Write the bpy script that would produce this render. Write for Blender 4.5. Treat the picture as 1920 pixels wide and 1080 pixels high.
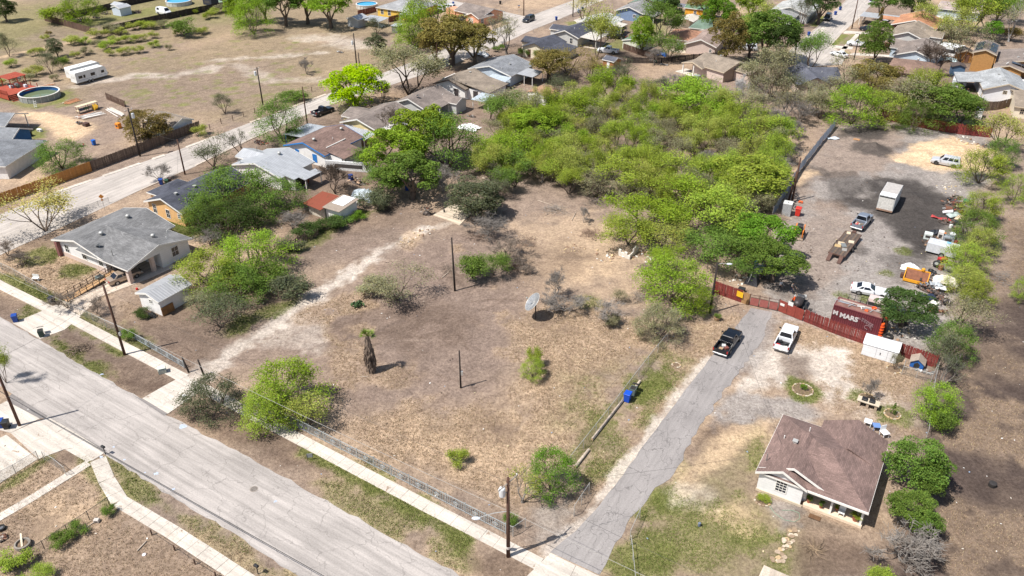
import bpy,math,random
import numpy as np
from mathutils import Vector,Matrix
for o in list(bpy.data.objects):
 bpy.data.objects.remove(o)
SC=bpy.context.scene
COL=SC.collection
RN=random.Random(11)
rad=math.radians
# --- camera, sky, sun, exposure
CAM_H,PITCH,FPX=60.0,rad(31.6),1518.0
cam_d=bpy.data.cameras.new('camera')
cam_d.sensor_width=36.0
cam_d.lens=36.0*FPX/1920.0
cam_d.clip_start=1.0
cam_d.clip_end=6000.0
cam=bpy.data.objects.new('camera',cam_d)
COL.objects.link(cam)
cam.location=(0,0,CAM_H)
cam.rotation_euler=(math.pi/2-PITCH,0,0)
SC.camera=cam
SUN_AZ,SUN_EL=rad(244.0),rad(58.5)
world=bpy.data.worlds.new('World')
SC.world=world
world.use_nodes=True
_nt=world.node_tree
_bg=_nt.nodes.get('Background')or _nt.nodes.new('ShaderNodeBackground')
_sky=_nt.nodes.new('ShaderNodeTexSky')
_sky.sky_type='NISHITA'
_sky.sun_disc=False
_sky.sun_elevation=SUN_EL
_sky.sun_rotation=SUN_AZ
_sky.dust_density=1.5
_nt.links.new(_sky.outputs[0],_bg.inputs[0])
_bg.inputs[1].default_value=0.095
sun_d=bpy.data.lights.new('sun','SUN')
sun_d.energy=4.9
sun_d.angle=rad(0.55)
sun_d.color=(1.0,0.965,0.92)
sun=bpy.data.objects.new('sun',sun_d)
COL.objects.link(sun)
_dir=Vector((-math.sin(SUN_AZ)*math.cos(SUN_EL),-math.cos(SUN_AZ)*math.cos(SUN_EL),-math.sin(SUN_EL)))
sun.rotation_euler=_dir.to_track_quat('-Z','Y').to_euler()
SC.view_settings.view_transform='Standard'
SC.view_settings.look='None'
SC.view_settings.exposure=0.30
SC.view_settings.gamma=1.0
SC.cycles.max_bounces=4
SC.cycles.diffuse_bounces=2
SC.cycles.glossy_bounces=2
SC.cycles.transmission_bounces=2
SC.cycles.transparent_max_bounces=8
# --- survey helpers
def G(px,py,z=0.0):
 """survey point of the photograph -> world position at height z"""
 u=(px-960)/FPX
 v=(py-540)/FPX
 d=(u,math.cos(PITCH)-v*math.sin(PITCH),-math.sin(PITCH)-v*math.cos(PITCH))
 t=(z-CAM_H)/d[2]
 return Vector((d[0]*t,d[1]*t,z))
def PX(x,y):
 dep=y*math.cos(PITCH)+CAM_H*math.sin(PITCH)
 up=y*math.sin(PITCH)-CAM_H*math.cos(PITCH)
 return 960+FPX*x/dep,540-FPX*up/dep
def scale_at(py):
 return math.cos(PITCH)*(py+394)/CAM_H
GRID=rad(-31.0)
def heading(deg):
 return rad(90.0-deg)
 # --- scene helpers
def tag(o,label=None,cat=None,group=None,kind=None):
 if label:o['label']=label
 if cat:o['category']=cat
 if group:o['group']=group
 if kind:o['kind']=kind
 return o
def thing(name,label,cat,loc=(0,0,0),rotz=0.0,group=None):
 o=bpy.data.objects.new(name,None)
 COL.objects.link(o)
 o.empty_display_size=0.3
 o.location=loc
 o.rotation_euler=(0,0,rotz)
 return tag(o,label,cat,group)
def put(name,me,parent=None,loc=None,rot=None,scale=None,color=None):
 o=bpy.data.objects.new(name,me)
 COL.objects.link(o)
 if parent:o.parent=parent
 if loc is not None:o.location=loc
 if rot is not None:o.rotation_euler=rot
 if scale is not None:o.scale=scale
 if color is not None:o.color=color
 return o
def copy_tree(o,parent=None):
 c=o.copy()
 COL.objects.link(c)
 c.parent=parent
 for ch in list(o.children):
  copy_tree(ch,c)
 return c
class MB:
 """collects faces, builds one mesh"""
 def __init__(s):
  s.v=[];s.f=[]
 def add(s,vs,fs):
  n=len(s.v)
  s.v+=[tuple(p)for p in vs]
  s.f+=[tuple(i+n for i in f)for f in fs]
  return s
 def box(s,x0,x1,y0,y1,z0,z1):
  return s.add([(x0,y0,z0),(x1,y0,z0),(x1,y1,z0),(x0,y1,z0),(x0,y0,z1),(x1,y0,z1),(x1,y1,z1),(x0,y1,z1)],[(3,2,1,0),(4,5,6,7),(0,1,5,4),(1,2,6,5),(2,3,7,6),(3,0,4,7)])
 def cbox(s,c,d,rz=0.0,rx=0.0,ry=0.0):
  m=Matrix.Rotation(rz,3,'Z')@Matrix.Rotation(ry,3,'Y')@Matrix.Rotation(rx,3,'X')
  hx,hy,hz=d[0]/2,d[1]/2,d[2]/2
  vs=[Vector(c)+m@Vector(p)for p in[(-hx,-hy,-hz),(hx,-hy,-hz),(hx,hy,-hz),(-hx,hy,-hz),(-hx,-hy,hz),(hx,-hy,hz),(hx,hy,hz),(-hx,hy,hz)]]
  return s.add(vs,[(3,2,1,0),(4,5,6,7),(0,1,5,4),(1,2,6,5),(2,3,7,6),(3,0,4,7)])
 def bevbox(s,x0,x1,y0,y1,z0,z1,b=0.05):
  """box with chamfered top edges"""
  return s.add([(x0,y0,z0),(x1,y0,z0),(x1,y1,z0),(x0,y1,z0),(x0,y0,z1-b),(x1,y0,z1-b),(x1,y1,z1-b),(x0,y1,z1-b),(x0+b,y0+b,z1),(x1-b,y0+b,z1),(x1-b,y1-b,z1),(x0+b,y1-b,z1)],[(3,2,1,0),(0,1,5,4),(1,2,6,5),(2,3,7,6),(3,0,4,7),(4,5,9,8),(5,6,10,9),(6,7,11,10),(7,4,8,11),(8,9,10,11)])
 def prism(s,pts,z0,z1):
  n=len(pts)
  vs=[(p[0],p[1],z0)for p in pts]+[(p[0],p[1],z1)for p in pts]
  return s.add(vs,[tuple(range(n-1,-1,-1)),tuple(range(n,2*n))]+[(i,(i+1)%n,(i+1)%n+n,i+n)for i in range(n)])
 def slab(s,pts,t):
  """polygon in space given a vertical thickness t below it"""
  n=len(pts)
  vs=[tuple(p)for p in pts]+[(p[0],p[1],p[2]-t)for p in pts]
  return s.add(vs,[tuple(range(n)),tuple(range(2*n-1,n-1,-1))]+[(i,i+n,(i+1)%n+n,(i+1)%n)for i in range(n)])
 def tube(s,pts,rr,n=6,cap=True):
  pts=[Vector(p)for p in pts]
  if not isinstance(rr,(list,tuple)):rr=[rr]*len(pts)
  base=len(s.v)
  for i,p in enumerate(pts):
   d=(pts[min(i+1,len(pts)-1)]-pts[max(i-1,0)])
   if d.length<1e-6:d=Vector((0,0,1))
   d.normalize()
   a=d.cross(Vector((0,0,1))if abs(d.z)<0.9 else Vector((1,0,0))).normalized()
   b=d.cross(a)
   for k in range(n):
    t=2*math.pi*k/n
    s.v.append(tuple(p+(a*math.cos(t)+b*math.sin(t))*rr[i]))
  for i in range(len(pts)-1):
   for k in range(n):
    s.f.append((base+i*n+k,base+i*n+(k+1)%n,base+(i+1)*n+(k+1)%n,base+(i+1)*n+k))
  if cap:
   s.f.append(tuple(base+k for k in range(n-1,-1,-1)))
   s.f.append(tuple(base+(len(pts)-1)*n+k for k in range(n)))
  return s
 def lathe(s,prof,n=14,c=(0,0,0),cap=True):
  base=len(s.v)
  for r,z in prof:
   for k in range(n):
    t=2*math.pi*k/n
    s.v.append((c[0]+r*math.cos(t),c[1]+r*math.sin(t),c[2]+z))
  for i in range(len(prof)-1):
   for k in range(n):
    s.f.append((base+i*n+k,base+i*n+(k+1)%n,base+(i+1)*n+(k+1)%n,base+(i+1)*n+k))
  if cap:
   s.f.append(tuple(base+k for k in range(n-1,-1,-1)))
   s.f.append(tuple(base+(len(prof)-1)*n+k for k in range(n)))
  return s
 def blob(s,c,r,seed=0,jit=0.25,n=8,m=5):
  q=random.Random(seed)
  base=len(s.v)
  for i in range(m+1):
   ph=math.pi*i/m
   for k in range(n):
    t=2*math.pi*k/n
    j=1+q.uniform(-jit,jit)
    s.v.append((c[0]+r[0]*math.sin(ph)*math.cos(t)*j,c[1]+r[1]*math.sin(ph)*math.sin(t)*j,c[2]+r[2]*math.cos(ph)*(1+q.uniform(-jit,jit)*.5)))
  for i in range(m):
   for k in range(n):
    s.f.append((base+(i+1)*n+k,base+(i+1)*n+(k+1)%n,base+i*n+(k+1)%n,base+i*n+k))
  return s
 def mesh(s,name,mat=None,smooth=False,uv=None):
  me=bpy.data.meshes.new(name)
  me.from_pydata(s.v,[],s.f)
  if mat:me.materials.append(mat)
  if smooth:
   me.polygons.foreach_set('use_smooth',[True]*len(me.polygons))
  if uv:
   l=me.uv_layers.new(name='UVMap')
   for p in me.polygons:
    nrm=p.normal
    u=Vector((0,0,1)).cross(nrm)
    u=Vector((1,0,0))if u.length<0.05 else u.normalized()
    w=nrm.cross(u)
    for li in p.loop_indices:
     co=me.vertices[me.loops[li].vertex_index].co
     l.data[li].uv=(co.dot(u),co.dot(w))
  me.update()
  return me
 def obj(s,name,mat,parent=None,smooth=False,uv=None,**kw):
  return put(name,s.mesh(name,mat,smooth,uv),parent,**kw)
  # --- materials
_mats={}
def lin(c):
 return tuple(((v/255.0)/12.92 if v/255.0<=0.04045 else((v/255.0+0.055)/1.055)**2.4)for v in c)
def newmat(name):
 m=bpy.data.materials.new(name)
 m.use_nodes=True
 return m,m.node_tree,m.node_tree.nodes.get('Principled BSDF')
def N(nt,typ,**kw):
 n=nt.nodes.new(typ)
 for k,v in kw.items():
  if k.startswith('i_'):
   n.inputs[int(k[2:])if k[2:].isdigit()else k[2:].replace('_',' ')].default_value=v
  else:
   setattr(n,k,v)
 return n
def mixc(nt,fac,a,b,blend='MIX'):
 m=nt.nodes.new('ShaderNodeMix')
 m.data_type='RGBA'
 m.blend_type=blend
 for inp,val in((0,fac),(6,a),(7,b)):
  if hasattr(val,'is_output')or isinstance(val,bpy.types.NodeSocket):
   nt.links.new(val,m.inputs[inp])
  else:
   m.inputs[inp].default_value=(val if inp==0 else(tuple(val)+(1,)if len(val)==3 else val))
 return m.outputs[2]
def ramp(nt,val,p0,p1):
 r=nt.nodes.new('ShaderNodeMapRange')
 r.interpolation_type='SMOOTHSTEP'
 nt.links.new(val,r.inputs[0])
 r.inputs[1].default_value=p0
 r.inputs[2].default_value=p1
 return r.outputs[0]
def pm(key,col,rough=0.75,var=0.12,scale=2.5,metal=0.0,bump=0.0,rnd=0.0,dirt=0.0,objcol=False):
 """plain painted / weathered surface with broken-up colour"""
 if key in _mats:return _mats[key]
 m,nt,b=newmat(key)
 c=lin(col)
 tc=N(nt,'ShaderNodeTexCoord')
 n1=N(nt,'ShaderNodeTexNoise',i_Scale=scale,i_Detail=5.0,i_Roughness=0.65)
 nt.links.new(tc.outputs['Object'],n1.inputs['Vector'])
 f=ramp(nt,n1.outputs[0],0.3,0.7)
 base=mixc(nt,f,tuple(v*(1-var)for v in c),tuple(min(1,v*(1+var))for v in c))
 oi=N(nt,'ShaderNodeObjectInfo')
 if rnd:
  mr=N(nt,'ShaderNodeMapRange')
  nt.links.new(oi.outputs['Random'],mr.inputs[0])
  mr.inputs[3].default_value=1-rnd
  mr.inputs[4].default_value=1+rnd
  hv=N(nt,'ShaderNodeHueSaturation')
  nt.links.new(mr.outputs[0],hv.inputs['Value'])
  nt.links.new(base,hv.inputs['Color'])
  base=hv.outputs[0]
 if objcol:
  base=mixc(nt,1.0,base,oi.outputs['Color'],'MULTIPLY')
 if dirt:
  n2=N(nt,'ShaderNodeTexNoise',i_Scale=scale*0.6,i_Detail=8.0,i_Roughness=0.75)
  nt.links.new(tc.outputs['Object'],n2.inputs['Vector'])
  base=mixc(nt,ramp(nt,n2.outputs[0],0.5,0.5+0.25/max(dirt,.1)),base,lin((112,92,74)))
 nt.links.new(base,b.inputs['Base Color'])
 b.inputs['Roughness'].default_value=rough
 b.inputs['Metallic'].default_value=metal
 if bump:
  bp=N(nt,'ShaderNodeBump',i_Strength=bump,i_Distance=0.05)
  nt.links.new(n1.outputs[0],bp.inputs['Height'])
  nt.links.new(bp.outputs[0],b.inputs['Normal'])
 _mats[key]=m
 return m
def paint(key,col,rough=0.3,coat=0.4,metal=0.0):
 if key in _mats:return _mats[key]
 m,nt,b=newmat(key)
 tc=N(nt,'ShaderNodeTexCoord')
 n1=N(nt,'ShaderNodeTexNoise',i_Scale=1.7,i_Detail=4.0)
 nt.links.new(tc.outputs['Object'],n1.inputs['Vector'])
 c=lin(col)
 nt.links.new(mixc(nt,n1.outputs[0],tuple(v*.9 for v in c),c),b.inputs['Base Color'])
 nt.links.new(mixc(nt,n1.outputs[0],(rough*.8,)*3,(min(1,rough*1.5),)*3),b.inputs['Roughness'])
 b.inputs['Metallic'].default_value=metal
 b.inputs['Coat Weight'].default_value=coat
 _mats[key]=m
 return m
def glass(key='window_glass',col=(38,44,52),rough=0.06):
 if key in _mats:return _mats[key]
 m,nt,b=newmat(key)
 b.inputs['Base Color'].default_value=lin(col)+(1,)
 b.inputs['Roughness'].default_value=rough
 b.inputs['Specular IOR Level'].default_value=0.7
 _mats[key]=m
 return m
def shingle(key,col,var=0.22):
 """asphalt shingles: tabs in courses of slightly different granules, laid along the slope through UV metres"""
 if key in _mats:return _mats[key]
 m,nt,b=newmat(key)
 c=lin(col)
 uv=N(nt,'ShaderNodeUVMap')
 br=N(nt,'ShaderNodeTexBrick',offset=0.37,i_Scale=1.0)
 br.inputs['Brick Width'].default_value=0.55
 br.inputs['Row Height'].default_value=0.16
 br.inputs['Mortar Size'].default_value=0.012
 br.inputs['Bias'].default_value=0.0
 br.inputs['Color1'].default_value=tuple(v*(1-var)for v in c)+(1,)
 br.inputs['Color2'].default_value=tuple(v*(1+var)for v in c)+(1,)
 br.inputs['Mortar'].default_value=tuple(v*0.62 for v in c)+(1,)
 nt.links.new(uv.outputs[0],br.inputs['Vector'])
 n1=N(nt,'ShaderNodeTexNoise',i_Scale=0.35,i_Detail=6.0,i_Roughness=0.6)
 nt.links.new(uv.outputs[0],n1.inputs['Vector'])
 n2=N(nt,'ShaderNodeTexNoise',i_Scale=9.0,i_Detail=3.0)
 nt.links.new(uv.outputs[0],n2.inputs['Vector'])
 a=mixc(nt,ramp(nt,n1.outputs[0],.35,.7),(0.74,)*3,(1.14,)*3)
 g=mixc(nt,ramp(nt,n2.outputs[0],.3,.7),(0.85,)*3,(1.12,)*3)
 nt.links.new(mixc(nt,1.0,mixc(nt,1.0,br.outputs[0],a,'MULTIPLY'),g,'MULTIPLY'),b.inputs['Base Color'])
 b.inputs['Roughness'].default_value=0.93
 bp=N(nt,'ShaderNodeBump',i_Strength=0.5,i_Distance=0.02)
 nt.links.new(br.outputs[0],bp.inputs['Height'])
 nt.links.new(bp.outputs[0],b.inputs['Normal'])
 _mats[key]=m
 return m
def seam_metal(key,col,pitch=0.25,rust=0.0,rough=0.5):
 """ribbed sheet metal through UV metres"""
 if key in _mats:return _mats[key]
 m,nt,b=newmat(key)
 c=lin(col)
 uv=N(nt,'ShaderNodeUVMap')
 w=N(nt,'ShaderNodeTexWave',wave_type='BANDS',bands_direction='X',i_Scale=0.314/pitch,i_Distortion=0.0)
 nt.links.new(uv.outputs[0],w.inputs['Vector'])
 n1=N(nt,'ShaderNodeTexNoise',i_Scale=0.8,i_Detail=7.0,i_Roughness=0.7)
 mp=N(nt,'ShaderNodeMapping')
 mp.inputs['Scale'].default_value=(1.6,0.5,1)
 nt.links.new(uv.outputs[0],mp.inputs[0])
 nt.links.new(mp.outputs[0],n1.inputs['Vector'])
 base=mixc(nt,ramp(nt,n1.outputs[0],.35,.68),tuple(v*.82 for v in c),tuple(min(1,v*1.08)for v in c))
 if rust:
  base=mixc(nt,ramp(nt,n1.outputs[0],0.62-rust*.3,.8-rust*.3),base,lin((120,70,48)))
 base=mixc(nt,ramp(nt,w.outputs[0],.02,.25),tuple(v*.7 for v in c),base)
 nt.links.new(base,b.inputs['Base Color'])
 b.inputs['Roughness'].default_value=rough
 b.inputs['Metallic'].default_value=0.15
 bp=N(nt,'ShaderNodeBump',i_Strength=0.6,i_Distance=0.03)
 nt.links.new(w.outputs[0],bp.inputs['Height'])
 nt.links.new(bp.outputs[0],b.inputs['Normal'])
 _mats[key]=m
 return m
def siding(key,col,pitch=0.16,dirt=0.3):
 """lap siding: horizontal boards by height"""
 if key in _mats:return _mats[key]
 m,nt,b=newmat(key)
 c=lin(col)
 tc=N(nt,'ShaderNodeTexCoord')
 w=N(nt,'ShaderNodeTexWave',wave_type='BANDS',bands_direction='Z',wave_profile='SAW',i_Scale=0.314/pitch/2)
 nt.links.new(tc.outputs['Object'],w.inputs['Vector'])
 n1=N(nt,'ShaderNodeTexNoise',i_Scale=1.3,i_Detail=6.0,i_Roughness=0.7)
 nt.links.new(tc.outputs['Object'],n1.inputs['Vector'])
 base=mixc(nt,ramp(nt,n1.outputs[0],.3,.7),tuple(v*.9 for v in c),c)
 base=mixc(nt,ramp(nt,n1.outputs[0],.66,.66+.3/max(dirt,.1)),base,lin((150,135,118)))
 base=mixc(nt,ramp(nt,w.outputs[0],.0,.12),tuple(v*.72 for v in c),base)
 nt.links.new(base,b.inputs['Base Color'])
 b.inputs['Roughness'].default_value=0.7
 bp=N(nt,'ShaderNodeBump',i_Strength=0.4,i_Distance=0.02)
 nt.links.new(w.outputs[0],bp.inputs['Height'])
 nt.links.new(bp.outputs[0],b.inputs['Normal'])
 _mats[key]=m
 return m
def wire_net(key='chain_link_wire',col=(150,152,150),cover=0.07):
 """chain-link netting: woven wire with open diamonds between"""
 if key in _mats:return _mats[key]
 m,nt,b=newmat(key)
 b.inputs['Base Color'].default_value=lin(col)+(1,)
 b.inputs['Metallic'].default_value=0.4
 b.inputs['Roughness'].default_value=0.5
 uv=N(nt,'ShaderNodeUVMap')
 vals=[]
 for s in(1,-1):
  mp=N(nt,'ShaderNodeMapping')
  mp.inputs['Rotation'].default_value=(0,0,s*math.pi/4)
  nt.links.new(uv.outputs[0],mp.inputs[0])
  w=N(nt,'ShaderNodeTexWave',i_Scale=0.314/0.09)
  nt.links.new(mp.outputs[0],w.inputs['Vector'])
  vals.append(ramp(nt,w.outputs[0],1-cover*.45,1-cover*.40))
 mx=N(nt,'ShaderNodeMath',operation='MAXIMUM')
 nt.links.new(vals[0],mx.inputs[0]);nt.links.new(vals[1],mx.inputs[1])
 nt.links.new(mx.outputs[0],b.inputs['Alpha'])
 _mats[key]=m
 return m
 # --- ground sheet with its soils
_tab=np.random.RandomState(5).rand(8,256,256)
def vnoise(x,y,s,k=0):
 x=x/s+31.7*k;y=y/s+17.3*k
 xi=np.floor(x).astype(int);yi=np.floor(y).astype(int)
 fx=x-xi;fy=y-yi
 fx=fx*fx*(3-2*fx);fy=fy*fy*(3-2*fy)
 t=_tab[k%8]
 a=t[xi%256,yi%256];b=t[(xi+1)%256,yi%256]
 c=t[xi%256,(yi+1)%256];d=t[(xi+1)%256,(yi+1)%256]
 return(a*(1-fx)+b*fx)*(1-fy)+(c*(1-fx)+d*fx)*fy
def fbm(x,y,s,k=0,o=4,g=0.5):
 r=0;a=1;tot=0
 for i in range(o):
  r=r+a*vnoise(x,y,s/2**i,k+i);tot+=a;a*=g
 return r/tot
def axis(segs):
 out=[]
 for a,b,st in segs:
  n=max(1,int(round((b-a)/st)))
  out+=list(np.linspace(a,b,n,endpoint=False))
 return np.array(out+[segs[-1][1]])
GX=axis([(-2600,-600,400),(-600,-210,30),(-210,-70,.6),(-70,70,.3),(70,210,.6),(210,600,30),(600,2600,400)])
GY=axis([(-2200,-200,400),(-200,36,24),(36,118,.3),(118,200,.5),(200,300,.8),(300,420,6),(420,3200,300)])
XX,YY=np.meshgrid(GX,GY)
SOIL={'dirt':(150,133,120),'dry':(182,159,135),'green':(120,126,68),'pale':(208,198,187),'gray':(157,150,145),'olive':(147,132,108),'dark':(72,68,66),'sand':(214,187,155),'brown':(106,90,79),'mauve':(141,124,113),'field':(90,78,72)}
SOILL={k:np.array(lin(v))for k,v in SOIL.items()}
def segdist(x,y,a,b):
 dx,dy=b[0]-a[0],b[1]-a[1]
 t=np.clip(((x-a[0])*dx+(y-a[1])*dy)/(dx*dx+dy*dy+1e-9),0,1)
 return np.hypot(x-a[0]-t*dx,y-a[1]-t*dy)
def polysd(x,y,P):
 d=np.full(x.shape,1e9);ins=np.zeros(x.shape,bool)
 n=len(P)
 for i in range(n):
  a,b=P[i],P[(i+1)%n]
  d=np.minimum(d,segdist(x,y,a,b))
  c=(a[1]>y)!=(b[1]>y)
  with np.errstate(divide='ignore',invalid='ignore'):
   xi=(b[0]-a[0])*(y-a[1])/(b[1]-a[1]+1e-12)+a[0]
  ins^=c&(x<xi)
 return np.where(ins,d,-d)
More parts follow.
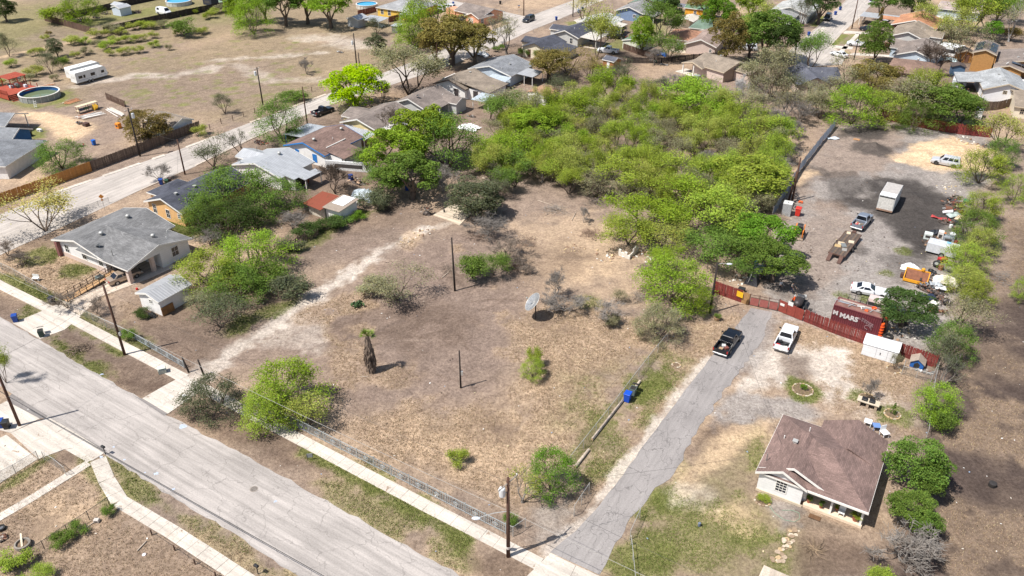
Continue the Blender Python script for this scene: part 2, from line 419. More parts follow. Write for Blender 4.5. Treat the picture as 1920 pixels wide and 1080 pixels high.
PATCH=[('p','brown',.55,3,5,[(250,340),(500,262),(800,145),(1000,75),(1180,40),(1240,130),(880,270),(560,430),(450,390)]),('p','olive',.75,6,8,[(60,200),(130,150),(230,110),(470,62),(700,85),(810,110),(640,180),(480,225),(300,225),(150,200)]),('p','olive',.8,6,8,[(-60,10),(60,0),(330,-20),(500,0),(700,5),(800,60),(700,80),(470,60),(250,100),(130,130),(-60,190)]),('p','green',.4,8,9,[(-60,30),(200,-10),(480,0),(460,40),(200,55),(-40,110)]),('p','mauve',.55,4,6,[(150,160),(300,130),(480,110),(560,140),(450,200),(330,215),(160,195)]),('p','pale',.5,3,5,[(590,62),(680,72),(700,88),(640,90),(560,72)]),('l','pale',.5,1.5,2.5,[(400,112),(520,106),(600,100)],3),('l','pale',.5,1.5,2.5,[(150,160),(260,140),(330,142),(400,128)],4),('l','pale',.35,1.5,2.5,[(440,120),(500,150),(600,150)],4),('p','sand',.95,1.0,1.2,[(30,212),(65,208),(110,215),(150,222),(190,236),(165,252),(140,264),(105,262),(95,245),(60,222)]),('p','dirt',.8,2,3,[(110,205),(190,180),(260,200),(240,250),(200,268),(150,265),(190,236)]),('l','sand',.7,.8,1.2,[(-60,118),(0,107),(60,96),(110,83),(175,71)],3),('p','mauve',.6,3,3,[(40,75),(100,45),(175,60),(120,85)]),('p','dirt',.7,2,3,[(150,55),(230,35),(310,30),(290,55),(180,62)]),('p','green',.55,2,3,[(130,45),(200,30),(300,12),(340,20),(240,38),(150,52)]),('p','dirt',.7,4,6,[(860,230),(1000,150),(1330,170),(1500,240),(1440,420),(1200,480),(900,430)]),('p','brown',.45,3,5,[(1000,230),(1340,200),(1480,260),(1400,340),(1200,330),(1000,330)]),('p','dry',.6,2,3,[(1195,118),(1330,110),(1352,146),(1300,160),(1200,148)]),('p','mauve',.5,3,3,[(1180,150),(1300,145),(1420,150),(1400,175),(1200,168)]),('p','brown',.5,3,4,[(1660,90),(1920,120),(1920,230),(1640,230),(1580,160)]),('p','dry',.6,2,3,[(1840,205),(1920,195),(1920,240),(1860,250)]),('p','mauve',.92,3,4,[(430,680),(560,600),(700,520),(800,450),(880,430),(1000,560),(960,700),(850,770),(640,790),(560,680)]),('p','mauve',.6,3,4,[(860,620),(980,590),(1000,700),(900,780),(700,800),(700,740)]),('p','brown',.6,2.5,3,[(600,610),(700,585),(800,560),(890,590),(880,640),(780,665),(700,640),(620,650)]),('p','brown',.5,3,4,[(540,420),(640,395),(780,380),(830,400),(760,430),(640,470),(560,510)]),('p','sand',.42,3,4,[(950,420),(1110,395),(1190,450),(1170,530),(1040,525),(950,500)]),('p','brown',.45,2.5,3.5,[(960,470),(1060,450),(1120,480),(1060,520),(980,530)]),('p','dry',.85,3,4,[(950,610),(1080,570),(1220,620),(1240,650),(1150,730),(1060,860),(1000,980),(930,960),(700,840),(650,800),(760,770),(960,770),(990,700)]),('p','sand',.3,2,3,[(760,800),(960,780),(1040,830),(980,900),(800,840)]),('p','dry',.6,2,2.5,[(620,660),(690,640),(710,690),(660,720),(600,700)]),('b','dry',.7,1.5,2,[(745,705)],2.2),('b','dry',.6,1,2,[(655,570)],2.4),('b','dry',.7,1,2,[(880,800)],3.0),('b','brown',.5,1,2,[(905,790)],2.0),('b','brown',.6,1,1.5,[(950,810)],1.6),('b','brown',.5,1,1.5,[(520,455)],1.5),('l','dry',.5,.5,.8,[(612,600),(610,625),(640,650)],.8),('l','dry',.5,.5,.8,[(612,600),(660,580),(700,572)],1),('p','green',.30,2,3,[(1060,700),(1190,660),(1180,690),(1080,800),(1020,800)]),('l','green',.5,1,1.5,[(1075,860),(1150,760),(1230,665)],1.6),('b','green',.4,.6,1,[(1100,565)],2),('l','pale',.8,.7,1.6,[(376,702),(420,668),(480,630),(560,575),(620,535),(650,515)],2.7),('l','pale',.75,.8,1.8,[(640,520),(700,482),(755,448)],2.0),('l','pale',.4,.8,1.6,[(755,448),(800,432),(840,418)],2),('p','pale',.4,1,2.5,[(480,640),(560,590),(600,620),(600,660),(560,650),(500,660)]),('b','pale',.75,.6,1.2,[(795,431)],1.5),('b','sand',.5,.6,1.5,[(775,445)],2.0),('p','mauve',.5,1.5,2,[(620,470),(740,420),(790,420),(700,460),(650,500)]),('p','dry',.7,2,3,[(-60,440),(100,455),(210,540),(150,575),(90,560),(-60,500)]),('p','brown',.6,2,3,[(20,420),(130,440),(110,470),(40,470)]),('b','green',.7,1,2,[(80,480)],3),('b','green',.7,1,2,[(140,505)],2.4),('l','green',.8,.6,1,[(-30,508),(30,530),(100,565),(125,570)],1.8),('p','brown',.65,2,3,[(180,600),(260,560),(380,540),(500,520),(560,560),(400,675),(340,690)]),('l','green',.5,1,2,[(150,590),(210,625),(260,650)],2.2),('l','green',.5,1,2,[(440,620),(500,590),(540,570)],3),('p','dry',.4,1.5,2,[(200,575),(245,560),(250,580),(220,600)]),('l','green',.8,1,1.5,[(290,400),(330,425),(355,440)],2.4),('l','green',.5,1,2,[(540,480),(640,415),(700,395)],1.8),('p','brown',.6,1,2,[(0,548),(60,582),(20,600),(-30,590)]),('p','green',.5,.8,1.4,[(60,572),(80,585),(45,600),(30,595)]),('p','brown',.7,1,1.5,[(90,635),(130,608),(330,712),(260,748),(180,700)]),('p','green',.7,1,2,[(80,636),(115,625),(140,660),(180,680),(190,710),(140,680)]),('l','green',.6,.6,1.2,[(135,612),(190,640),(230,660)],1.3),('p','brown',.8,1.5,2,[(330,770),(400,750),(500,805),(600,850),(640,900),(560,890),(470,850)]),('p','dry',.5,1.5,2.5,[(560,860),(700,920),(860,1010),(960,1070),(860,1080),(700,985),(600,930)]),('p','green',.42,1.5,4.5,[(590,900),(650,900),(760,940),(850,1000),(880,1060),(800,1040),(700,985),(620,935)]),('l','green',.8,.7,1.4,[(590,850),(680,890),(740,930),(800,960),(870,1010)],2.4),('p','brown',.75,1,1.5,[(890,1030),(940,1030),(1000,1060),(980,1090),(900,1080)]),('l','brown',.8,.4,.8,[(235,716),(290,722),(320,730)],.8),('l','brown',.8,.4,.8,[(240,735),(280,728),(300,730)],.8),('p','dry',.55,2,3,[(-60,880),(110,845),(190,900),(230,940),(330,1010),(480,1120),(-60,1120)]),('p','sand',.4,2,3,[(60,930),(150,900),(180,950),(100,1010),(50,980)]),('p','brown',.5,2,3,[(20,960),(100,970),(60,1030),(0,1020)]),('p','brown',.35,2,3,[(200,960),(330,1020),(420,1100),(180,1100),(170,1010)]),('p','green',.6,1,2.5,[(205,865),(245,880),(330,945),(480,1045),(560,1090),(480,1085),(330,985),(245,930)]),('p','dry',.6,1.2,2.5,[(310,950),(480,1045),(560,1095),(470,1085),(340,995)]),('b','brown',.6,.8,1.5,[(120,858)],1.8),('l','green',.6,.5,1,[(0,920),(40,895),(90,860)],1.2),('l','green',.5,.5,1.2,[(150,850),(190,900),(215,935)],1.2),('p','dry',.8,2,3,[(1075,900),(1180,760),(1280,615),(1400,575),(1370,640),(1300,720),(1230,800),(1180,870),(1120,940),(1090,970),(1020,1030),(1000,990)]),('p','green',.75,1.5,2.5,[(1195,690),(1260,680),(1265,720),(1210,760),(1150,800)]),('p','green',.42,2,5,[(1090,880),(1150,800),(1240,700),(1300,640),(1300,700),(1220,790),(1150,880),(1100,930)]),('p','green',.45,2,3,[(1090,860),(1150,800),(1220,780),(1170,850),(1110,900)]),('p','mauve',.6,1.5,2,[(1130,830),(1165,820),(1170,850),(1140,860)]),('l','pale',.8,.5,1.1,[(1030,1030),(1080,990),(1128,935),(1180,868),(1240,785),(1300,708),(1330,672)],1.5),('p','gray',.7,1.2,1.5,[(990,950),(1060,930),(1100,960),(1040,1020),(1000,1020)]),('p','olive',.8,2,3,[(1140,1090),(1180,985),(1230,925),(1270,880),(1300,830),(1430,790),(1440,930),(1510,990),(1560,1100)]),('p','green',.8,1.2,2.4,[(1180,980),(1200,935),(1255,900),(1285,860),(1310,870),(1270,920),(1200,1000)]),('p','green',.38,3,6,[(1200,1090),(1230,960),(1330,900),(1400,900),(1420,1000),(1380,1090)]),('p','green',.6,1.5,3,[(1160,1040),(1200,980),(1260,1000),(1240,1060),(1180,1090)]),('p','green',.5,1.5,3,[(1410,790),(1430,800),(1425,880),(1405,890)]),('p','green',.4,1.5,3,[(1330,920),(1400,960),(1380,1000),(1310,980)]),('p','green',.5,1.5,2,[(1420,1040),(1490,1000),(1480,1090),(1420,1090)]),('b','green',.5,1,2,[(1400,1010)],2),('l','sand',.6,1,2,[(1280,900),(1330,850),(1400,800),(1450,780)],3.0),('l','pale',.4,1,2,[(1280,920),(1330,930)],2.5),('b','sand',.5,1,2,[(1375,965)],2.0),('l','brown',.85,.8,1.4,[(1298,850),(1325,812),(1360,795),(1430,778)],1.7),('p','brown',.75,1.5,2.5,[(1500,1000),(1600,1000),(1650,1040),(1640,1090),(1500,1090)]),('p','dry',.45,2,3,[(1640,880),(1680,900),(1660,1000),(1610,1000)]),('p','gray',.8,.7,1,[(1440,930),(1500,950),(1500,985),(1470,990),(1430,935)]),('p','dark',.5,.8,1,[(1485,950),(1600,990),(1590,1005),(1490,985)]),('p','dry',.7,2,3,[(1450,600),(1560,620),(1700,680),(1740,720),(1730,820),(1660,800),(1560,760),(1470,700)]),('p','pale',.85,1.2,2.8,[(1395,668),(1450,655),(1500,650),(1580,660),(1610,730),(1560,755),(1500,700),(1440,740),(1390,730)]),('p','pale',.5,1.5,3,[(1560,720),(1660,720),(1730,790),(1620,780)]),('p','gray',.95,1.2,2,[(1340,800),(1360,740),(1430,740),(1500,745),(1540,780),(1440,790)]),('p','brown',.75,1.2,2.2,[(1475,665),(1510,672),(1530,700),(1510,720),(1480,700)]),('l','gray',.7,.8,1.2,[(1440,600),(1420,650),(1390,690)],3),('p','mauve',.6,1.5,2,[(1690,740),(1740,720),(1730,770),(1700,770)]),('b','green',.85,.6,1,[(1505,731)],2.0),('b','green',.7,.6,1,[(1615,745)],1.4),('b','green',.7,.6,1,[(1672,778)],1.8),('p','gray',1,1.5,2.5,[(1445,470),(1480,400),(1510,320),(1570,238),(1700,228),(1850,245),(1850,330),(1810,400),(1780,600),(1750,690),(1680,650),(1440,580),(1440,500)]),('p','dirt',.75,2,4,[(1560,245),(1700,230),(1690,300),(1640,330),(1540,330),(1500,400),(1490,360)]),('p','dark',.95,2.4,4.5,[(1590,385),(1610,350),(1650,335),(1720,340),(1770,370),(1800,400),(1790,440),(1720,460),(1690,440),(1640,400)]),('p','dark',.75,2.5,4,[(1700,430),(1790,420),(1760,480),(1710,470)]),('b','dark',.8,1,2,[(1634,279)],3.6),('l','dark',.5,.8,1.6,[(1665,280),(1720,272)],2.4),('b','dark',.85,1,2,[(1625,250)],4),('l','dark',.7,1,2,[(1575,255),(1650,246)],3),('b','dark',.6,.8,1.5,[(1610,470)],1.6),('b','dark',.6,.8,1.5,[(1525,320)],2.2),('b','dark',.6,.8,1.5,[(1505,345)],2),('b','brown',.5,.8,1.5,[(1555,380)],1.8),('l','dark',.4,.5,1,[(1700,300),(1740,340),(1790,400)],.6),('p','dirt',.6,2,4,[(1490,420),(1560,380),(1600,420),(1570,520),(1480,560),(1450,520)]),('p','dark',.6,1.5,3.5,[(1540,330),(1600,320),(1640,340),(1600,380),(1550,370)]),('p','dark',.55,1,3,[(1640,480),(1720,470),(1740,500),(1690,530)]),('p','sand',1,1,2,[(1680,292),(1730,266),(1790,256),(1856,280),(1850,322),(1800,318),(1740,318),(1696,312)]),('p','dark',.35,1,2,[(1440,510),(1500,520),(1520,560),(1460,560)]),('b','green',.5,.6,1,[(1690,470)],1.3),('b','green',.5,.6,1,[(1585,555)],1),('b','green',.6,.6,1,[(1625,560)],1),('b','green',.5,.6,1,[(1660,510)],1),('l','sand',.7,.8,1.2,[(1490,345),(1520,325)],2.2),('p','field',1,3,4,[(1760,690),(1850,600),(1900,420),(2010,380),(2060,1120),(1650,1120),(1650,1020),(1720,960),(1740,800)]),('p','dry',.3,2.5,4,[(1880,400),(1960,380),(1960,560),(1850,560),(1850,500)]),('p','dry',.25,2,4,[(1800,660),(1870,640),(1960,690),(1960,720),(1830,710)]),('p','dry',.38,2,6,[(1800,740),(1930,760),(1940,850),(1850,860),(1810,830)]),('p','dry',.38,2,6,[(1780,930),(1880,900),(1960,980),(1960,1080),(1800,1070)]),('b','field',.8,1,2,[(1850,905)],4),('l','green',.9,.4,.6,[(1528,48),(1545,32)],2.5),('l','green',.9,.4,.6,[(1562,82),(1582,66)],2.5),('p','green',.75,1,1,[(1578,82),(1605,60),(1640,62),(1620,85)]),('p','dry',.8,1,1.5,[(1575,90),(1640,92),(1620,106),(1590,100)]),('p','green',.8,1,1.5,[(1060,42),(1090,38),(1095,46),(1065,50)]),('p','green',.7,1.5,2,[(1100,88),(1180,70),(1190,92),(1120,100)]),('p','green',.6,1.5,2,[(1190,40),(1260,30),(1240,60),(1180,60)]),('p','dry',.8,1.5,2,[(930,35),(990,40),(960,62),(900,70)]),('p','green',.6,1.5,2,[(740,28),(790,20),(790,50),(740,50)]),('p','green',.6,1.5,2,[(1560,100),(1580,95),(1590,106)]),('p','dry',.7,2,3,[(960,-5),(1080,-12),(1030,15),(990,20),(930,10)]),('p','green',.6,2,2,[(1740,15),(1800,30),(1790,60),(1740,50)]),('p','brown',.5,2,2,[(1480,20),(1540,0),(1520,40),(1490,60)]),('l','green',.6,1,1.5,[(110,190),(130,175),(140,190),(110,200)],2),('p','green',.9,.6,1,[(45,250),(70,238),(90,245),(88,258),(60,262)]),('l','green',.7,1,1.5,[(0,185),(40,195),(80,200),(110,190),(125,170)],2.4),]
_rq=random.Random(3)
for _i in range(190):
 _t=(_rq.uniform(230,600),_rq.uniform(75,200))
 if _t[1]>225-(_t[0]-230)*.12:continue
 PATCH.append(('b','green',.5,.5,.9,[_t],_rq.uniform(.3,1.1)))
for _i in range(40):
 PATCH.append(('b',_rq.choice(['brown','mauve','dry','dry']),.45,.8,2,[(_rq.uniform(560,1180),_rq.uniform(440,880))],_rq.uniform(.6,2.2)))
def _arc(cx,cy,r,a0,a1):
 c=G(cx,cy)
 return[PX(c.x+r*math.cos(a0+(a1-a0)*i/10),c.y+r*math.sin(a0+(a1-a0)*i/10))for i in range(11)]
for _i in range(60):
 _a=_rq.uniform(0,6.28)
 PATCH.append(('l',_rq.choice(['brown','brown','field','dirt']),_rq.uniform(.25,.55),.12,.2,_arc(_rq.uniform(620,940),_rq.uniform(480,760),_rq.uniform(3,12),_a,_a+_rq.uniform(.3,.9)),.4))
x,y=XX.ravel(),YY.ravel()
near=(np.abs(x)<215)&(y>34)&(y<310)
xn,yn=x[near],y[near]
n_big=fbm(xn,yn,14,0,4)
n_mid=fbm(xn,yn,3.5,2,4,.6)
n_fin=fbm(xn,yn,1.1,4,3,.6)
w0=np.clip((n_big-.42)*3.0,0,1)[:,None]
col=SOILL['dirt']*(1-w0)+SOILL['dry']*w0
tuft={'dry':np.zeros(len(xn)),'green':np.zeros(len(xn))}
for e in PATCH:
 kind,soil,st,soft,rough=e[:5]
 P=[G(*p)for p in e[5]]
 P=[(p.x,p.y)for p in P]
 w=e[6]if len(e)>6 else 0
 m=w+soft+rough*2
 bx0,bx1=min(p[0]for p in P)-m,max(p[0]for p in P)+m
 by0,by1=min(p[1]for p in P)-m,max(p[1]for p in P)+m
 idx=np.nonzero((xn>bx0)&(xn<bx1)&(yn>by0)&(yn<by1))[0]
 if not len(idx):continue
 xs,ys=xn[idx],yn[idx]
 if kind=='p':sd=polysd(xs,ys,P)
 elif kind=='l':
  sd=np.full(xs.shape,1e9)
  for i in range(len(P)-1):sd=np.minimum(sd,segdist(xs,ys,P[i],P[i+1]))
  sd=w/2-sd
 else:sd=w-np.hypot(xs-P[0][0],ys-P[0][1])
 sd=sd+(n_mid[idx]-.5)*rough*2.2+(n_fin[idx]-.5)*min(rough,1.5)*1.4
 mk=np.clip(sd/(soft*2+.05)+.5,0,1)
 mk=mk*mk*(3-2*mk)*st
 mk=mk*np.clip(1.25-.9*np.clip((n_fin[idx]-.45)*3,0,1)*(1-st),0,1)
 col[idx]=col[idx]*(1-mk[:,None])+SOILL[soil]*mk[:,None]
 for t in tuft:tuft[t][idx]*=(1-mk)
 if soil in tuft:tuft[soil][idx]+=mk
col=col*(0.86+0.28*n_mid)[:,None]*(0.84+0.32*n_fin)[:,None]
full=np.tile(SOILL['dry']*.8,(len(x),1))
full[near]=col
zz=np.zeros(len(x))
zz[near]=-0.045*fbm(xn,yn,1.6,6,3)
for(px,py,r,h)in[(1634,276,2.6,.9),(1640,275,1.2,.5),(1760,280,4.5,.9),(1730,290,3.5,.6),(1800,285,4,.8),(1716,372,3.2,.7),(1545,322,1.6,.3),(1698,272,2.2,.4)]:
 c=G(px,py)
 d=np.hypot(xn-c.x,yn-c.y)+(n_mid-.5)*2.2
 zz[near]+=h*np.clip(1-d/r,0,1)**1.2*(0.8+.5*n_fin)
gm=bpy.data.meshes.new('ground')
ny,nx=XX.shape
vi=np.arange(nx*ny).reshape(ny,nx)
quads=np.stack([vi[:-1,:-1],vi[:-1,1:],vi[1:,1:],vi[1:,:-1]],-1).reshape(-1,4)
gm.vertices.add(nx*ny)
gm.vertices.foreach_set('co',np.stack([x,y,zz],-1).astype(np.float32).ravel())
gm.loops.add(quads.size)
gm.loops.foreach_set('vertex_index',quads.ravel().astype(np.int32))
gm.polygons.add(len(quads))
gm.polygons.foreach_set('loop_start',np.arange(0,quads.size,4,dtype=np.int32))
gm.polygons.foreach_set('loop_total',np.full(len(quads),4,np.int32))
gm.polygons.foreach_set('use_smooth',np.ones(len(quads),bool))
gm.update(calc_edges=True)
ca=gm.attributes.new('soil','FLOAT_COLOR','POINT')
ca.data.foreach_set('color',np.concatenate([full,np.ones((len(x),1))],1).astype(np.float32).ravel())
m,nt,b=newmat('soil_and_dry_grass')
at=N(nt,'ShaderNodeAttribute',attribute_name='soil')
geo=N(nt,'ShaderNodeNewGeometry')
def noise_at(nt,src,sc,det=4.0,rough=.6,dist=0.0):
 n=N(nt,'ShaderNodeTexNoise',i_Scale=sc,i_Detail=det,i_Roughness=rough,i_Distortion=dist)
 nt.links.new(src,n.inputs['Vector'])
 return n.outputs[0]
a1=noise_at(nt,geo.outputs['Position'],2.6,6,.7)
a2=noise_at(nt,geo.outputs['Position'],9.0,4,.7,.4)
a3=noise_at(nt,geo.outputs['Position'],0.7,5,.6)
c1=mixc(nt,ramp(nt,a1,.32,.68),(.74,.72,.70),(1.2,1.19,1.17))
c2=mixc(nt,ramp(nt,a2,.34,.66),(.86,.85,.84),(1.13,1.13,1.12))
c3=mixc(nt,ramp(nt,a3,.35,.65),(.88,.87,.87),(1.09,1.09,1.08))
a4=noise_at(nt,geo.outputs['Position'],1.5,7,.72,2.6)
a5=noise_at(nt,geo.outputs['Position'],4.5,5,.8,1.2)
c4=mixc(nt,ramp(nt,a4,.56,.63),(1,1,1),(.74,.72,.70))
c5=mixc(nt,ramp(nt,a5,.60,.66),(1,1,1),(.84,.82,.80))
c6=mixc(nt,ramp(nt,a5,.40,.33),(1,1,1),(1.12,1.11,1.09))
cc=at.outputs['Color']
for c_ in(c1,c2,c3,c4,c5,c6):cc=mixc(nt,1.0,cc,c_,'MULTIPLY')
nt.links.new(cc,b.inputs['Base Color'])
b.inputs['Roughness'].default_value=.95
b.inputs['Specular IOR Level'].default_value=.15
bp=N(nt,'ShaderNodeBump',i_Strength=.8,i_Distance=.10)
nt.links.new(a2,bp.inputs['Height'])
bp2=N(nt,'ShaderNodeBump',i_Strength=.6,i_Distance=.25)
nt.links.new(a1,bp2.inputs['Height'])
nt.links.new(bp2.outputs[0],bp.inputs['Normal'])
nt.links.new(bp.outputs[0],b.inputs['Normal'])
gm.materials.append(m)
ground=tag(put('ground',gm),kind='structure')
# --- grass and litter lying on the soil
def vcol_mat(name,rough=.9,trans=0.0):
 m,nt,b=newmat(name)
 a=N(nt,'ShaderNodeAttribute',attribute_name='tint')
 nt.links.new(a.outputs['Color'],b.inputs['Base Color'])
 b.inputs['Roughness'].default_value=rough
 b.inputs['Specular IOR Level'].default_value=.2
 return m
def raw_mesh(name,V,F,tint,mat):
 """V (n,3), F (m,k) arrays, tint (m,3) per face"""
 me=bpy.data.meshes.new(name)
 me.vertices.add(len(V));me.vertices.foreach_set('co',V.astype(np.float32).ravel())
 k=F.shape[1]
 me.loops.add(F.size);me.loops.foreach_set('vertex_index',F.astype(np.int32).ravel())
 me.polygons.add(len(F))
 me.polygons.foreach_set('loop_start',np.arange(0,F.size,k,dtype=np.int32))
 me.polygons.foreach_set('loop_total',np.full(len(F),k,np.int32))
 me.update(calc_edges=True)
 if tint is not None:
  a=me.attributes.new('tint','FLOAT_COLOR','FACE')
  a.data.foreach_set('color',np.concatenate([tint,np.ones((len(F),1))],1).astype(np.float32).ravel())
 if mat:me.materials.append(mat)
 return me
rs=np.random.RandomState(21)
onroad=np.zeros(len(xn),bool)
for _pl in([(-260,448),(0,594),(75,637),(145,680),(250,739),(310,777),(480,865),(670,971),(863,1079),(1000,1156),(860,1300),(700,1180),(555,1079),(417,987),(305,921),(194,850),(92,785),(20,737),(-60,688),(-260,570)],[(1031,1035),(1078,997),(1124,947),(1176,879),(1240,790),(1290,725),(1345,656),(1408,577),(1448,585),(1428,640),(1345,752),(1299,822),(1256,898),(1182,972),(1124,1078)],[(-60,488),(0,524),(345,699),(374,714),(1020,1048),(1005,1066),(495,798),(374,734),(330,712),(0,543)],[(24,606),(110,569),(152,593),(75,636)],[(267,747),(346,703),(388,724),(315,776)],[(172,861),(196,856),(240,932),(330,990),(480,1088),(460,1098),(315,1004),(212,945)]):
 _P=[(g_.x,g_.y)for g_ in(G(*q_)for q_ in _pl)]
 _i=np.nonzero((yn<150)&(np.abs(xn)<95))[0]
 onroad[_i]|=polysd(xn[_i],yn[_i],_P)>-.12
def tufts(name,label,w,count,hgt,wid,base):
 p=w*(yn<150)*(np.abs(xn)<90)*np.where(yn<118,1.0,2.0)
 p=np.where((p<.25)|onroad,0,p)
 i=rs.choice(len(xn),count,p=p/p.sum())
 cx=xn[i]+rs.uniform(-.3,.3,count);cy=yn[i]+rs.uniform(-.3,.3,count)
 nb=4
 an=rs.uniform(0,6.283,(count,nb));h=hgt*rs.uniform(.5,1.3,(count,nb));le=rs.uniform(.3,1.1,(count,nb))*h
 s=wid*rs.uniform(.6,1.3,(count,nb))
 ox=cx[:,None]+rs.uniform(-.12,.12,(count,nb));oy=cy[:,None]+rs.uniform(-.12,.12,(count,nb))
 px_,py_=-np.sin(an)*s,np.cos(an)*s
 z0=np.full_like(ox,-.05)
 V=np.stack([np.stack([ox-px_,oy-py_,z0],-1),np.stack([ox+px_,oy+py_,z0],-1),np.stack([ox+np.cos(an)*le,oy+np.sin(an)*le,h],-1)],2).reshape(-1,3)
 F=np.arange(len(V)).reshape(-1,3)
 t=np.array(lin(base))*rs.uniform(.55,1.3,(len(F),1))*rs.uniform(.93,1.07,(len(F),3))
 o=put(name,raw_mesh(name,V,F,t,_mats.setdefault('grass_blades',vcol_mat('grass_blades'))))
 tag(o,label,'grass',kind='stuff')
tufts('dry_grass','straw coloured dry grass tufts over the vacant lot and verges',tuft['dry'],46000,.10,.032,(168,147,120))
tufts('green_grass','short green grass and weeds along the walks and lawns',tuft['green'],40000,.08,.034,(120,130,66))
def litter():
 n=900
 i=rs.choice(np.nonzero((yn<130)&(np.abs(xn)<80)&~onroad)[0],n)
 s=rs.uniform(.03,.11,n);a=rs.uniform(0,6.283,n)
 cs,sn=np.cos(a)*s,np.sin(a)*s
 z=np.full(n,.02)
 q=[np.stack([xn[i]+u*cs-v*sn,yn[i]+u*sn+v*cs,z+(u+v+2)*.01],-1)for u,v in((-1,-.6),(1,-.6),(1,.6),(-1,.6))]
 V=np.stack(q,1).reshape(-1,3)
 pal=np.array([lin(c)for c in((225,220,212),(240,238,232),(200,190,175),(120,95,75),(90,80,70),(205,190,150),(150,165,185),(70,60,52),(100,85,70))])
 t=pal[rs.randint(0,len(pal),n)]
 o=put('litter',raw_mesh('litter',V,np.arange(4*n).reshape(-1,4),t,_mats['grass_blades']))
 tag(o,'scattered paper scraps, stones and leaf litter on the soil','litter',kind='stuff')
litter()
# --- roads, walks, slabs
def jag(pts,step=1.2,amp=.16,seed=1):
 q=random.Random(seed);out=[]
 P=[G(*p)for p in pts]
 for i in range(len(P)-1):
  a,b_=P[i],P[i+1]
  n=max(1,int((b_-a).length/step))
  nn=Vector((-(b_-a).y,(b_-a).x,0)).normalized()
  for k in range(n):
   out.append(a.lerp(b_,k/n)+nn*q.uniform(-amp,amp))
 out.append(P[-1])
 return out
def pave_mat(key,col,crack=.6,streak=.25,ang=-33.0,patch=None,cs=.45,soil=None):
 m,nt,b=newmat(key)
 geo=N(nt,'ShaderNodeNewGeometry')
 mp=N(nt,'ShaderNodeMapping')
 mp.inputs['Rotation'].default_value=(0,0,rad(-ang))
 nt.links.new(geo.outputs['Position'],mp.inputs[0])
 mp2=N(nt,'ShaderNodeMapping')
 mp2.inputs['Scale'].default_value=(.05,1.1,1)
 nt.links.new(mp.outputs[0],mp2.inputs[0])
 c=lin(col)
 st=noise_at(nt,mp2.outputs[0],1.6,5,.65)
 base=mixc(nt,ramp(nt,st,.3,.7),tuple(v*(1-streak)for v in c),tuple(min(1,v*(1+streak*.5))for v in c))
 fine=noise_at(nt,mp.outputs[0],6.0,6,.75)
 base=mixc(nt,1.0,base,mixc(nt,ramp(nt,fine,.3,.7),(.86,)*3,(1.1,)*3),'MULTIPLY')
 big=noise_at(nt,mp.outputs[0],.18,4,.6)
 base=mixc(nt,1.0,base,mixc(nt,ramp(nt,big,.35,.65),(.90,)*3,(1.06,)*3),'MULTIPLY')
 wn=N(nt,'ShaderNodeTexNoise',i_Scale=.9,i_Detail=4.0)
 nt.links.new(mp.outputs[0],wn.inputs['Vector'])
 wv=N(nt,'ShaderNodeVectorMath',operation='SCALE');wv.inputs['Scale'].default_value=1.6
 nt.links.new(wn.outputs['Color'],wv.inputs[0])
 ad=N(nt,'ShaderNodeVectorMath',operation='ADD')
 nt.links.new(mp.outputs[0],ad.inputs[0]);nt.links.new(wv.outputs[0],ad.inputs[1])
 mp3=N(nt,'ShaderNodeMapping');mp3.inputs['Scale'].default_value=(.45,1,1)
 nt.links.new(ad.outputs[0],mp3.inputs[0])
 for sc,wd,gate in((cs,.016,.30),(cs*3.2,.045,.56)):
  vo=N(nt,'ShaderNodeTexVoronoi',feature='DISTANCE_TO_EDGE',i_Scale=sc)
  nt.links.new(mp3.outputs[0],vo.inputs['Vector'])
  ln=ramp(nt,vo.outputs['Distance'],wd,wd*.3)
  gt=ramp(nt,noise_at(nt,mp.outputs[0],.22 if gate>.4 else .35,3,.6),gate,gate+.14)
  mu=N(nt,'ShaderNodeMath',operation='MULTIPLY');nt.links.new(ln,mu.inputs[0]);nt.links.new(gt,mu.inputs[1])
  mu2=N(nt,'ShaderNodeMath',operation='MULTIPLY');nt.links.new(mu.outputs[0],mu2.inputs[0]);mu2.inputs[1].default_value=crack
  base=mixc(nt,mu2.outputs[0],base,tuple(v*.45 for v in c))
 if patch:
  pn=noise_at(nt,mp.outputs[0],.35,6,.7)
  base=mixc(nt,ramp(nt,pn,.60,.74),base,lin(patch))
 if soil:
  sn=noise_at(nt,mp.outputs[0],.55,7,.75,.6)
  base=mixc(nt,ramp(nt,sn,.63,.66),base,lin(soil))
 nt.links.new(base,b.inputs['Base Color'])
 b.inputs['Roughness'].default_value=.9
 b.inputs['Specular IOR Level'].default_value=.2
 bp=N(nt,'ShaderNodeBump',i_Strength=.3,i_Distance=.02)
 nt.links.new(fine,bp.inputs['Height']);nt.links.new(bp.outputs[0],b.inputs['Normal'])
 return m
ROADM=pave_mat('old_street_surface',(176,168,161),crack=.5,patch=(160,152,146))
ROADF=pave_mat('far_street_surface',(186,177,168),crack=.4,streak=.2,ang=59.0)
LANEM=pave_mat('worn_asphalt',(152,146,142),crack=.8,streak=.12,ang=59.0,patch=(172,165,158),cs=.7)
CONC=pave_mat('pale_concrete',(205,195,182),crack=.35,streak=.2,patch=(188,174,158),soil=(150,130,112))
CONC2=pave_mat('stained_concrete',(206,190,172),crack=.35,streak=.25,ang=59.0)
ASPH=pave_mat('asphalt_patch',(134,128,124),crack=.4,streak=.15)
def sheet(name,pts,z,mat,parent=None,thick=.06):
 mb=MB()
 mb.prism([(p.x,p.y)for p in pts],z-thick,z)
 o=mb.obj(name,mat,parent)
 if parent is None:tag(o,kind='structure')
 return o
roadN=[(-260,448),(0,594),(75,637),(145,680),(250,739),(310,777),(480,865),(670,971),(863,1079),(1000,1156),(1300,1330)]
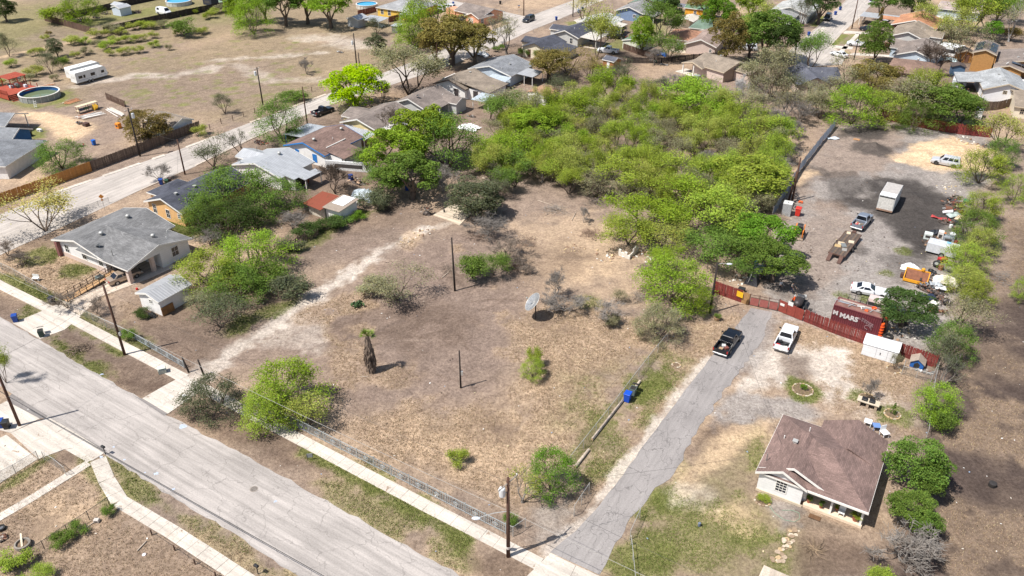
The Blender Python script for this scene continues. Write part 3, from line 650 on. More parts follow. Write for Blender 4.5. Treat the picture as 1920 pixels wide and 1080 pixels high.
roadS=[(-260,570),(-60,688),(20,737),(92,785),(194,850),(305,921),(417,987),(555,1079),(700,1180),(860,1300)]
street=sheet('street',jag(roadN,1.0,.14,4)+jag(roadS,1.0,.12,5)[::-1],.012,ROADM)
upN=[(-260,500),(0,402),(105,360),(215,322),(332,282),(480,226),(612,177),(800,106),(888,70),(944,48),(1029,17),(1085,-3),(1180,-38)]
upS=[(-260,590),(0,478),(130,419),(260,358),(367,312),(471,262),(557,224),(640,190),(850,121),(960,74),(993,58),(1049,36),(1099,14),(1130,1),(1220,-35)]
sheet('upper_street',jag(upN,3,.05,6)+jag(upS,3,.08,7)[::-1],.012,ROADF)
sheet('cross_street',jag([(760,-22),(845,0),(905,14),(955,24),(1000,34)],3,.05,8)+jag([(985,52),(955,42),(900,30),(842,15),(760,-8)],3,.05,9),.018,ROADF)
sheet('side_street',jag([(1478,97),(1500,78),(1531,52),(1563,21),(1600,-12),(1668,-60),(1750,-60),(1645,-4),(1613,32),(1578,63),(1556,87),(1575,97),(1586,107),(1578,121),(1500,126),(1480,112),(1478,97)],3,.04,10),.012,ROADF)
lane=sheet('asphalt_lane',jag([(1031,1035),(1078,997),(1124,947),(1176,879),(1240,790),(1290,725),(1345,656),(1385,606),(1408,577)],.9,.07,11)+jag([(1448,585),(1428,640),(1384,700),(1345,752),(1299,822),(1274,872),(1256,898),(1218,926),(1182,972),(1137,1056),(1124,1078)],.8,.22,12),.010,LANEM)
def slab_path(name,centre,width,slab=1.5,z=.035,mat=CONC,seed=0):
 root=tag(bpy.data.objects.new(name,None),kind='structure');COL.objects.link(root)
 q=random.Random(seed)
 P=[G(*p)for p in centre]
 me={}
 for i in range(len(P)-1):
  d=P[i+1]-P[i];L=d.length;n=max(1,round(L/slab));s=L/n
  key=round(s,2)
  an=math.atan2(d.y,d.x)
  mb=MB().bevbox(-s/2+.009,s/2-.009,-width/2,width/2,-.1,0,.015)
  ms=mb.mesh('slab',mat)
  for k in range(n):
   c=P[i]+d*((k+.5)/n)
   put('slab',ms,root,(c.x,c.y,z+q.uniform(-.008,.01)),(q.uniform(-.006,.006),q.uniform(-.006,.006),an+q.uniform(-.006,.006)))
 return root
slab_path('front_sidewalk',[(-60,498),(0,534),(102,585)],1.45,seed=1)
slab_path('front_sidewalk',[(138,600),(240,654),(345,709)],1.45,seed=2)
slab_path('front_sidewalk',[(374,724),(495,789),(640,865),(800,949),(906,1003),(1012,1058)],1.45,seed=3)
slab_path('curving_sidewalk',[(184,861),(200,900),(224,939)],1.55,1.35,seed=4)
slab_path('curving_sidewalk',[(224,939),(324,998),(400,1047),(470,1093)],1.5,1.4,seed=5)
slab_path('garden_walk',[(-40,993),(60,934),(166,868)],1.05,2.2,seed=6)
slab_path('kerb_walk',[(78,788),(130,818),(186,856)],1.5,1.7,seed=7)
def slabs(name,quads,z,mat,gap=.02):
 root=tag(bpy.data.objects.new(name,None),kind='structure');COL.objects.link(root)
 for qd in quads:
  P=[G(*p)for p in qd]
  c=sum(P,Vector())/len(P)
  P=[c+(p-c)*(1-gap/max(.5,(p-c).length))for p in P]
  MB().prism([(p.x,p.y)for p in P],-.08,z).obj('slab',mat,root)
 return root
slabs('driveway_apron',[[(24,606),(68,588),(95,604),(50,621)],[(50,621),(95,604),(122,618),(75,636)],[(68,588),(110,569),(133,583),(95,604)],[(95,604),(133,583),(152,593),(122,618)]],.03,CONC)
slabs('carport_drive',[[(110,569),(165,545),(190,556),(151,592)],[(165,545),(206,528),(238,538),(190,556)],[(206,528),(240,505),(280,522),(238,538)],[(240,505),(300,478),(330,500),(280,522)]],.028,CONC2)
slabs('lot_apron',[[(267,747),(305,725),(355,748),(315,776)],[(305,725),(346,703),(388,724),(355,748)]],.03,CONC)
slabs('corner_apron',[[(-60,790),(12,752),(75,785),(20,812)],[(20,812),(75,787),(150,838),(120,843),(72,861)],[(-60,850),(12,815),(71,861),(0,906),(-60,940)],[(150,838),(184,858),(164,867),(122,843)]],.03,CONC)
slabs('lane_apron',[[(985,1083),(1032,1037),(1080,1060),(1060,1100)],[(1080,1060),(1126,1081),(1130,1100),(1060,1100)]],.03,CONC)
slabs('gutter_apron',[[(22,738),(94,783),(75,785),(12,752)],[(94,783),(200,845),(190,854),(80,786)],[(252,743),(268,748),(316,775),(308,780)]],.02,ASPH)
slabs('old_house_floor',[[(812,404),(845,386),(865,396),(836,412)],[(845,386),(862,384),(884,399),(865,396)],[(836,412),(865,396),(884,401),(862,423)]],.10,pave_mat('old_floor_concrete',(206,190,168),crack=.3,streak=.25))
slabs('far_walks',[[(1532,60),(1548,46),(1553,48),(1538,62)],[(1573,96),(1606,62),(1613,64),(1582,97)],[(1553,84),(1600,88),(1598,93),(1556,90)],[(1590,103),(1680,108),(1680,104),(1600,99)],[(1578,57),(1630,60),(1632,64),(1582,63)],[(1050,58),(1078,62),(1080,59),(1058,54)],[(1075,38),(1098,30),(1105,33),(1082,42)]],.02,CONC)
def kerb(pts,w=.35,h=.12,seed=0,name='kerb',seg=3.0,mat=None,gapp=.2):
 root=tag(bpy.data.objects.new(name,None),kind='structure');COL.objects.link(root)
 q=random.Random(seed)
 P=[G(*p)for p in pts]
 for i in range(len(P)-1):
  d=P[i+1]-P[i];n=max(1,round(d.length/seg));s=d.length/n;an=math.atan2(d.y,d.x)
  ms=MB().bevbox(-s/2+.02,s/2-.02,-w/2,w/2,-.1,h,.03).mesh('kerbstone',mat or CONC2)
  for k in range(n):
   if q.random()<gapp:continue
   c=P[i]+d*((k+.5)/n)
   put('kerbstone',ms,root,(c.x,c.y,q.uniform(-.03,.0)),(0,0,an))
kerb([(60,379),(105,361),(215,323),(332,283),(420,250)],.9,.10,1,'raised_walk',2.4,CONC,.25)
kerb([(470,230),(540,204),(612,177)],.8,.14,2,'street_kerb',3,CONC2,.1)
kerb([(265,356),(367,311),(471,261),(557,223),(640,189)],.3,.12,3,'street_kerb',3,CONC2,.1)
kerb([(1478,97),(1531,52),(1590,-2)],.3,.12,4,'street_kerb',3,CONC2,.1)
kerb([(1586,107),(1575,97),(1556,87),(1578,63),(1613,32)],.3,.12,5,'street_kerb',2.5,CONC2,.15)
BLUE=pm('sprayed_blue_marks',(176,186,200),.9,.2,6)
for i,(px,py,r)in enumerate([(343,799,.8),(293,888,.5),(191,702,.45),(326,917,.35),(213,838,.3),(233,862,.25),(272,886,.2),(516,940,.4),(190,857,.5)]):
 q=random.Random(i);c=G(px,py)
 MB().prism([(c.x+r*.7*q.uniform(.35,1)*math.cos(a),c.y+r*.6*q.uniform(.3,1)*math.sin(a))for a in[k*.524 for k in range(12)]],.013,.017 if px not in(190,)else .05).obj('paint_mark',BLUE,street)
c=G(476,917)
mh=thing('manhole','round iron manhole cover in the near street','manhole',(c.x,c.y,.012))
MB().lathe([(.42,0),(.42,.012)],20).obj('rim',pm('manhole_rim',(150,140,130)),mh)
MB().lathe([(.34,0),(.34,.018),(.3,.02)],20).obj('lid',pm('manhole_lid',(120,112,104),.6,.3,8),mh)
# --- vegetation
def leaf_mat():
 m,nt,b=newmat('foliage')
 a=N(nt,'ShaderNodeAttribute',attribute_name='tint')
 oi=N(nt,'ShaderNodeObjectInfo')
 c=mixc(nt,1.0,oi.outputs['Color'],a.outputs['Color'],'MULTIPLY')
 hv=N(nt,'ShaderNodeHueSaturation')
 mr=N(nt,'ShaderNodeMapRange');nt.links.new(oi.outputs['Random'],mr.inputs[0]);mr.inputs[3].default_value=.490;mr.inputs[4].default_value=.510
 nt.links.new(mr.outputs[0],hv.inputs['Hue']);nt.links.new(c,hv.inputs['Color'])
 mr2=N(nt,'ShaderNodeMapRange');nt.links.new(oi.outputs['Random'],mr2.inputs[0]);mr2.inputs[3].default_value=.86;mr2.inputs[4].default_value=1.12
 nt.links.new(mr2.outputs[0],hv.inputs['Value'])
 d=N(nt,'ShaderNodeBsdfDiffuse');t=N(nt,'ShaderNodeBsdfTranslucent')
 nt.links.new(hv.outputs[0],d.inputs[0])
 ty=mixc(nt,1.0,hv.outputs[0],(1.1,1.1,.7),'MULTIPLY')
 nt.links.new(ty,t.inputs[0])
 mx=N(nt,'ShaderNodeMixShader');mx.inputs[0].default_value=.27
 nt.links.new(d.outputs[0],mx.inputs[1]);nt.links.new(t.outputs[0],mx.inputs[2])
 nt.links.new(mx.outputs[0],nt.nodes['Material Output'].inputs['Surface'])
 return m
LEAF=leaf_mat()
BARK=pm('bark',(104,90,78),.9,.3,3,rnd=.25,objcol=True)
def twigs(segs,n=3):
 """segs: list of p0,p1,r0,r1 -> arrays"""
 P0=np.array([s[0]for s in segs]);P1=np.array([s[1]for s in segs])
 R0=np.array([s[2]for s in segs])[:,None];R1=np.array([s[3]for s in segs])[:,None]
 d=P1-P0;d/=np.linalg.norm(d,axis=1,keepdims=True)+1e-9
 ref=np.where(np.abs(d[:,2:3])<.9,np.array([[0,0,1.0]]),np.array([[1.0,0,0]]))
 a=np.cross(d,ref);a/=np.linalg.norm(a,axis=1,keepdims=True)+1e-9
 b=np.cross(d,a)
 V=[]
 for k in range(n):
  t=2*math.pi*k/n
  V.append(P0+(a*math.cos(t)+b*math.sin(t))*R0)
 for k in range(n):
  t=2*math.pi*k/n
  V.append(P1+(a*math.cos(t)+b*math.sin(t))*R1)
 V=np.stack(V,1)
 base=(np.arange(len(segs))*2*n)[:,None]
 F=np.stack([np.concatenate([base+k,base+(k+1)%n,base+n+(k+1)%n,base+n+k],1)for k in range(n)],1).reshape(-1,4)
 return V.reshape(-1,3),F
def skeleton(seed,stems,spread,levels,split,fac=.74,jit=.45,up=.15,r0=.022,first=.34,trunk=0.0):
 q=random.Random(seed);segs=[];tips=[]
 def grow(p,d,L,r,lv):
  k=2 if lv<3 else 1
  cur=p
  for i in range(k):
   d=(d+Vector((q.uniform(-1,1),q.uniform(-1,1),q.uniform(-.6,.8)))*jit*.35+Vector((0,0,up*.3))).normalized()
   nx_=cur+d*(L/k)
   ra,rb=r*(1-.3*i/k),r*(1-.3*(i+1)/k)
   segs.append((tuple(cur),tuple(nx_),ra,rb,lv));cur=nx_
  if lv>=levels-2:tips.append((tuple(cur),lv))
  if lv==levels:return
  for s in range(q.choice(split)):
   nd=(d+Vector((q.gauss(0,1),q.gauss(0,1),q.gauss(0,.6)))*jit+Vector((0,0,up))).normalized()
   grow(cur,nd,L*fac*q.uniform(.8,1.2),r*.62,lv+1)
 base=Vector((0,0,0))
 if trunk:
  top=Vector((q.uniform(-.03,.03),q.uniform(-.03,.03),trunk))
  segs.append(((0,0,-.02),tuple(top),r0*1.9,r0*1.5,0));base=top
 for s in range(stems):
  a=6.283*(s+q.uniform(-.3,.3))/stems
  d=Vector((math.cos(a)*spread,math.sin(a)*spread,1)).normalized()
  grow(base,d,first*q.uniform(.85,1.15),r0*q.uniform(.8,1.1),1)
 mz=max(s[1][2]for s in segs)
 mr=sorted(math.hypot(s[1][0],s[1][1])for s in segs)[int(len(segs)*.97)]
 f=lambda p:(p[0]*.46/mr,p[1]*.46/mr,max(p[2],-.02)*.95/mz)
 segs=[(f(s[0]),f(s[1]),s[2],s[3],s[4])for s in segs]
 return segs,[(f(t[0]),t[1])for t in tips]
def leaves(centres,per,sig,size,seed,up=.5,tint=.28,shell=None):
 q=np.random.RandomState(seed)
 C=np.repeat(np.array(centres),per,0)
 n=len(C)
 if shell is None:
  off=q.normal(0,1,(n,3))*np.array(sig)
 else:
  off=q.normal(0,1,(n,3));off/=np.linalg.norm(off,axis=1,keepdims=True)
  off[:,2]=np.where(off[:,2]<-.35,-off[:,2],off[:,2])
  off*=(q.uniform(.55,1.0,(n,1))**.6)*np.repeat(np.array(shell),per)[:,None]*np.array([1,1,.8])
 P=C+off
 nr=q.normal(0,1,(n,3));nr[:,2]=np.abs(nr[:,2])+up;nr/=np.linalg.norm(nr,axis=1,keepdims=True)
 a=np.cross(nr,q.normal(0,1,(n,3)));a/=np.linalg.norm(a,axis=1,keepdims=True)+1e-9
 b=np.cross(nr,a)
 s=size*q.uniform(.55,1.35,(n,1))
 V=np.stack([P-a*s,P-b*s*.55+nr*s*.2,P+a*s,P+b*s*.55+nr*s*.2],1).reshape(-1,3)
 F=np.arange(4*n).reshape(-1,4)
 ct=np.repeat(q.uniform(1-tint*.6,1+tint*.6,(len(centres),1)),per,0)
 t=ct*q.uniform(1-tint,1+tint,(n,1))*np.stack([q.uniform(.9,1.12,n),np.ones(n),q.uniform(.8,1.15,n)],1)
 return V,F,t
PROTO={}
def proto(style,k):
 key=(style,k)
 if key in PROTO:return PROTO[key]
 sd=100*k+sum(map(ord,style))
 q=random.Random(sd)
 if style=='mesquite':
  segs,tips=skeleton(sd,3,.75,5,(2,2,3),.76,.5,.06,.016)
  tp=[t[0]for t in tips if t[0][2]>.22]
  q.shuffle(tp);tp=tp[:100]
  lv=leaves(tp,84,(.064,.064,.056),.0125,sd,tint=.36)
 elif style=='airy':
  segs,tips=skeleton(sd,4,.65,5,(2,2,3),.76,.5,.10,.013)
  tp=[t[0]for t in tips if t[0][2]>.25];q.shuffle(tp)
  lv=leaves(tp[:95],40,(.06,.06,.048),.012,sd,tint=.38)
 elif style=='sparse':
  segs,tips=skeleton(sd,3,.6,6,(2,2,2,3),.78,.45,.10,.017,trunk=.12)
  tp=[t[0]for t in tips];q.shuffle(tp)
  lv=leaves(tp[:90],18,(.042,.042,.032),.011,sd,tint=.35)
 elif style=='bare':
  segs,tips=skeleton(sd,4,.5,6,(2,2,3),.78,.5,.10,.014,first=.3)
  lv=None
 elif style=='oak':
  segs,tips=skeleton(sd,4,.6,3,(2,3),.7,.5,.1,.03,trunk=.22)
  cs,rr=[],[]
  for i in range(46):
   th,ph=q.uniform(0,6.283),math.acos(q.uniform(-.35,1))
   r=q.uniform(.62,1.0)
   c=(r*.40*math.sin(ph)*math.cos(th),r*.40*math.sin(ph)*math.sin(th),.56+r*.34*math.cos(ph))
   cs.append(c);rr.append(q.uniform(.085,.15))
  lv=leaves(cs,240,None,.0145,sd,shell=rr,tint=.3)
 elif style=='round':
  segs,tips=skeleton(sd,3,.5,3,(2,3),.7,.5,.1,.03,trunk=.12)
  cs,rr=[],[]
  for i in range(52):
   th,ph=q.uniform(0,6.283),math.acos(q.uniform(-.75,1))
   r=q.uniform(.6,1.0)
   cs.append((r*.40*math.sin(ph)*math.cos(th),r*.40*math.sin(ph)*math.sin(th),.52+r*.40*math.cos(ph)));rr.append(q.uniform(.10,.17))
  lv=leaves(cs,230,None,.0155,sd,shell=rr,tint=.28)
 elif style=='shrub':
  segs,tips=skeleton(sd,6,.9,4,(2,2),.7,.5,.15,.012,first=.4)
  tp=[t[0]for t in tips];q.shuffle(tp)
  lv=leaves(tp[:60],60,(.088,.088,.08),.025,sd,tint=.34)
 elif style=='bush':
  segs,tips=skeleton(sd,5,.8,4,(2,2,3),.74,.5,.12,.014,first=.36)
  cs=[]
  for i in range(95):
   th,z=q.uniform(0,6.283),q.uniform(.08,1)**.8
   r=.46*(1-max(0,z-.35)**1.6)*q.uniform(.45,1)**.6*(1+.18*math.sin(3*th+k))
   cs.append((r*math.cos(th),r*math.sin(th),z*.93))
  lv=leaves(cs,120,(.052,.052,.046),.0108,sd,tint=.36)
 elif style=='cone':
  segs=[((0,0,-.02),(0,0,.9),.03,.006,1)]
  cs,rr=[],[]
  for i in range(46):
   z=q.uniform(.05,.95);r=.42*(1-z)+.03;th=q.uniform(0,6.283)
   cs.append((r*math.cos(th)*q.uniform(.4,.9),r*math.sin(th)*q.uniform(.4,.9),z));rr.append(.07+.05*(1-z))
  lv=leaves(cs,90,None,.02,sd,shell=rr)
 if style in('oak','round'):segs=[((s[0][0]*.62,s[0][1]*.62,s[0][2]*.74),(s[1][0]*.62,s[1][1]*.62,s[1][2]*.74),s[2]*.8,s[3]*.8,s[4])for s in segs]
 big=[s for s in segs if s[4]<=2]
 fine=[s for s in segs if s[4]>2]
 if style=='bare':
  for t,lvv in tips:
   for j in range(2):
    d=Vector((q.gauss(0,1),q.gauss(0,1),q.uniform(-.1,1.4))).normalized()*q.uniform(.05,.12)
    fine.append((t,(t[0]+d.x,t[1]+d.y,t[2]+d.z),.0026,.0018,7))
 tm=bpy.data.meshes.new('trunk')
 Vb,Fb=twigs(big,6)
 if style!='bare' and fine:
  Vf,Ff=twigs([(s[0],s[1],max(s[2],.0022),max(s[3],.0018))for s in fine],3)
  Vb,Fb=np.concatenate([Vb,Vf]),np.concatenate([Fb,Ff+len(Vb)])
 trunk=raw_mesh('trunk',Vb,Fb,None,BARK)
 if lv is None:
  Vf,Ff=twigs([(s[0],s[1],max(s[2],.0034),max(s[3],.0027))for s in fine],3)
  crown=raw_mesh('crown',Vf,Ff,None,BARK)
 else:
  crown=raw_mesh('crown',lv[0],lv[1],lv[2],LEAF)
 PROTO[key]=(trunk,crown)
 return PROTO[key]
LC={k:tuple(v*f for v in lin(c))+(1,)for k,(c,f)in{'lime':((160,192,20),1.0),'bright':((134,160,54),.97),'mes':((160,168,84),.98),'mes2':((146,163,66),.98),'mid':((106,132,60),.98),'dark':((80,100,54),.9),'olive':((134,122,72),.95),'gray':((146,144,112),.95),'graydk':((104,110,84),.95),'yellow':((184,176,104),.95),'fresh':((108,146,50),.92)}.items()}
BC={'tree':(1,1,1,1),'gray':(1.75,2.1,2.45,1),'pale':(3.0,3.9,5.0,1),'brown':(1.5,1.6,1.65,1),'dark':(.6,.56,.52,1)}
_tk=[0]
def tree(cx,cy,wpx,h,style,col,label,group=None,name=None,cat='tree',bark='tree',ground_px=None,k=None):
 """cx,cy: survey pixel of the crown's middle, wpx crown width there, h height in metres"""
 if style not in('shrub','bare'):h*=1.10;wpx*=1.08
 if style!='shrub':h*=1+.38*max(0,min(1,(330-cy)/300))
 c=G(cx,cy,.55*h)
 w=wpx/(scale_at(cy)*60/(60-.55*h)*1.0)
 w*={'mesquite':1.28,'airy':1.25,'sparse':1.2,'bare':1.1,'shrub':1.12,'oak':1.28,'round':1.2,'bush':1.15}.get(style,1.12)
 _tk[0]+=1
 k=(_tk[0]*7%3)if k is None else k
 tr,cr=proto(style,k)
 nm=name or{'mesquite':'mesquite_tree','airy':'mesquite_tree','sparse':'sparse_tree','bare':'bare_tree','oak':'broad_tree','round':'round_tree','shrub':'shrub','bush':'mesquite_tree','cone':'conifer_tree'}[style]
 if style=='shrub' and cat=='tree':cat='shrub'
 t=thing(nm,label,cat,(c.x,c.y,-.02),RN.uniform(0,6.283),group)
 s=(w/.96,w/.96,h)
 put('trunk',tr,t,scale=s,color=BC[bark])
 put('crown',cr,t,scale=s,color=LC[col]if style!='bare' else BC[bark])
 return t
T=tree
# --- upper left
T(108,288,78,4.6,'bush','mid','round dark green tree between grey house and orange board fence')
T(273,232,78,5.2,'round','olive','olive green tree in front of the tan roofed garage by the upper street',k=1)
T(72,392,122,6.5,'airy','yellow','pale yellow green tree with thin leaves left of the white house')
T(295,322,46,3.0,'bare','gray','leafless tan shrub beside the bins at the dark roofed house',bark='gray',name='bare_shrub',cat='shrub')
T(394,282,74,5.2,'airy','graydk','dark grey green tree on the near side of the upper street',k=0)
T(448,266,44,4.8,'sparse','graydk','small twiggy tree beside the driveway of the white metal roofed house')
T(525,222,80,7.0,'bush','mid','green tree with see-through crown in front of the brown roofed house',k=1)
T(548,252,26,3,'round','dark','small dark bush at the carport post of the brown roofed house',cat='shrub',name='shrub')
T(664,158,100,7.6,'round','lime','vivid lime green tree beside the upper street')
T(715,172,34,4,'airy','graydk','grey green bush at the right foot of the lime tree',cat='shrub',name='shrub')
T(655,205,40,2.5,'airy','gray','grey bush under the lime tree',cat='shrub',name='shrub')
T(762,128,100,8.0,'mesquite','gray','large half-leafed tree with dark forked trunk by the upper street',bark='dark')
T(845,68,100,9.0,'oak','olive','big brownish olive live oak over the upper street')
T(888,78,74,8.0,'oak','olive','right hand brownish olive live oak over the upper street')
T(815,82,50,6.5,'oak','olive','small olive live oak left of the two big ones')
T(950,58,66,7.5,'sparse','gray','grey nearly bare tree on the street corner by the dark roofed houses',bark='gray')
T(925,52,50,6.5,'sparse','gray','grey thin tree behind the big live oaks',bark='gray')
T(705,80,36,3.8,'round','graydk','small round grey green tree in the upper field')
T(573,122,30,3.2,'bare','gray','small leafless tree alone in the upper field',bark='gray')
T(418,192,36,3.6,'airy','graydk','small dark tree by the wire fence of the upper field')
T(342,52,54,4.4,'shrub','mid','rounded willow-like green bush in the scrub below the black fence')
T(470,28,66,6.5,'bush','bright','bright green tree right of the scrub strip')
T(445,12,50,6,'round','bright','bright green tree behind the green shed with black fence')
T(150,14,62,5.5,'bush','bright','green tree at the far corner of the black fenced yard')
T(104,26,54,5.0,'shrub','bright','bushy green tree outside the corner of the black fence')
T(5,14,40,5,'round','dark','dark tree at the left top corner')
T(90,114,36,4.2,'airy','graydk','grey green tree beside the parked travel trailers')
T(103,87,27,3.6,'round','graydk','small dark round tree by the sandy track')
T(10,82,36,4.2,'airy','graydk','small dark tree at the left edge by the sandy track')
T(112,118,24,3.2,'shrub','mid','green bush right of the grey green tree by the trailers')
T(617,12,66,7.5,'oak','bright','green tree left of the grey shed with the pool behind')
T(530,6,56,8,'oak','mid','dark tree at the top behind the upper field')
T(572,2,60,8,'oak','mid','tall green tree at the top edge left of the yellow house')
T(494,4,44,7,'oak','dark','dark tree at the top edge above the upper field')
T(705,48,40,3.2,'airy','graydk','thin grey bush by the low white roof',cat='shrub',name='shrub')
T(800,24,84,9,'bush','bright','tall bright green tree right of the yellow house')
T(775,52,70,7,'bush','bright','lower bright green tree in front of the yellow house')
T(783,76,36,3,'shrub','olive','brown green bush at the foot of the bright green trees')
for i,(a,b,w)in enumerate([(68,96,26),(65,132,32),(30,146,24),(122,112,14),(18,118,22),(0,152,20),(54,144,18),(136,75,30),(158,76,22),(185,62,32),(208,52,34),(225,58,22),(198,84,30),(230,95,24),(160,95,22),(252,48,24),(268,45,26),(283,46,26),(303,44,24),(260,92,20),(288,82,20),(287,65,18),(315,88,12),(378,56,24),(390,28,24),(402,20,20),(425,14,34),(205,98,16),(240,72,26),(218,74,24),(182,80,20),(262,70,22),(330,60,14),(142,102,16),(100,145,14),(373,244,26),(365,20,14),(85,70,14)]):
 T(a,b,w,1.2+w*.035,'shrub',('mes2','mes','gray','mes')[i%4],'low light green scrub bush in the strip below the black fence','scrub bushes in the upper left',name='scrub_bush',cat='shrub')
T(555,178,50,2.0,'shrub','mid','green weeds along the kerb of the upper street')
T(92,62,10,1.5,'shrub','olive','tiny olive bush near the corner of the black fence')
# --- behind the houses on the upper street
T(392,398,80,5.2,'bush','mid','green tree in front of the orange walled house')
T(440,352,130,6.8,'bush','mid','broad green tree behind the orange walled house')
T(510,366,96,5.4,'bush','mid','green tree left of the twin sheds')
T(430,410,110,5.0,'bush','dark','lower dark green tree beneath the broad green tree')
T(352,410,34,3.4,'airy','mes','light tree at the corner of the orange walled house')
T(545,410,60,3.4,'bare','gray','tangle of bare grey shrubs below the twin sheds',bark='gray',name='bare_shrub',cat='shrub')
T(392,505,110,5.0,'bush','mes2','light green mesquite right of the white carport house')
T(470,472,116,5.4,'bush','bright','bright green mesquite above the caliche drive')
T(440,530,96,4.2,'bush','mid','low green mesquite beside the small white shed')
T(500,515,70,3.6,'shrub','mid','green bush at the bend of the caliche drive')
T(552,535,66,3.0,'shrub','graydk','dark green bush with yucca beside the caliche drive')
T(408,585,96,4.0,'airy','graydk','dark twiggy tree between white shed and caliche drive',k=1)
T(375,565,50,3.0,'airy','gray','grey twiggy bush right of the white shed',cat='shrub',name='shrub')
T(624,330,70,6.0,'bare','gray','leafless dark tree in the yard behind the white metal roofed house',bark='dark')
T(735,222,66,7.0,'bare','gray','leafless brown tree in front of the yellow house',bark='brown')
T(695,300,66,5.0,'airy','mid','thin green tree behind the brown roofed house')
T(735,284,96,8.6,'oak','bright','green tree at the left of the big clump beside the houses')
T(790,244,104,10,'oak','bright','tallest green tree of the big clump beside the houses')
T(838,262,112,9,'bush','mid','grey green willow-like tree of the big clump',k=2)
T(770,326,104,7.6,'oak','mid','front green tree of the big clump beside the houses')
T(722,340,60,4.6,'mesquite','mid','low green tree hiding the pale tarp')
T(830,335,64,4.8,'bare','gray','leafless grey bush left of the dark round tree',bark='gray',name='bare_shrub',cat='shrub')
T(700,368,60,3.2,'shrub','graydk','dark bush right of the pale tarp')
T(712,378,40,2.8,'airy','graydk','small thin tree beside the bathtub',k=0)
T(893,368,96,5.8,'round','graydk','dense dark olive tree beside the old concrete floor',k=2)
T(960,190,90,5.5,'airy','gray','grey green thin tree in front of the white house',k=1)
T(935,205,70,5.0,'mesquite','mid','green tree beside the patio of the white house')
T(1000,200,60,6.0,'sparse','gray','grey tree beside the rusty brown roof',bark='gray')
T(905,150,30,3,'sparse','gray','twiggy grey bush between the white houses',bark='gray',cat='shrub',name='shrub')
# --- top middle
T(1122,55,64,9.5,'mesquite','mes','tall slender light green tree behind the dark roofed houses',k=2)
T(1095,10,50,6,'airy','yellow','yellowish tree by the bins at the upper street')
T(1206,62,46,7.0,'round','bright','light green dense tree left of the pink house')
T(1240,40,60,8.0,'mesquite','mid','green tree between the pale garage and the pink house')
T(1256,82,50,5.5,'mesquite','mid','green tree at the dark board fence by the pink house')
T(1228,100,36,4,'bare','gray','leafless bush at the end of the dark board fence',bark='gray',name='bare_shrub',cat='shrub')
T(1250,8,44,7,'oak','dark','dark green tree behind the blue tarp')
T(1065,110,90,5.2,'airy','olive','brown green tree in front of the dark roofed cream house',k=0)
T(1030,118,66,5.4,'oak','olive','brown olive tree beside the white patio')
T(1110,130,60,4.2,'airy','olive','thin olive tree in front of the small brown shed')
T(1150,140,54,4.0,'airy','graydk','dark grey bush below the small brown shed',cat='shrub',name='shrub')
T(1175,128,52,5,'sparse','graydk','dark twiggy tree right of the small brown shed',bark='dark')
T(988,98,13,2.2,'shrub','mid','clipped green hedge bush at the corner of the cream house')
T(1009,101,18,2.4,'shrub','mid','clipped green hedge bush under the gable of the cream house')
T(978,97,12,2.4,'shrub','mid','tall narrow hedge bush left of the cream house')
T(930,92,13,1.4,'shrub','mid','small round hedge bush by the street under the grey tree')
T(941,88,13,1.4,'shrub','mid','second small round hedge bush by the street under the grey tree')
T(1345,30,54,8.0,'oak','fresh','fresh green tree right of the green roofed house')
T(1368,66,62,9.0,'round','olive','tall olive brown tree right of the pink house')
T(1418,38,58,8.5,'mesquite','mes','yellow green tree behind the dark green clump')
T(1440,62,90,9.0,'oak','mid','large dark green tree over the silver car')
T(1465,75,60,8.0,'oak','dark','dark green tree beside the side street')
T(1410,70,50,7.0,'oak','mid','green tree left of the large dark tree over the silver car')
T(1462,118,84,7.0,'airy','gray','grey olive tree behind the slate roofed house',k=1)
T(1450,150,80,6.0,'airy','gray','thin grey green tree left of the slate roofed house',k=2)
T(1330,5,60,7,'oak','olive','olive tree at the top above the green roofed house')
T(1410,5,50,7,'oak','bright','light tree at the top beyond the pale track')
T(1525,94,50,6.5,'mesquite','mid','green tree standing at the head of the cul-de-sac')
T(1648,74,52,7.5,'round','mid','green tree beside the white pickup on the drive')
T(1647,50,24,7.5,'cone','olive','narrow pointed olive tree behind the green tree on the drive')
T(1508,12,40,7,'airy','graydk','thin dark tree left of the side street',k=2)
T(1540,8,50,7,'oak','dark','dark tree left of the side street at the top edge')
T(1655,5,44,6,'oak','mid','green bush cluster at the top right of the side street')
T(1715,8,46,6,'oak','dark','dark green tree behind the orange roofed house')
T(1740,28,50,6,'airy','mes','light green thin tree beside the orange roofed house')
T(1822,18,84,8.5,'mesquite','mes2','broad green tree at the top right')
T(1862,20,66,8.0,'mesquite','mid','green tree at the top right beside the pale roofs')
T(1790,40,54,7,'mesquite','mes','light green tree right of the pale blue house')
T(1812,74,74,7.5,'airy','gray','wide grey twiggy tree above the orange two-storey house',k=0)
T(1864,56,32,5.0,'oak','fresh','small fresh green tree above the solar panels')
T(1905,32,60,8.0,'sparse','gray','pale nearly bare tree at the top right edge',bark='pale')
T(1880,5,60,7,'mesquite','bright','bright green tree at the top right edge')
T(1898,62,30,4,'shrub','olive','brown green bush right of the solar panel roof')
T(1756,104,62,6.5,'bare','gray','gnarled dark leafless tree right of the grey roofed house',bark='dark')
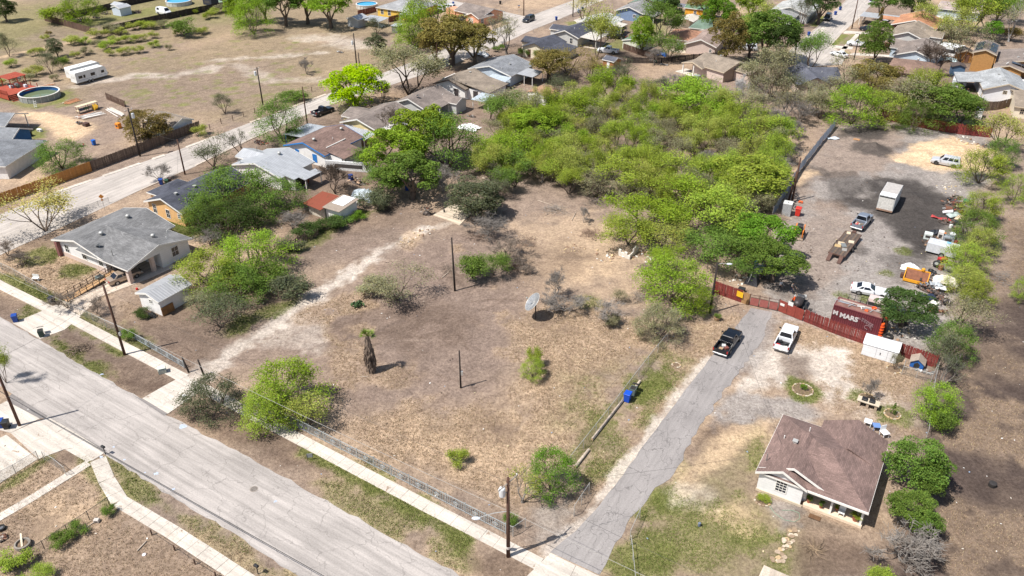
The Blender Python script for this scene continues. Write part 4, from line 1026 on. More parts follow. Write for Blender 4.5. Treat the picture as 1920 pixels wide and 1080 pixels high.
# --- behind the scrap yard
T(1592,138,84,6.0,'airy','gray','olive grey tree right of the slate roofed house',k=0)
T(1638,140,80,6.0,'oak','olive','olive tree in front of the brown hipped roof')
T(1560,170,60,5.0,'airy','gray','grey thin tree below the slate roofed house',k=2)
T(1605,192,92,6.5,'bush','bright','bright green tree at the left end of the far red fence')
T(1660,200,70,5.5,'bush','mes2','green tree behind the left part of the far red fence')
T(1698,178,96,7.0,'airy','gray','tall grey green tree behind the far red fence',k=1)
T(1738,160,80,6.0,'bush','mes2','light green tree above the far red fence')
T(1768,190,110,7.0,'oak','mid','broad green tree behind the right part of the far red fence')
T(1800,205,80,6.0,'bush','mid','green tree beside the grey board fence')
T(1885,245,84,6.0,'airy','mes','pale green tree right of the yard corner')
T(1500,205,64,4.8,'bare','gray','leafless grey bush at the upper end of the blue-grey fence',bark='gray',name='bare_shrub',cat='shrub')
T(1525,170,60,4.6,'sparse','gray','bare grey tree left below the slate roofed house',bark='gray')
T(1475,190,70,6.0,'sparse','gray','grey tree at the right rim of the thicket',bark='gray')
T(1430,165,60,5.0,'sparse','gray','grey tree right of the taupe house',bark='gray')
T(1390,165,30,6.0,'bare','gray','pale leafless tree with white trunk by the taupe house',bark='pale')
T(1845,310,80,5.5,'bush','mes2','light green mesquite at the right of the yard beyond the silver car')
T(1880,285,50,5.0,'bush','mid','green tree right of the mesquite beyond the silver car')
T(1908,352,46,5.0,'bush','mes2','green tree at the right edge by the field')
T(1840,385,62,4.6,'bush','mes2','green hedge tree above the scrap piles')
T(1832,425,72,5.0,'bush','mid','green hedge tree right of the scrap piles')
T(1840,455,54,4.6,'bush','mes','thin green hedge tree right of the white tipped trailer')
T(1808,482,72,4.2,'bush','mes2','bright hedge tree below the white tipped trailer')
T(1815,525,60,3.8,'bush','mes','yellow green hedge tree beside the yellow bin')
T(1835,545,54,3.4,'bush','mes2','low thin green hedge tree by the field')
T(1812,592,80,5.2,'airy','gray','grey thin tree at the right end of the scrap yard',k=1)
T(1790,635,70,4.6,'bush','mid','green mesquite at the right end of the near red fence')
T(1772,655,60,5.0,'airy','graydk','grey green tree above the dog house corner',k=2)
T(1775,690,60,4.8,'sparse','graydk','dark twiggy tree beside the dog house',bark='gray')
T(1918,540,30,3.5,'bush','mes2','green bush at the right edge of the field')
T(1700,578,86,4.6,'oak','dark','dark green tree right of the red container')
T(1757,752,76,4.2,'bush','bright','bright green mesquite at the right fence below the dog house')
T(1765,785,44,3.2,'shrub','mid','low green bush below the bright mesquite at the right fence')
T(1722,866,96,5.4,'round','mid','large dense green tree right of the brown roofed house',k=1)
T(1738,902,50,4.0,'oak','mid','lower part-shaded green tree right of the brown roofed house')
T(1712,952,76,3.8,'oak','mid','green tree below the large dense tree on the right')
T(1738,982,46,3.4,'oak','mid','green bush beside the leafless tree on the right')
T(1705,1020,130,4.4,'bare','gray','wide leafless tree at the lower right',bark='gray')
T(1652,1078,40,1.6,'shrub','mes2','small green bush at the lower edge near the leafless tree')
# --- the vacant lot
T(742,530,96,4.4,'airy','gray','grey green half-bare tree in the middle of the lot',k=0)
T(700,535,50,2.2,'shrub','gray','low grey bush left of the half-bare tree in the lot',k=1)
T(885,500,56,3.4,'shrub','mid','green bush beside the tall broken pole in the lot')
T(925,490,50,3.8,'mesquite','mid','small green tree right of the tall broken pole')
T(915,420,84,3.6,'bare','gray','heap-like dead grey tree beside the old concrete floor',bark='gray',name='dead_tree')
T(950,465,80,3.6,'bare','gray','dead brown tree right of the tall broken pole',bark='brown',name='dead_tree')
T(980,495,60,1.6,'bare','gray','fallen dead branches right of the broken pole',bark='brown',name='dead_branches')
T(538,724,124,5.4,'bush','bright','large bright mesquite behind the iron fence',k=1)
T(500,760,90,4.2,'bush','mes2','lower light mesquite at the start of the iron fence')
T(575,765,80,4.2,'airy','mes','thin light mesquite right of the large bright one')
T(400,738,96,4.0,'bush','graydk','dark grey green tree on the sidewalk at the caliche drive')
T(1000,690,40,2.4,'bush','mes2','small light green tree alone in the dry grass',k=0)
T(1003,668,26,2.6,'shrub','mes2','upright light shoot of the small tree in the dry grass')
T(855,857,36,1.7,'shrub','mes2','little bright bush in the dry grass near the iron fence')
T(1035,882,80,4.8,'bush','fresh','dense fresh green tree at the lane gate')
T(980,905,80,4.4,'sparse','mes','thin grey twiggy tree left of the fresh green tree',bark='gray')
T(960,975,26,1.4,'shrub','mid','low green bush under the utility pole')
T(1265,525,116,5.8,'bush','bright','bright green tree at the upper end of the wire fence')
T(1300,560,60,4.0,'bush','bright','bright green tree beside the street lamp pole')
T(1240,600,76,4.2,'bush','gray','grey twiggy tree at the wire fence',k=2)
T(1140,585,66,3.2,'bare','gray','leafless grey shrub in the dry grass right of the dish',bark='gray',name='bare_shrub',cat='shrub')
T(1058,565,84,2.8,'bare','gray','dark leafless thicket right of the satellite dish',bark='gray',name='bare_shrub',cat='shrub')
T(1045,525,50,4.8,'bare','gray','thin leaning dead tree behind the satellite dish',bark='gray',name='dead_tree')
T(1150,600,30,1.6,'shrub','gray','low grey bush below the leafless shrub right of the dish')
T(1160,555,30,1.8,'airy','gray','small grey bush above the leafless shrub right of the dish',cat='shrub',name='shrub')
# --- front gardens bottom left
T(-4,680,34,5.0,'mesquite','mes2','light green tree at the left edge over the street')
T(120,560,60,2.6,'bare','gray','leafless bush along the wheelchair ramp',bark='brown',name='bare_shrub',cat='shrub')
T(177,572,44,2.4,'bare','gray','brown leafless bush at the foot of the ramp',bark='brown',name='bare_shrub',cat='shrub')
T(38,485,54,2.2,'bare','gray','bare garden shrub left of the white carport house',bark='brown',name='bare_shrub',cat='shrub')
T(8,462,40,2.8,'bare','gray','bare shrub at the left edge below the pale tree',bark='brown',name='bare_shrub',cat='shrub')
T(110,1010,34,1.1,'shrub','mid','dark green bush on the wire fence at the lower left')
T(140,995,36,1.1,'shrub','mid','green bush right along the wire fence at the lower left')
T(28,1052,50,1.6,'shrub','mes2','light green bush behind the tyre planter')
T(66,1078,46,1.4,'mesquite','mes2','light green bush at the lower left corner')
T(203,955,24,1.0,'shrub','mid','small weed bush at the bend of the curving sidewalk')
T(265,588,30,.9,'shrub','dark','little dark weed clump beside the white shed')
T(243,627,26,1.3,'shrub','mid','green weeds on the wire fence along the front sidewalk')
T(670,405,26,1.3,'shrub','fresh','bright green bush against the white shed wall')
T(612,420,50,1.8,'shrub','dark','dark hedge bush below the twin sheds')
T(575,430,44,1.8,'shrub','dark','dark hedge bush left below the twin sheds')
T(640,415,40,1.4,'shrub','mid','green hedge bush right below the twin sheds')
T(545,460,44,1.8,'shrub','graydk','dark shrub on the old board fence beside the lot')
T(390,440,60,3,'bare','gray','bare grey bushes between the two green tree groups',bark='gray',name='bare_shrub',cat='shrub')
# --- the thicket in the middle
def inside(px,py,P):
 ins=False
 for i in range(len(P)):
  a,b_=P[i],P[(i+1)%len(P)]
  if(a[1]>py)!=(b_[1]>py)and px<(b_[0]-a[0])*(py-a[1])/(b_[1]-a[1])+a[0]:ins=not ins
 return ins
WOOD=[(905,262),(940,225),(1010,190),(1100,165),(1160,150),(1250,190),(1400,195),(1475,235),(1465,300),(1450,350),(1415,395),(1290,375),(1200,360),(1100,340),(1000,335),(920,325)]
pts=[]
q=random.Random(41)
tries=0
while len(pts)<140 and tries<9000:
 tries+=1
 a,b_=q.uniform(890,1490),q.uniform(150,400)
 if not inside(a,b_,WOOD):continue
 w=G(a,b_)
 if any((w-p[2]).length<3.3 for p in pts):continue
 pts.append((a,b_,w))
for i,(a,b_,w)in enumerate(pts):
 r=q.random()
 if r<.46:st,co,hh,ww='mesquite',q.choice(['mes','mes2','mes2','bright']),q.uniform(4,6),q.uniform(3.8,5.6)
 elif r<.74:st,co,hh,ww='airy',q.choice(['mes','gray','gray','mes']),q.uniform(3.4,5.2),q.uniform(3.8,5.6)
 elif r<.90:st,co,hh,ww='sparse','gray',q.uniform(3,4.5),q.uniform(3.5,5)
 else:st,co,hh,ww='bare','gray',q.uniform(2.6,4),q.uniform(3.5,5)
 lab={'mesquite':'light green mesquite tree inside the dense thicket behind the lot','airy':'thinly leafed mesquite tree inside the dense thicket behind the lot','sparse':'grey twiggy tree inside the dense thicket behind the lot','bare':'leafless tree inside the dense thicket behind the lot'}[st]
 T(a,b_,ww*scale_at(b_),hh,st,co,lab,'thicket '+{'mesquite':'mesquites','airy':'thin mesquites','sparse':'twiggy trees','bare':'leafless trees'}[st],bark='gray' if st in('bare','sparse')else 'tree')
for a,b_,w,h,st,co,lab in[(940,270,90,6.0,'mesquite','bright','bright green tree at the left rim of the thicket'),(915,300,60,5,'mesquite','mes2','light green tree right of the willow-like tree'),(1000,230,90,6,'oak','bright','dense bright tree at the upper left of the thicket'),(1060,200,90,6,'mesquite','bright','bright tree at the top of the thicket'),(1150,155,60,6,'mesquite','bright','bright tree rising above the thicket top'),(1310,185,110,5.5,'mesquite','bright','bright broad tree at the upper right of the thicket'),(1430,250,90,6,'mesquite','mes2','light tree at the right of the thicket'),(1400,330,120,6.5,'oak','mes2','dense light green tree in the right of the thicket'),(1175,330,90,5.6,'mesquite','mes2','light tree with dark fallen trunk at the thicket front'),(1120,345,80,4,'airy','gray','grey bush at the thicket front'),(1285,330,90,5.5,'mesquite','mes2','light broad tree at the thicket front'),(1205,400,100,5.6,'mesquite','bright','leaning bright mesquite beside the white rubble'),(1180,425,80,5,'mesquite','mes2','light mesquite overhanging the white rubble'),(1290,385,110,6,'mesquite','bright','bright spreading tree above the lamp pole'),(1360,400,110,6,'mesquite','mes2','light spreading tree left of the gate clump'),(1250,440,90,4.6,'airy','mes','thin mesquite right of the white rubble'),(1330,455,100,5.2,'mesquite','mid','green tree behind the street lamp'),(1440,440,100,6.6,'oak','fresh','dense green tree over the yard gate'),(1455,490,90,5.5,'oak','mid','drooping green tree beside the two people'),(1395,460,90,5.6,'mesquite','mid','green tree above the parked gear at the gate'),(1240,490,60,4,'mesquite','bright','small bright tree below the white rubble'),(1390,500,60,3.4,'airy','mid','low thin tree behind the red boards'),(1455,335,60,4.2,'bare','gray','leafless bush along the blue-grey fence'),(1480,285,60,4,'bare','gray','leafless bush at the middle of the blue-grey fence'),(1425,375,60,3.6,'airy','gray','grey bush beside the two brown poles'),(1095,400,26,3,'bare','gray','small leafless bush at the thicket front edge'),(1110,300,60,4,'airy','gray','grey thin tree near the fallen trunk'),(1020,290,70,5,'mesquite','mes2','light tree in the left front of the thicket'),(965,320,70,5,'mesquite','mid','green tree above the rope strung beside the dead tree'),(930,345,50,4,'airy','graydk','dark thin tree right of the dense olive tree'),(1045,165,50,5,'airy','graydk','dark thin tree at the top rim of the thicket'),(1215,160,60,3.4,'sparse','graydk','dark twiggy bush at the fence of the dry yard'),(1405,190,70,5,'airy','gray','grey thin tree beside the pale trunked tree'),(1440,195,60,4.6,'sparse','gray','bare grey tree between thicket and slate roofed house'),(1455,215,50,4,'bare','gray','leafless brush right of the thicket corner'),(1510,190,60,4.6,'airy','gray','thin grey green tree below the slate roofed house corner'),(1480,160,60,5,'airy','graydk','dark thin tree against the slate roofed house'),(1540,195,66,4.5,'airy','gray','thin grey tree left of the bright tree at the far red fence'),(1420,130,70,6,'airy','gray','wide grey tree right of the taupe house roof'),(1370,180,60,4,'bare','gray','leafless brush below the taupe house'),(1240,165,50,3.4,'airy','graydk','dark thin bush at the left rim of the bare brush'),(1650,165,70,5.5,'airy','olive','thin olive tree above the far red fence'),(1720,215,60,5,'bush','mid','green tree overhanging the middle of the far red fence'),(1490,240,50,3.6,'bare','gray','leafless brush beside the upper blue-grey fence'),(1470,310,46,3.4,'bare','gray','leafless brush left of the middle blue-grey fence'),(1290,160,46,4,'round','graydk','small dark round tree below the taupe house'),(1335,160,60,4,'sparse','mid','thin green tree below the taupe house wall'),(1260,150,60,3,'bare','gray','bare brush below the dry yard')]:
 T(a,b_,w,h,st,co,lab,bark='gray' if st in('bare','sparse')else 'tree',cat='shrub' if 'bush' in lab else 'tree',name={True:'shrub',False:None}['bush' in lab])
 # --- houses
TRIM=pm('white_trim',(232,228,220),.6,.06)
class House:
 def __init__(s,name,label,org,rot=0.0,wall=None,roof=None,trim=TRIM,cat='house',z=2.6,group=None,world=None):
  p=G(org[0],org[1],z)if world is None else Vector(world)
  s.t=thing(name,label,cat,(p.x,p.y,0),GRID+rad(-rot),group)
  s.wall,s.roof,s.trim=wall,roof,trim
  s.B=[]
 def gable(s,x0,x1,y0,y1,ax,ze,zr,oh=.45,walls=True,roof=None,wall=None,t=.14,z0=0.0,fascia=True,gable_oh=None):
  """rectangle = eave outline; ridge along ax"""
  roof=roof or s.roof;wall=wall or s.wall
  go=oh if gable_oh is None else gable_oh
  R,W,Fm=MB(),MB(),MB()
  if ax=='y':
   xm=(x0+x1)/2
   P=lambda u,v,z:(u,v,z)
   a0,a1,b0,b1=x0,x1,y0,y1
  else:
   P=lambda u,v,z:(v,u,z)
   a0,a1,b0,b1=y0,y1,x0,x1
  am=(a0+a1)/2
  if ax=='y':
   R.slab([P(a0,b1,ze),P(a0,b0,ze),P(am,b0,zr),P(am,b1,zr)],t);R.slab([P(am,b1,zr),P(am,b0,zr),P(a1,b0,ze),P(a1,b1,ze)],t)
  else:
   R.slab([P(a0,b0,ze),P(a0,b1,ze),P(am,b1,zr),P(am,b0,zr)],t);R.slab([P(am,b0,zr),P(am,b1,zr),P(a1,b1,ze),P(a1,b0,ze)],t)
  R.obj('roof',roof,s.t,uv=True)
  sl=(zr-ze)/(am-a0)
  zw=ze+sl*oh-t-.01
  if walls:
   A0,A1,B0,B1=a0+oh,a1-oh,b0+go,b1-go
   prof=[(A0,z0),(A1,z0),(A1,zw),(am,zr-t-.01),(A0,zw)]
   vs=[P(u,B0,z)for u,z in prof]+[P(u,B1,z)for u,z in prof]
   W.add(vs,[(0,1,2,3,4),(9,8,7,6,5)]+[(i,i+5,(i+1)%5+5,(i+1)%5)for i in range(5)])
   W.obj('wall',wall,s.t)
  if fascia:
   for b in((b0,)if fascia=='front' else(b0,b1)):
    d=-.025 if b==b0 else .025
    for a,z in((a0,ze),(a1,ze)):
     sg=-1 if a==a0 else 1
     q=[(a+sg*.02,z+.02),(am,zr+.02),(am,zr-t-.1),(a+sg*.02,z-t-.1)]
     vs=[P(u,b-.02+d,zz_)for u,zz_ in q]+[P(u,b+.02+d,zz_)for u,zz_ in q]
     Fm.add(vs,[(0,1,2,3),(7,6,5,4),(0,4,5,1),(1,5,6,2),(2,6,7,3),(3,7,4,0)])
   for a in(()if fascia=='front' else(a0,a1)):
    c=-.02 if a==a0 else .02
    p0,p1=P(a+c,b0-.01,0),P(a+c,b1+.01,0)
    Fm.box(min(p0[0],p1[0])-.015,max(p0[0],p1[0])+.015,min(p0[1],p1[1])-.015,max(p0[1],p1[1])+.015,ze-t-.06,ze-.01)
   Fm.obj('fascia',s.trim,s.t)
  s.B.append(dict(k='g',ax=ax,r=(x0,x1,y0,y1),ze=ze,zr=zr,oh=oh,go=go))
  return s
 def hip(s,x0,x1,y0,y1,ze,zr,oh=.45,walls=True,roof=None,wall=None,t=.14,ends=(1,1),z0=0.0):
  """hip roof, ridge along the longer side"""
  roof=roof or s.roof;wall=wall or s.wall
  lx,ly=x1-x0,y1-y0
  if lx>=ly:
   h=ly/2;r0,r1=(x0+h*ends[0],(y0+y1)/2,zr),(x1-h*ends[1],(y0+y1)/2,zr)
  else:
   h=lx/2;r0,r1=((x0+x1)/2,y0+h*ends[0],zr),((x0+x1)/2,y1-h*ends[1],zr)
  c=[(x0,y0,ze),(x1,y0,ze),(x1,y1,ze),(x0,y1,ze)]
  R=MB()
  if lx>=ly:
   fs=[[c[0],c[1],r1,r0],[c[1],c[2],r1],[c[2],c[3],r0,r1],[c[3],c[0],r0]]
  else:
   fs=[[c[0],c[1],r0],[c[1],c[2],r1,r0],[c[2],c[3],r1],[c[3],c[0],r0,r1]]
  for f in fs:R.slab(f,t)
  R.obj('roof',roof,s.t,uv=True)
  Fm=MB()
  for(u,v)in((c[0],c[1]),(c[1],c[2]),(c[2],c[3]),(c[3],c[0])):
   xa,xb,ya,yb=min(u[0],v[0]),max(u[0],v[0]),min(u[1],v[1]),max(u[1],v[1])
   Fm.box(xa-.025,xb+.025,ya-.025,yb+.025,ze-t-.05,ze-.008)
  Fm=MB()
  Fm.box(x0-.03,x1+.03,y0-.03,y0-.002,ze-t-.05,ze-.01);Fm.box(x0-.03,x1+.03,y1+.002,y1+.03,ze-t-.05,ze-.01)
  Fm.box(x0-.03,x0-.002,y0,y1,ze-t-.05,ze-.01);Fm.box(x1+.002,x1+.03,y0,y1,ze-t-.05,ze-.01)
  Fm.obj('fascia',s.trim,s.t)
  if walls:
   MB().box(x0+oh,x1-oh,y0+oh,y1-oh,z0,ze-.02).obj('wall',wall,s.t)
  s.B.append(dict(k='h',ax='y',r=(x0,x1,y0,y1),ze=ze,zr=zr,oh=oh,go=oh))
  return s
 def shed(s,pts,name='patio_roof',mat=None,t=.08,posts=(),pm_=None,pw=.12):
  """sloping sheet through four corners (x,y,z) with posts at (x,y)"""
  MB().slab(pts,t).obj(name,mat or s.roof,s.t,uv=True)
  zb=min(p[2]for p in pts)-t
  for(px,py)in posts:
   MB().box(px-pw/2,px+pw/2,py-pw/2,py+pw/2,0,zb+.02).obj('post',pm_ or TRIM,s.t)
  return s
 def box(s,x0,x1,y0,y1,z0,z1,name='wall',mat=None):
  MB().box(x0,x1,y0,y1,z0,z1).obj(name,mat or s.wall,s.t)
  return s
 def _face(s,f,b):
  B=s.B[b];x0,x1,y0,y1=B['r']
  ox,oy=(B['go'],B['oh'])if B['ax']=='x' else(B['oh'],B['go'])
  return{'-y':('y',y0+oy,-1),'+y':('y',y1-oy,1),'-x':('x',x0+ox,-1),'+x':('x',x1-ox,1)}[f]
 def win(s,f,u,z,w,h,b=0,bars=(1,1),frame=None,pane=None):
  ax,c,sg=s._face(f,b)
  o=.045
  def bx(mb,u0,u1,z0,z1,d0,d1):
   a,e=sorted((c+sg*d0,c+sg*d1))
   if ax=='y':mb.box(u0,u1,a,e,z0,z1)
   else:mb.box(a,e,u0,u1,z0,z1)
  F=MB();fw=.09
  bx(F,u-w/2-fw,u-w/2,z-h/2-fw,z+h/2+fw,-.02,o);bx(F,u+w/2,u+w/2+fw,z-h/2-fw,z+h/2+fw,-.02,o)
  bx(F,u-w/2,u+w/2,z+h/2,z+h/2+fw,-.02,o);bx(F,u-w/2,u+w/2,z-h/2-fw,z-h/2,-.02,o)
  for i in range(1,bars[0]+1):
   k=u-w/2+w*i/(bars[0]+1);bx(F,k-.02,k+.02,z-h/2,z+h/2,.0,o-.005)
  for i in range(1,bars[1]+1):
   k=z-h/2+h*i/(bars[1]+1);bx(F,u-w/2,u+w/2,k-.022,k+.022,.0,o-.008)
  wo=F.obj('window',frame or s.trim,s.t)
  Pn=MB();bx(Pn,u-w/2,u+w/2,z-h/2,z+h/2,-.02,.014)
  Pn.obj('pane',pane or glass(),wo)
  return s
 def door(s,f,u,w=.95,h=2.05,b=0,mat=None,z0=0.12):
  ax,c,sg=s._face(f,b)
  a,e=sorted((c-sg*.02,c+sg*.04))
  D=MB()
  if ax=='y':D.box(u-w/2,u+w/2,a,e,z0,z0+h)
  else:D.box(a,e,u-w/2,u+w/2,z0,z0+h)
  d=D.obj('door',mat or pm('brown_door',(92,66,50)),s.t)
  K=MB();kx=(u+w*.36,c+sg*.07)if ax=='y' else(c+sg*.07,u+w*.36)
  K.cbox((kx[0],kx[1],z0+1.0),(.08,.08,.08)).obj('handle',pm('brass',(150,130,80),.4,metal=.7),d)
  return s
 def vent(s,x,y,b=0,kind='box'):
  B=s.B[b];x0,x1,y0,y1=B['r']
  if B['k']=='g':
   k=abs(x-(x0+x1)/2)/((x1-x0)/2)if B['ax']=='y' else abs(y-(y0+y1)/2)/((y1-y0)/2)
   z=B['zr']+(B['ze']-B['zr'])*k
  else:
   h=min(x1-x0,y1-y0)/2
   z=B['ze']+(B['zr']-B['ze'])*min(1,min(x-x0,x1-x,y-y0,y1-y)/h)
  gm_=pm('galvanised',(190,188,182),.5,.15,metal=.3)
  if kind=='box':MB().cbox((x,y,z+.12),(.34,.34,.26)).cbox((x,y,z+.27),(.5,.5,.06)).obj('roof_vent',gm_,s.t)
  elif kind=='turbine':MB().lathe([(.16,-.1),(.16,.15),(.3,.2),(.33,.38),(.22,.52),(.02,.56)],12,(x,y,z)).obj('roof_vent',gm_,s.t,smooth=True)
  elif kind=='pipe':MB().tube([(x,y,z-.1),(x,y,z+.38)],.055,8).obj('vent_pipe',pm('vent_white',(225,222,216),.6),s.t)
  elif kind=='tallpipe':MB().tube([(x,y,z-.1),(x,y,z+.95)],.045,8).obj('vent_pipe',pm('vent_grey',(120,118,114),.6),s.t)
  elif kind=='dish':
   d=MB()
   n=14;vs=[(x,y,z+.45)]
   for k2 in range(n):
    a=6.283*k2/n;vs.append((x-.1+.38*math.cos(a)*.75,y-.12+.38*math.sin(a),z+.58+.3*math.cos(a)))
   d.add(vs,[(0,1+k2,1+(k2+1)%n)for k2 in range(n)])
   d.tube([(x,y,z-.1),(x,y,z+.5)],.035,6).tube([(x,y,z+.4),(x-.35,y-.4,z+.62)],.02,5)
   d.obj('satellite_dish',pm('dish_grey',(205,205,202),.45,.05),s.t)
  return s
 def ac(s,x,y):
  o=MB().bevbox(x-.45,x+.45,y-.45,y+.45,.08,.85,.05).obj('air_conditioner',pm('ac_green',(118,132,128),.6,.2),s.t)
  MB().lathe([(.36,0),(.36,.02),(.1,.05)],14,(x,y,.851)).obj('fan_grille',pm('ac_dark',(60,62,62),.6),o)
  return s
W_WHITE=siding('white_siding',(236,234,230));W_WHITE2=pm('white_stucco',(232,229,224),.8,.08,1.5,dirt=.25)
S_GRAY=shingle('grey_shingle',(124,123,122));S_LGRAY=shingle('blue_grey_shingle',(136,138,141),.14);S_BROWN=shingle('brown_shingle',(132,108,98));S_MAUVE=shingle('mauve_brown_shingle',(132,109,101),.2)
S_TAUPE=shingle('taupe_shingle',(138,126,118),.14);S_DARK=shingle('charcoal_shingle',(78,80,90));S_TAN=shingle('tan_shingle',(150,136,120),.12);S_RUST=shingle('rust_shingle',(176,130,104),.14);S_GREEN=shingle('green_shingle',(112,132,116),.12)
S_OLD=shingle('old_streaked_shingle',(150,148,146),.2)
M_WHITE=seam_metal('white_sheet_metal',(184,186,188),.4);M_GALV=seam_metal('galvanised_sheet',(186,190,194),.3,rust=.12);M_RUST=seam_metal('rusted_sheet',(150,78,56),.25,rust=.5,rough=.8);M_CREAM=seam_metal('cream_sheet',(226,218,204),.3)
W_CREAM=pm('cream_stucco',(226,214,190),.8,.08);W_PINK=pm('pink_stucco',(204,184,172),.8,.08);W_ORANGE=pm('orange_stucco',(226,180,124),.8,.07);W_YELLOW=pm('yellow_siding',(226,208,156),.8,.07)
W_GREY=siding('grey_siding',(196,196,192));W_BLUE=siding('pale_blue_siding',(196,208,218));W_BRICK=pm('tan_brick',(160,142,128),.85,.12,6);W_OCHRE=pm('ochre_boards',(176,130,76),.8,.12,3)
TR_BLUE=pm('blue_trim',(52,128,196),.6,.1);TR_BROWN=pm('brown_trim',(88,74,66),.7,.1);TR_TAN=pm('tan_trim',(200,184,160),.7,.08)
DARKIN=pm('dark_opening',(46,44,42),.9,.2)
WOOD=pm('weathered_wood',(150,122,92),.85,.25,4,rnd=.15)
h=House('white_carport_house','white house with grey shingle roof and open carport near the left',(95.6,449),0,W_WHITE,S_GRAY)
h.gable(0,12.2,0,12.6,'y',2.6,4.1,.5)
h.gable(6.0,17.8,-.1,11.2,'x',2.59,4.09,.5,walls=False)
h.box(11.6,17.3,5.7,10.7,0,2.7)
h.B.append(dict(k='g',ax='x',r=(11.1,17.8,5.2,11.2),ze=2.6,zr=4.1,oh=.5,go=.5))
MB().add([(17.25,.5,2.5),(17.25,10.7,2.5),(17.25,5.55,3.9),(17.31,.5,2.5),(17.31,10.7,2.5),(17.31,5.55,3.9)],[(0,1,2),(5,4,3),(0,3,4,1),(1,4,5,2),(2,5,3,0)]).obj('gable_wall',W_WHITE,h.t)
BRICKP=pm('pale_brick',(206,186,172),.85,.15,7)
for x,y in((16.9,.5),(16.9,4.4)):h.box(x-.28,x+.28,y-.28,y+.28,0,2.6,'carport_column',BRICKP)
h.box(.42,11.75,.44,.5,0,.75,'brick_base',BRICKP)
for u in(2.7,6.8,10.6):h.win('-y',u,1.55,.9,1.2)
h.win('+x',8.2,1.65,1.1,1.4,b=2)
h.box(.6,1.2,-.05,.55,0,2.4,'porch_panel',pm('porch_maroon',(130,84,80)))
h.vent(7.4,3.6,0,'turbine').vent(6.4,9.0,0,'turbine').vent(14.4,7.2,1,'turbine').vent(9.5,1.6,1,'dish').vent(13.5,10.2,1,'pipe').vent(16,8.2,1,'pipe').vent(13,1.2,1,'tallpipe').vent(9,9.5,1,'pipe')
h.ac(12.6,-1.4)
h=House('orange_house','orange walled house with dark shingle roof partly behind trees',(269,377),0,W_ORANGE,S_DARK)
h.gable(0,9.3,0,15,'y',2.6,4.2,.45).hip(-2.6,2.8,2.6,9.0,2.58,3.7,.4)
h.win('-y',1.9,1.55,.8,1.5).win('-y',5.1,1.4,.8,1.4).win('-y',7.8,1.6,.5,.7).vent(5.2,2.6,0,'box').vent(5.4,6.2,0,'box').vent(5.6,9.2,0,'pipe').ac(6,-1.6)
h=House('white_metal_roof_house','house with bright white metal roof and rear lean-to beside the upper street',(450,301),0,W_WHITE2,M_WHITE)
h.gable(0,12.0,-2.0,6.6,'y',2.6,4.1,.4).gable(-2.4,4,1.0,5.6,'x',2.55,3.4,.3)
h.shed([(9.6,-1.0,3.1),(14.2,-1.0,2.45),(14.2,3.2,2.45),(9.6,3.2,3.1)],'rear_roof',M_WHITE)
h.shed([(14.0,.2,2.5),(15.6,.2,2.25),(15.6,4.6,2.25),(14.0,4.6,2.5)],'patio_roof',M_WHITE,posts=((15.4,.5),(15.4,4.3)))
h.box(11.2,13.8,-.6,2.4,0,2.3,'rear_room').box(13.8,13.86,-.3,2.2,.2,2.2,'rear_opening',DARKIN)
h.vent(7.5,-.5,0,'pipe').vent(6.6,3.5,0,'turbine').vent(1,3.4,1,'tallpipe').vent(2.0,-1.6,0,'dish')
h=House('blue_trim_house','white house with blue trim and brown shingle roof',(531,272),0,W_WHITE2,S_BROWN,TR_BLUE)
h.gable(0,10.4,0,11.2,'y',2.6,4.2,.45)
h.shed([(8.4,1.2,3.2),(14,1.2,2.3),(14,6.6,2.3),(8.4,6.6,3.2)],'rear_roof',S_BROWN,posts=((13.8,1.4),(13.8,6.4)))
h.box(9.6,13.2,1.4,6.2,0,2.3,'rear_room').box(8.8,9.05,2.2,7.5,3.05,3.2,'ridge_strip',pm('pale_flashing',(200,196,188)))
BLUEW=pm('blue_shutter',(46,120,190),.6)
h.win('-y',3.0,1.5,.8,1.3,frame=TR_BLUE,pane=BLUEW).win('-y',7.4,1.35,.9,1.4,frame=TR_BLUE,pane=BLUEW,bars=(0,5)).door('-y',1.1,mat=TR_BLUE)
h.vent(6,2.2,0,'turbine').vent(6.4,9.4,0,'turbine').vent(7.6,5.5,0,'pipe')
h.shed([(-4.4,4.5,2.5),(-4.4,11.5,2.5),(.3,11.5,2.75),(.3,4.5,2.75)],'carport_roof',M_GALV,posts=((-4.2,4.8),(-4.2,11.2)),pm_=BLUEW)
h=House('yellow_house','pale yellow house with grey brown roof behind a leafless tree',(643,226),0,W_YELLOW,S_TAUPE)
h.gable(0,9.4,-1,11.6,'y',2.6,4.1,.45).gable(-2.4,4,2.2,8.5,'x',2.55,3.5,.3)
h.win('-y',2.6,1.6,.9,1.3).win('-y',6.4,1.4,.9,1.3)
h.shed([(2.0,-5.4,2.3),(10,-5.4,2.1),(10,-1.5,2.4),(2.0,-1.5,2.6)],'carport_roof',M_WHITE,posts=((2.2,-5.2),(9.8,-5.2)))
for i in range(7):h.box(9.2,13.2,.6+i*.75,.95+i*.75,2.42,2.54,'pergola_slat',TRIM)
for x,y in((12.9,.8),(12.9,5.2)):h.box(x-.07,x+.07,y-.07,y+.07,0,2.42,'post',TRIM)
h.vent(.6,-.6,0,'dish')
h=House('weathered_roof_house','house with weathered taupe roof and small porch, third before the live oaks',(741,190),0,W_GREY,S_TAUPE)
h.gable(0,8.6,-1,10.2,'y',2.6,4.2,.45)
h.gable(7.2,12.2,5.6,10.0,'x',2.5,3.3,.3)
h.win('-y',6.6,1.4,.8,1.2).door('+x',2.6).vent(5.4,3.2,0,'pipe').vent(5.2,1.4,0,'dish').box(8.3,10.2,2.2,5.4,0,.25,'porch_floor',CONC2)
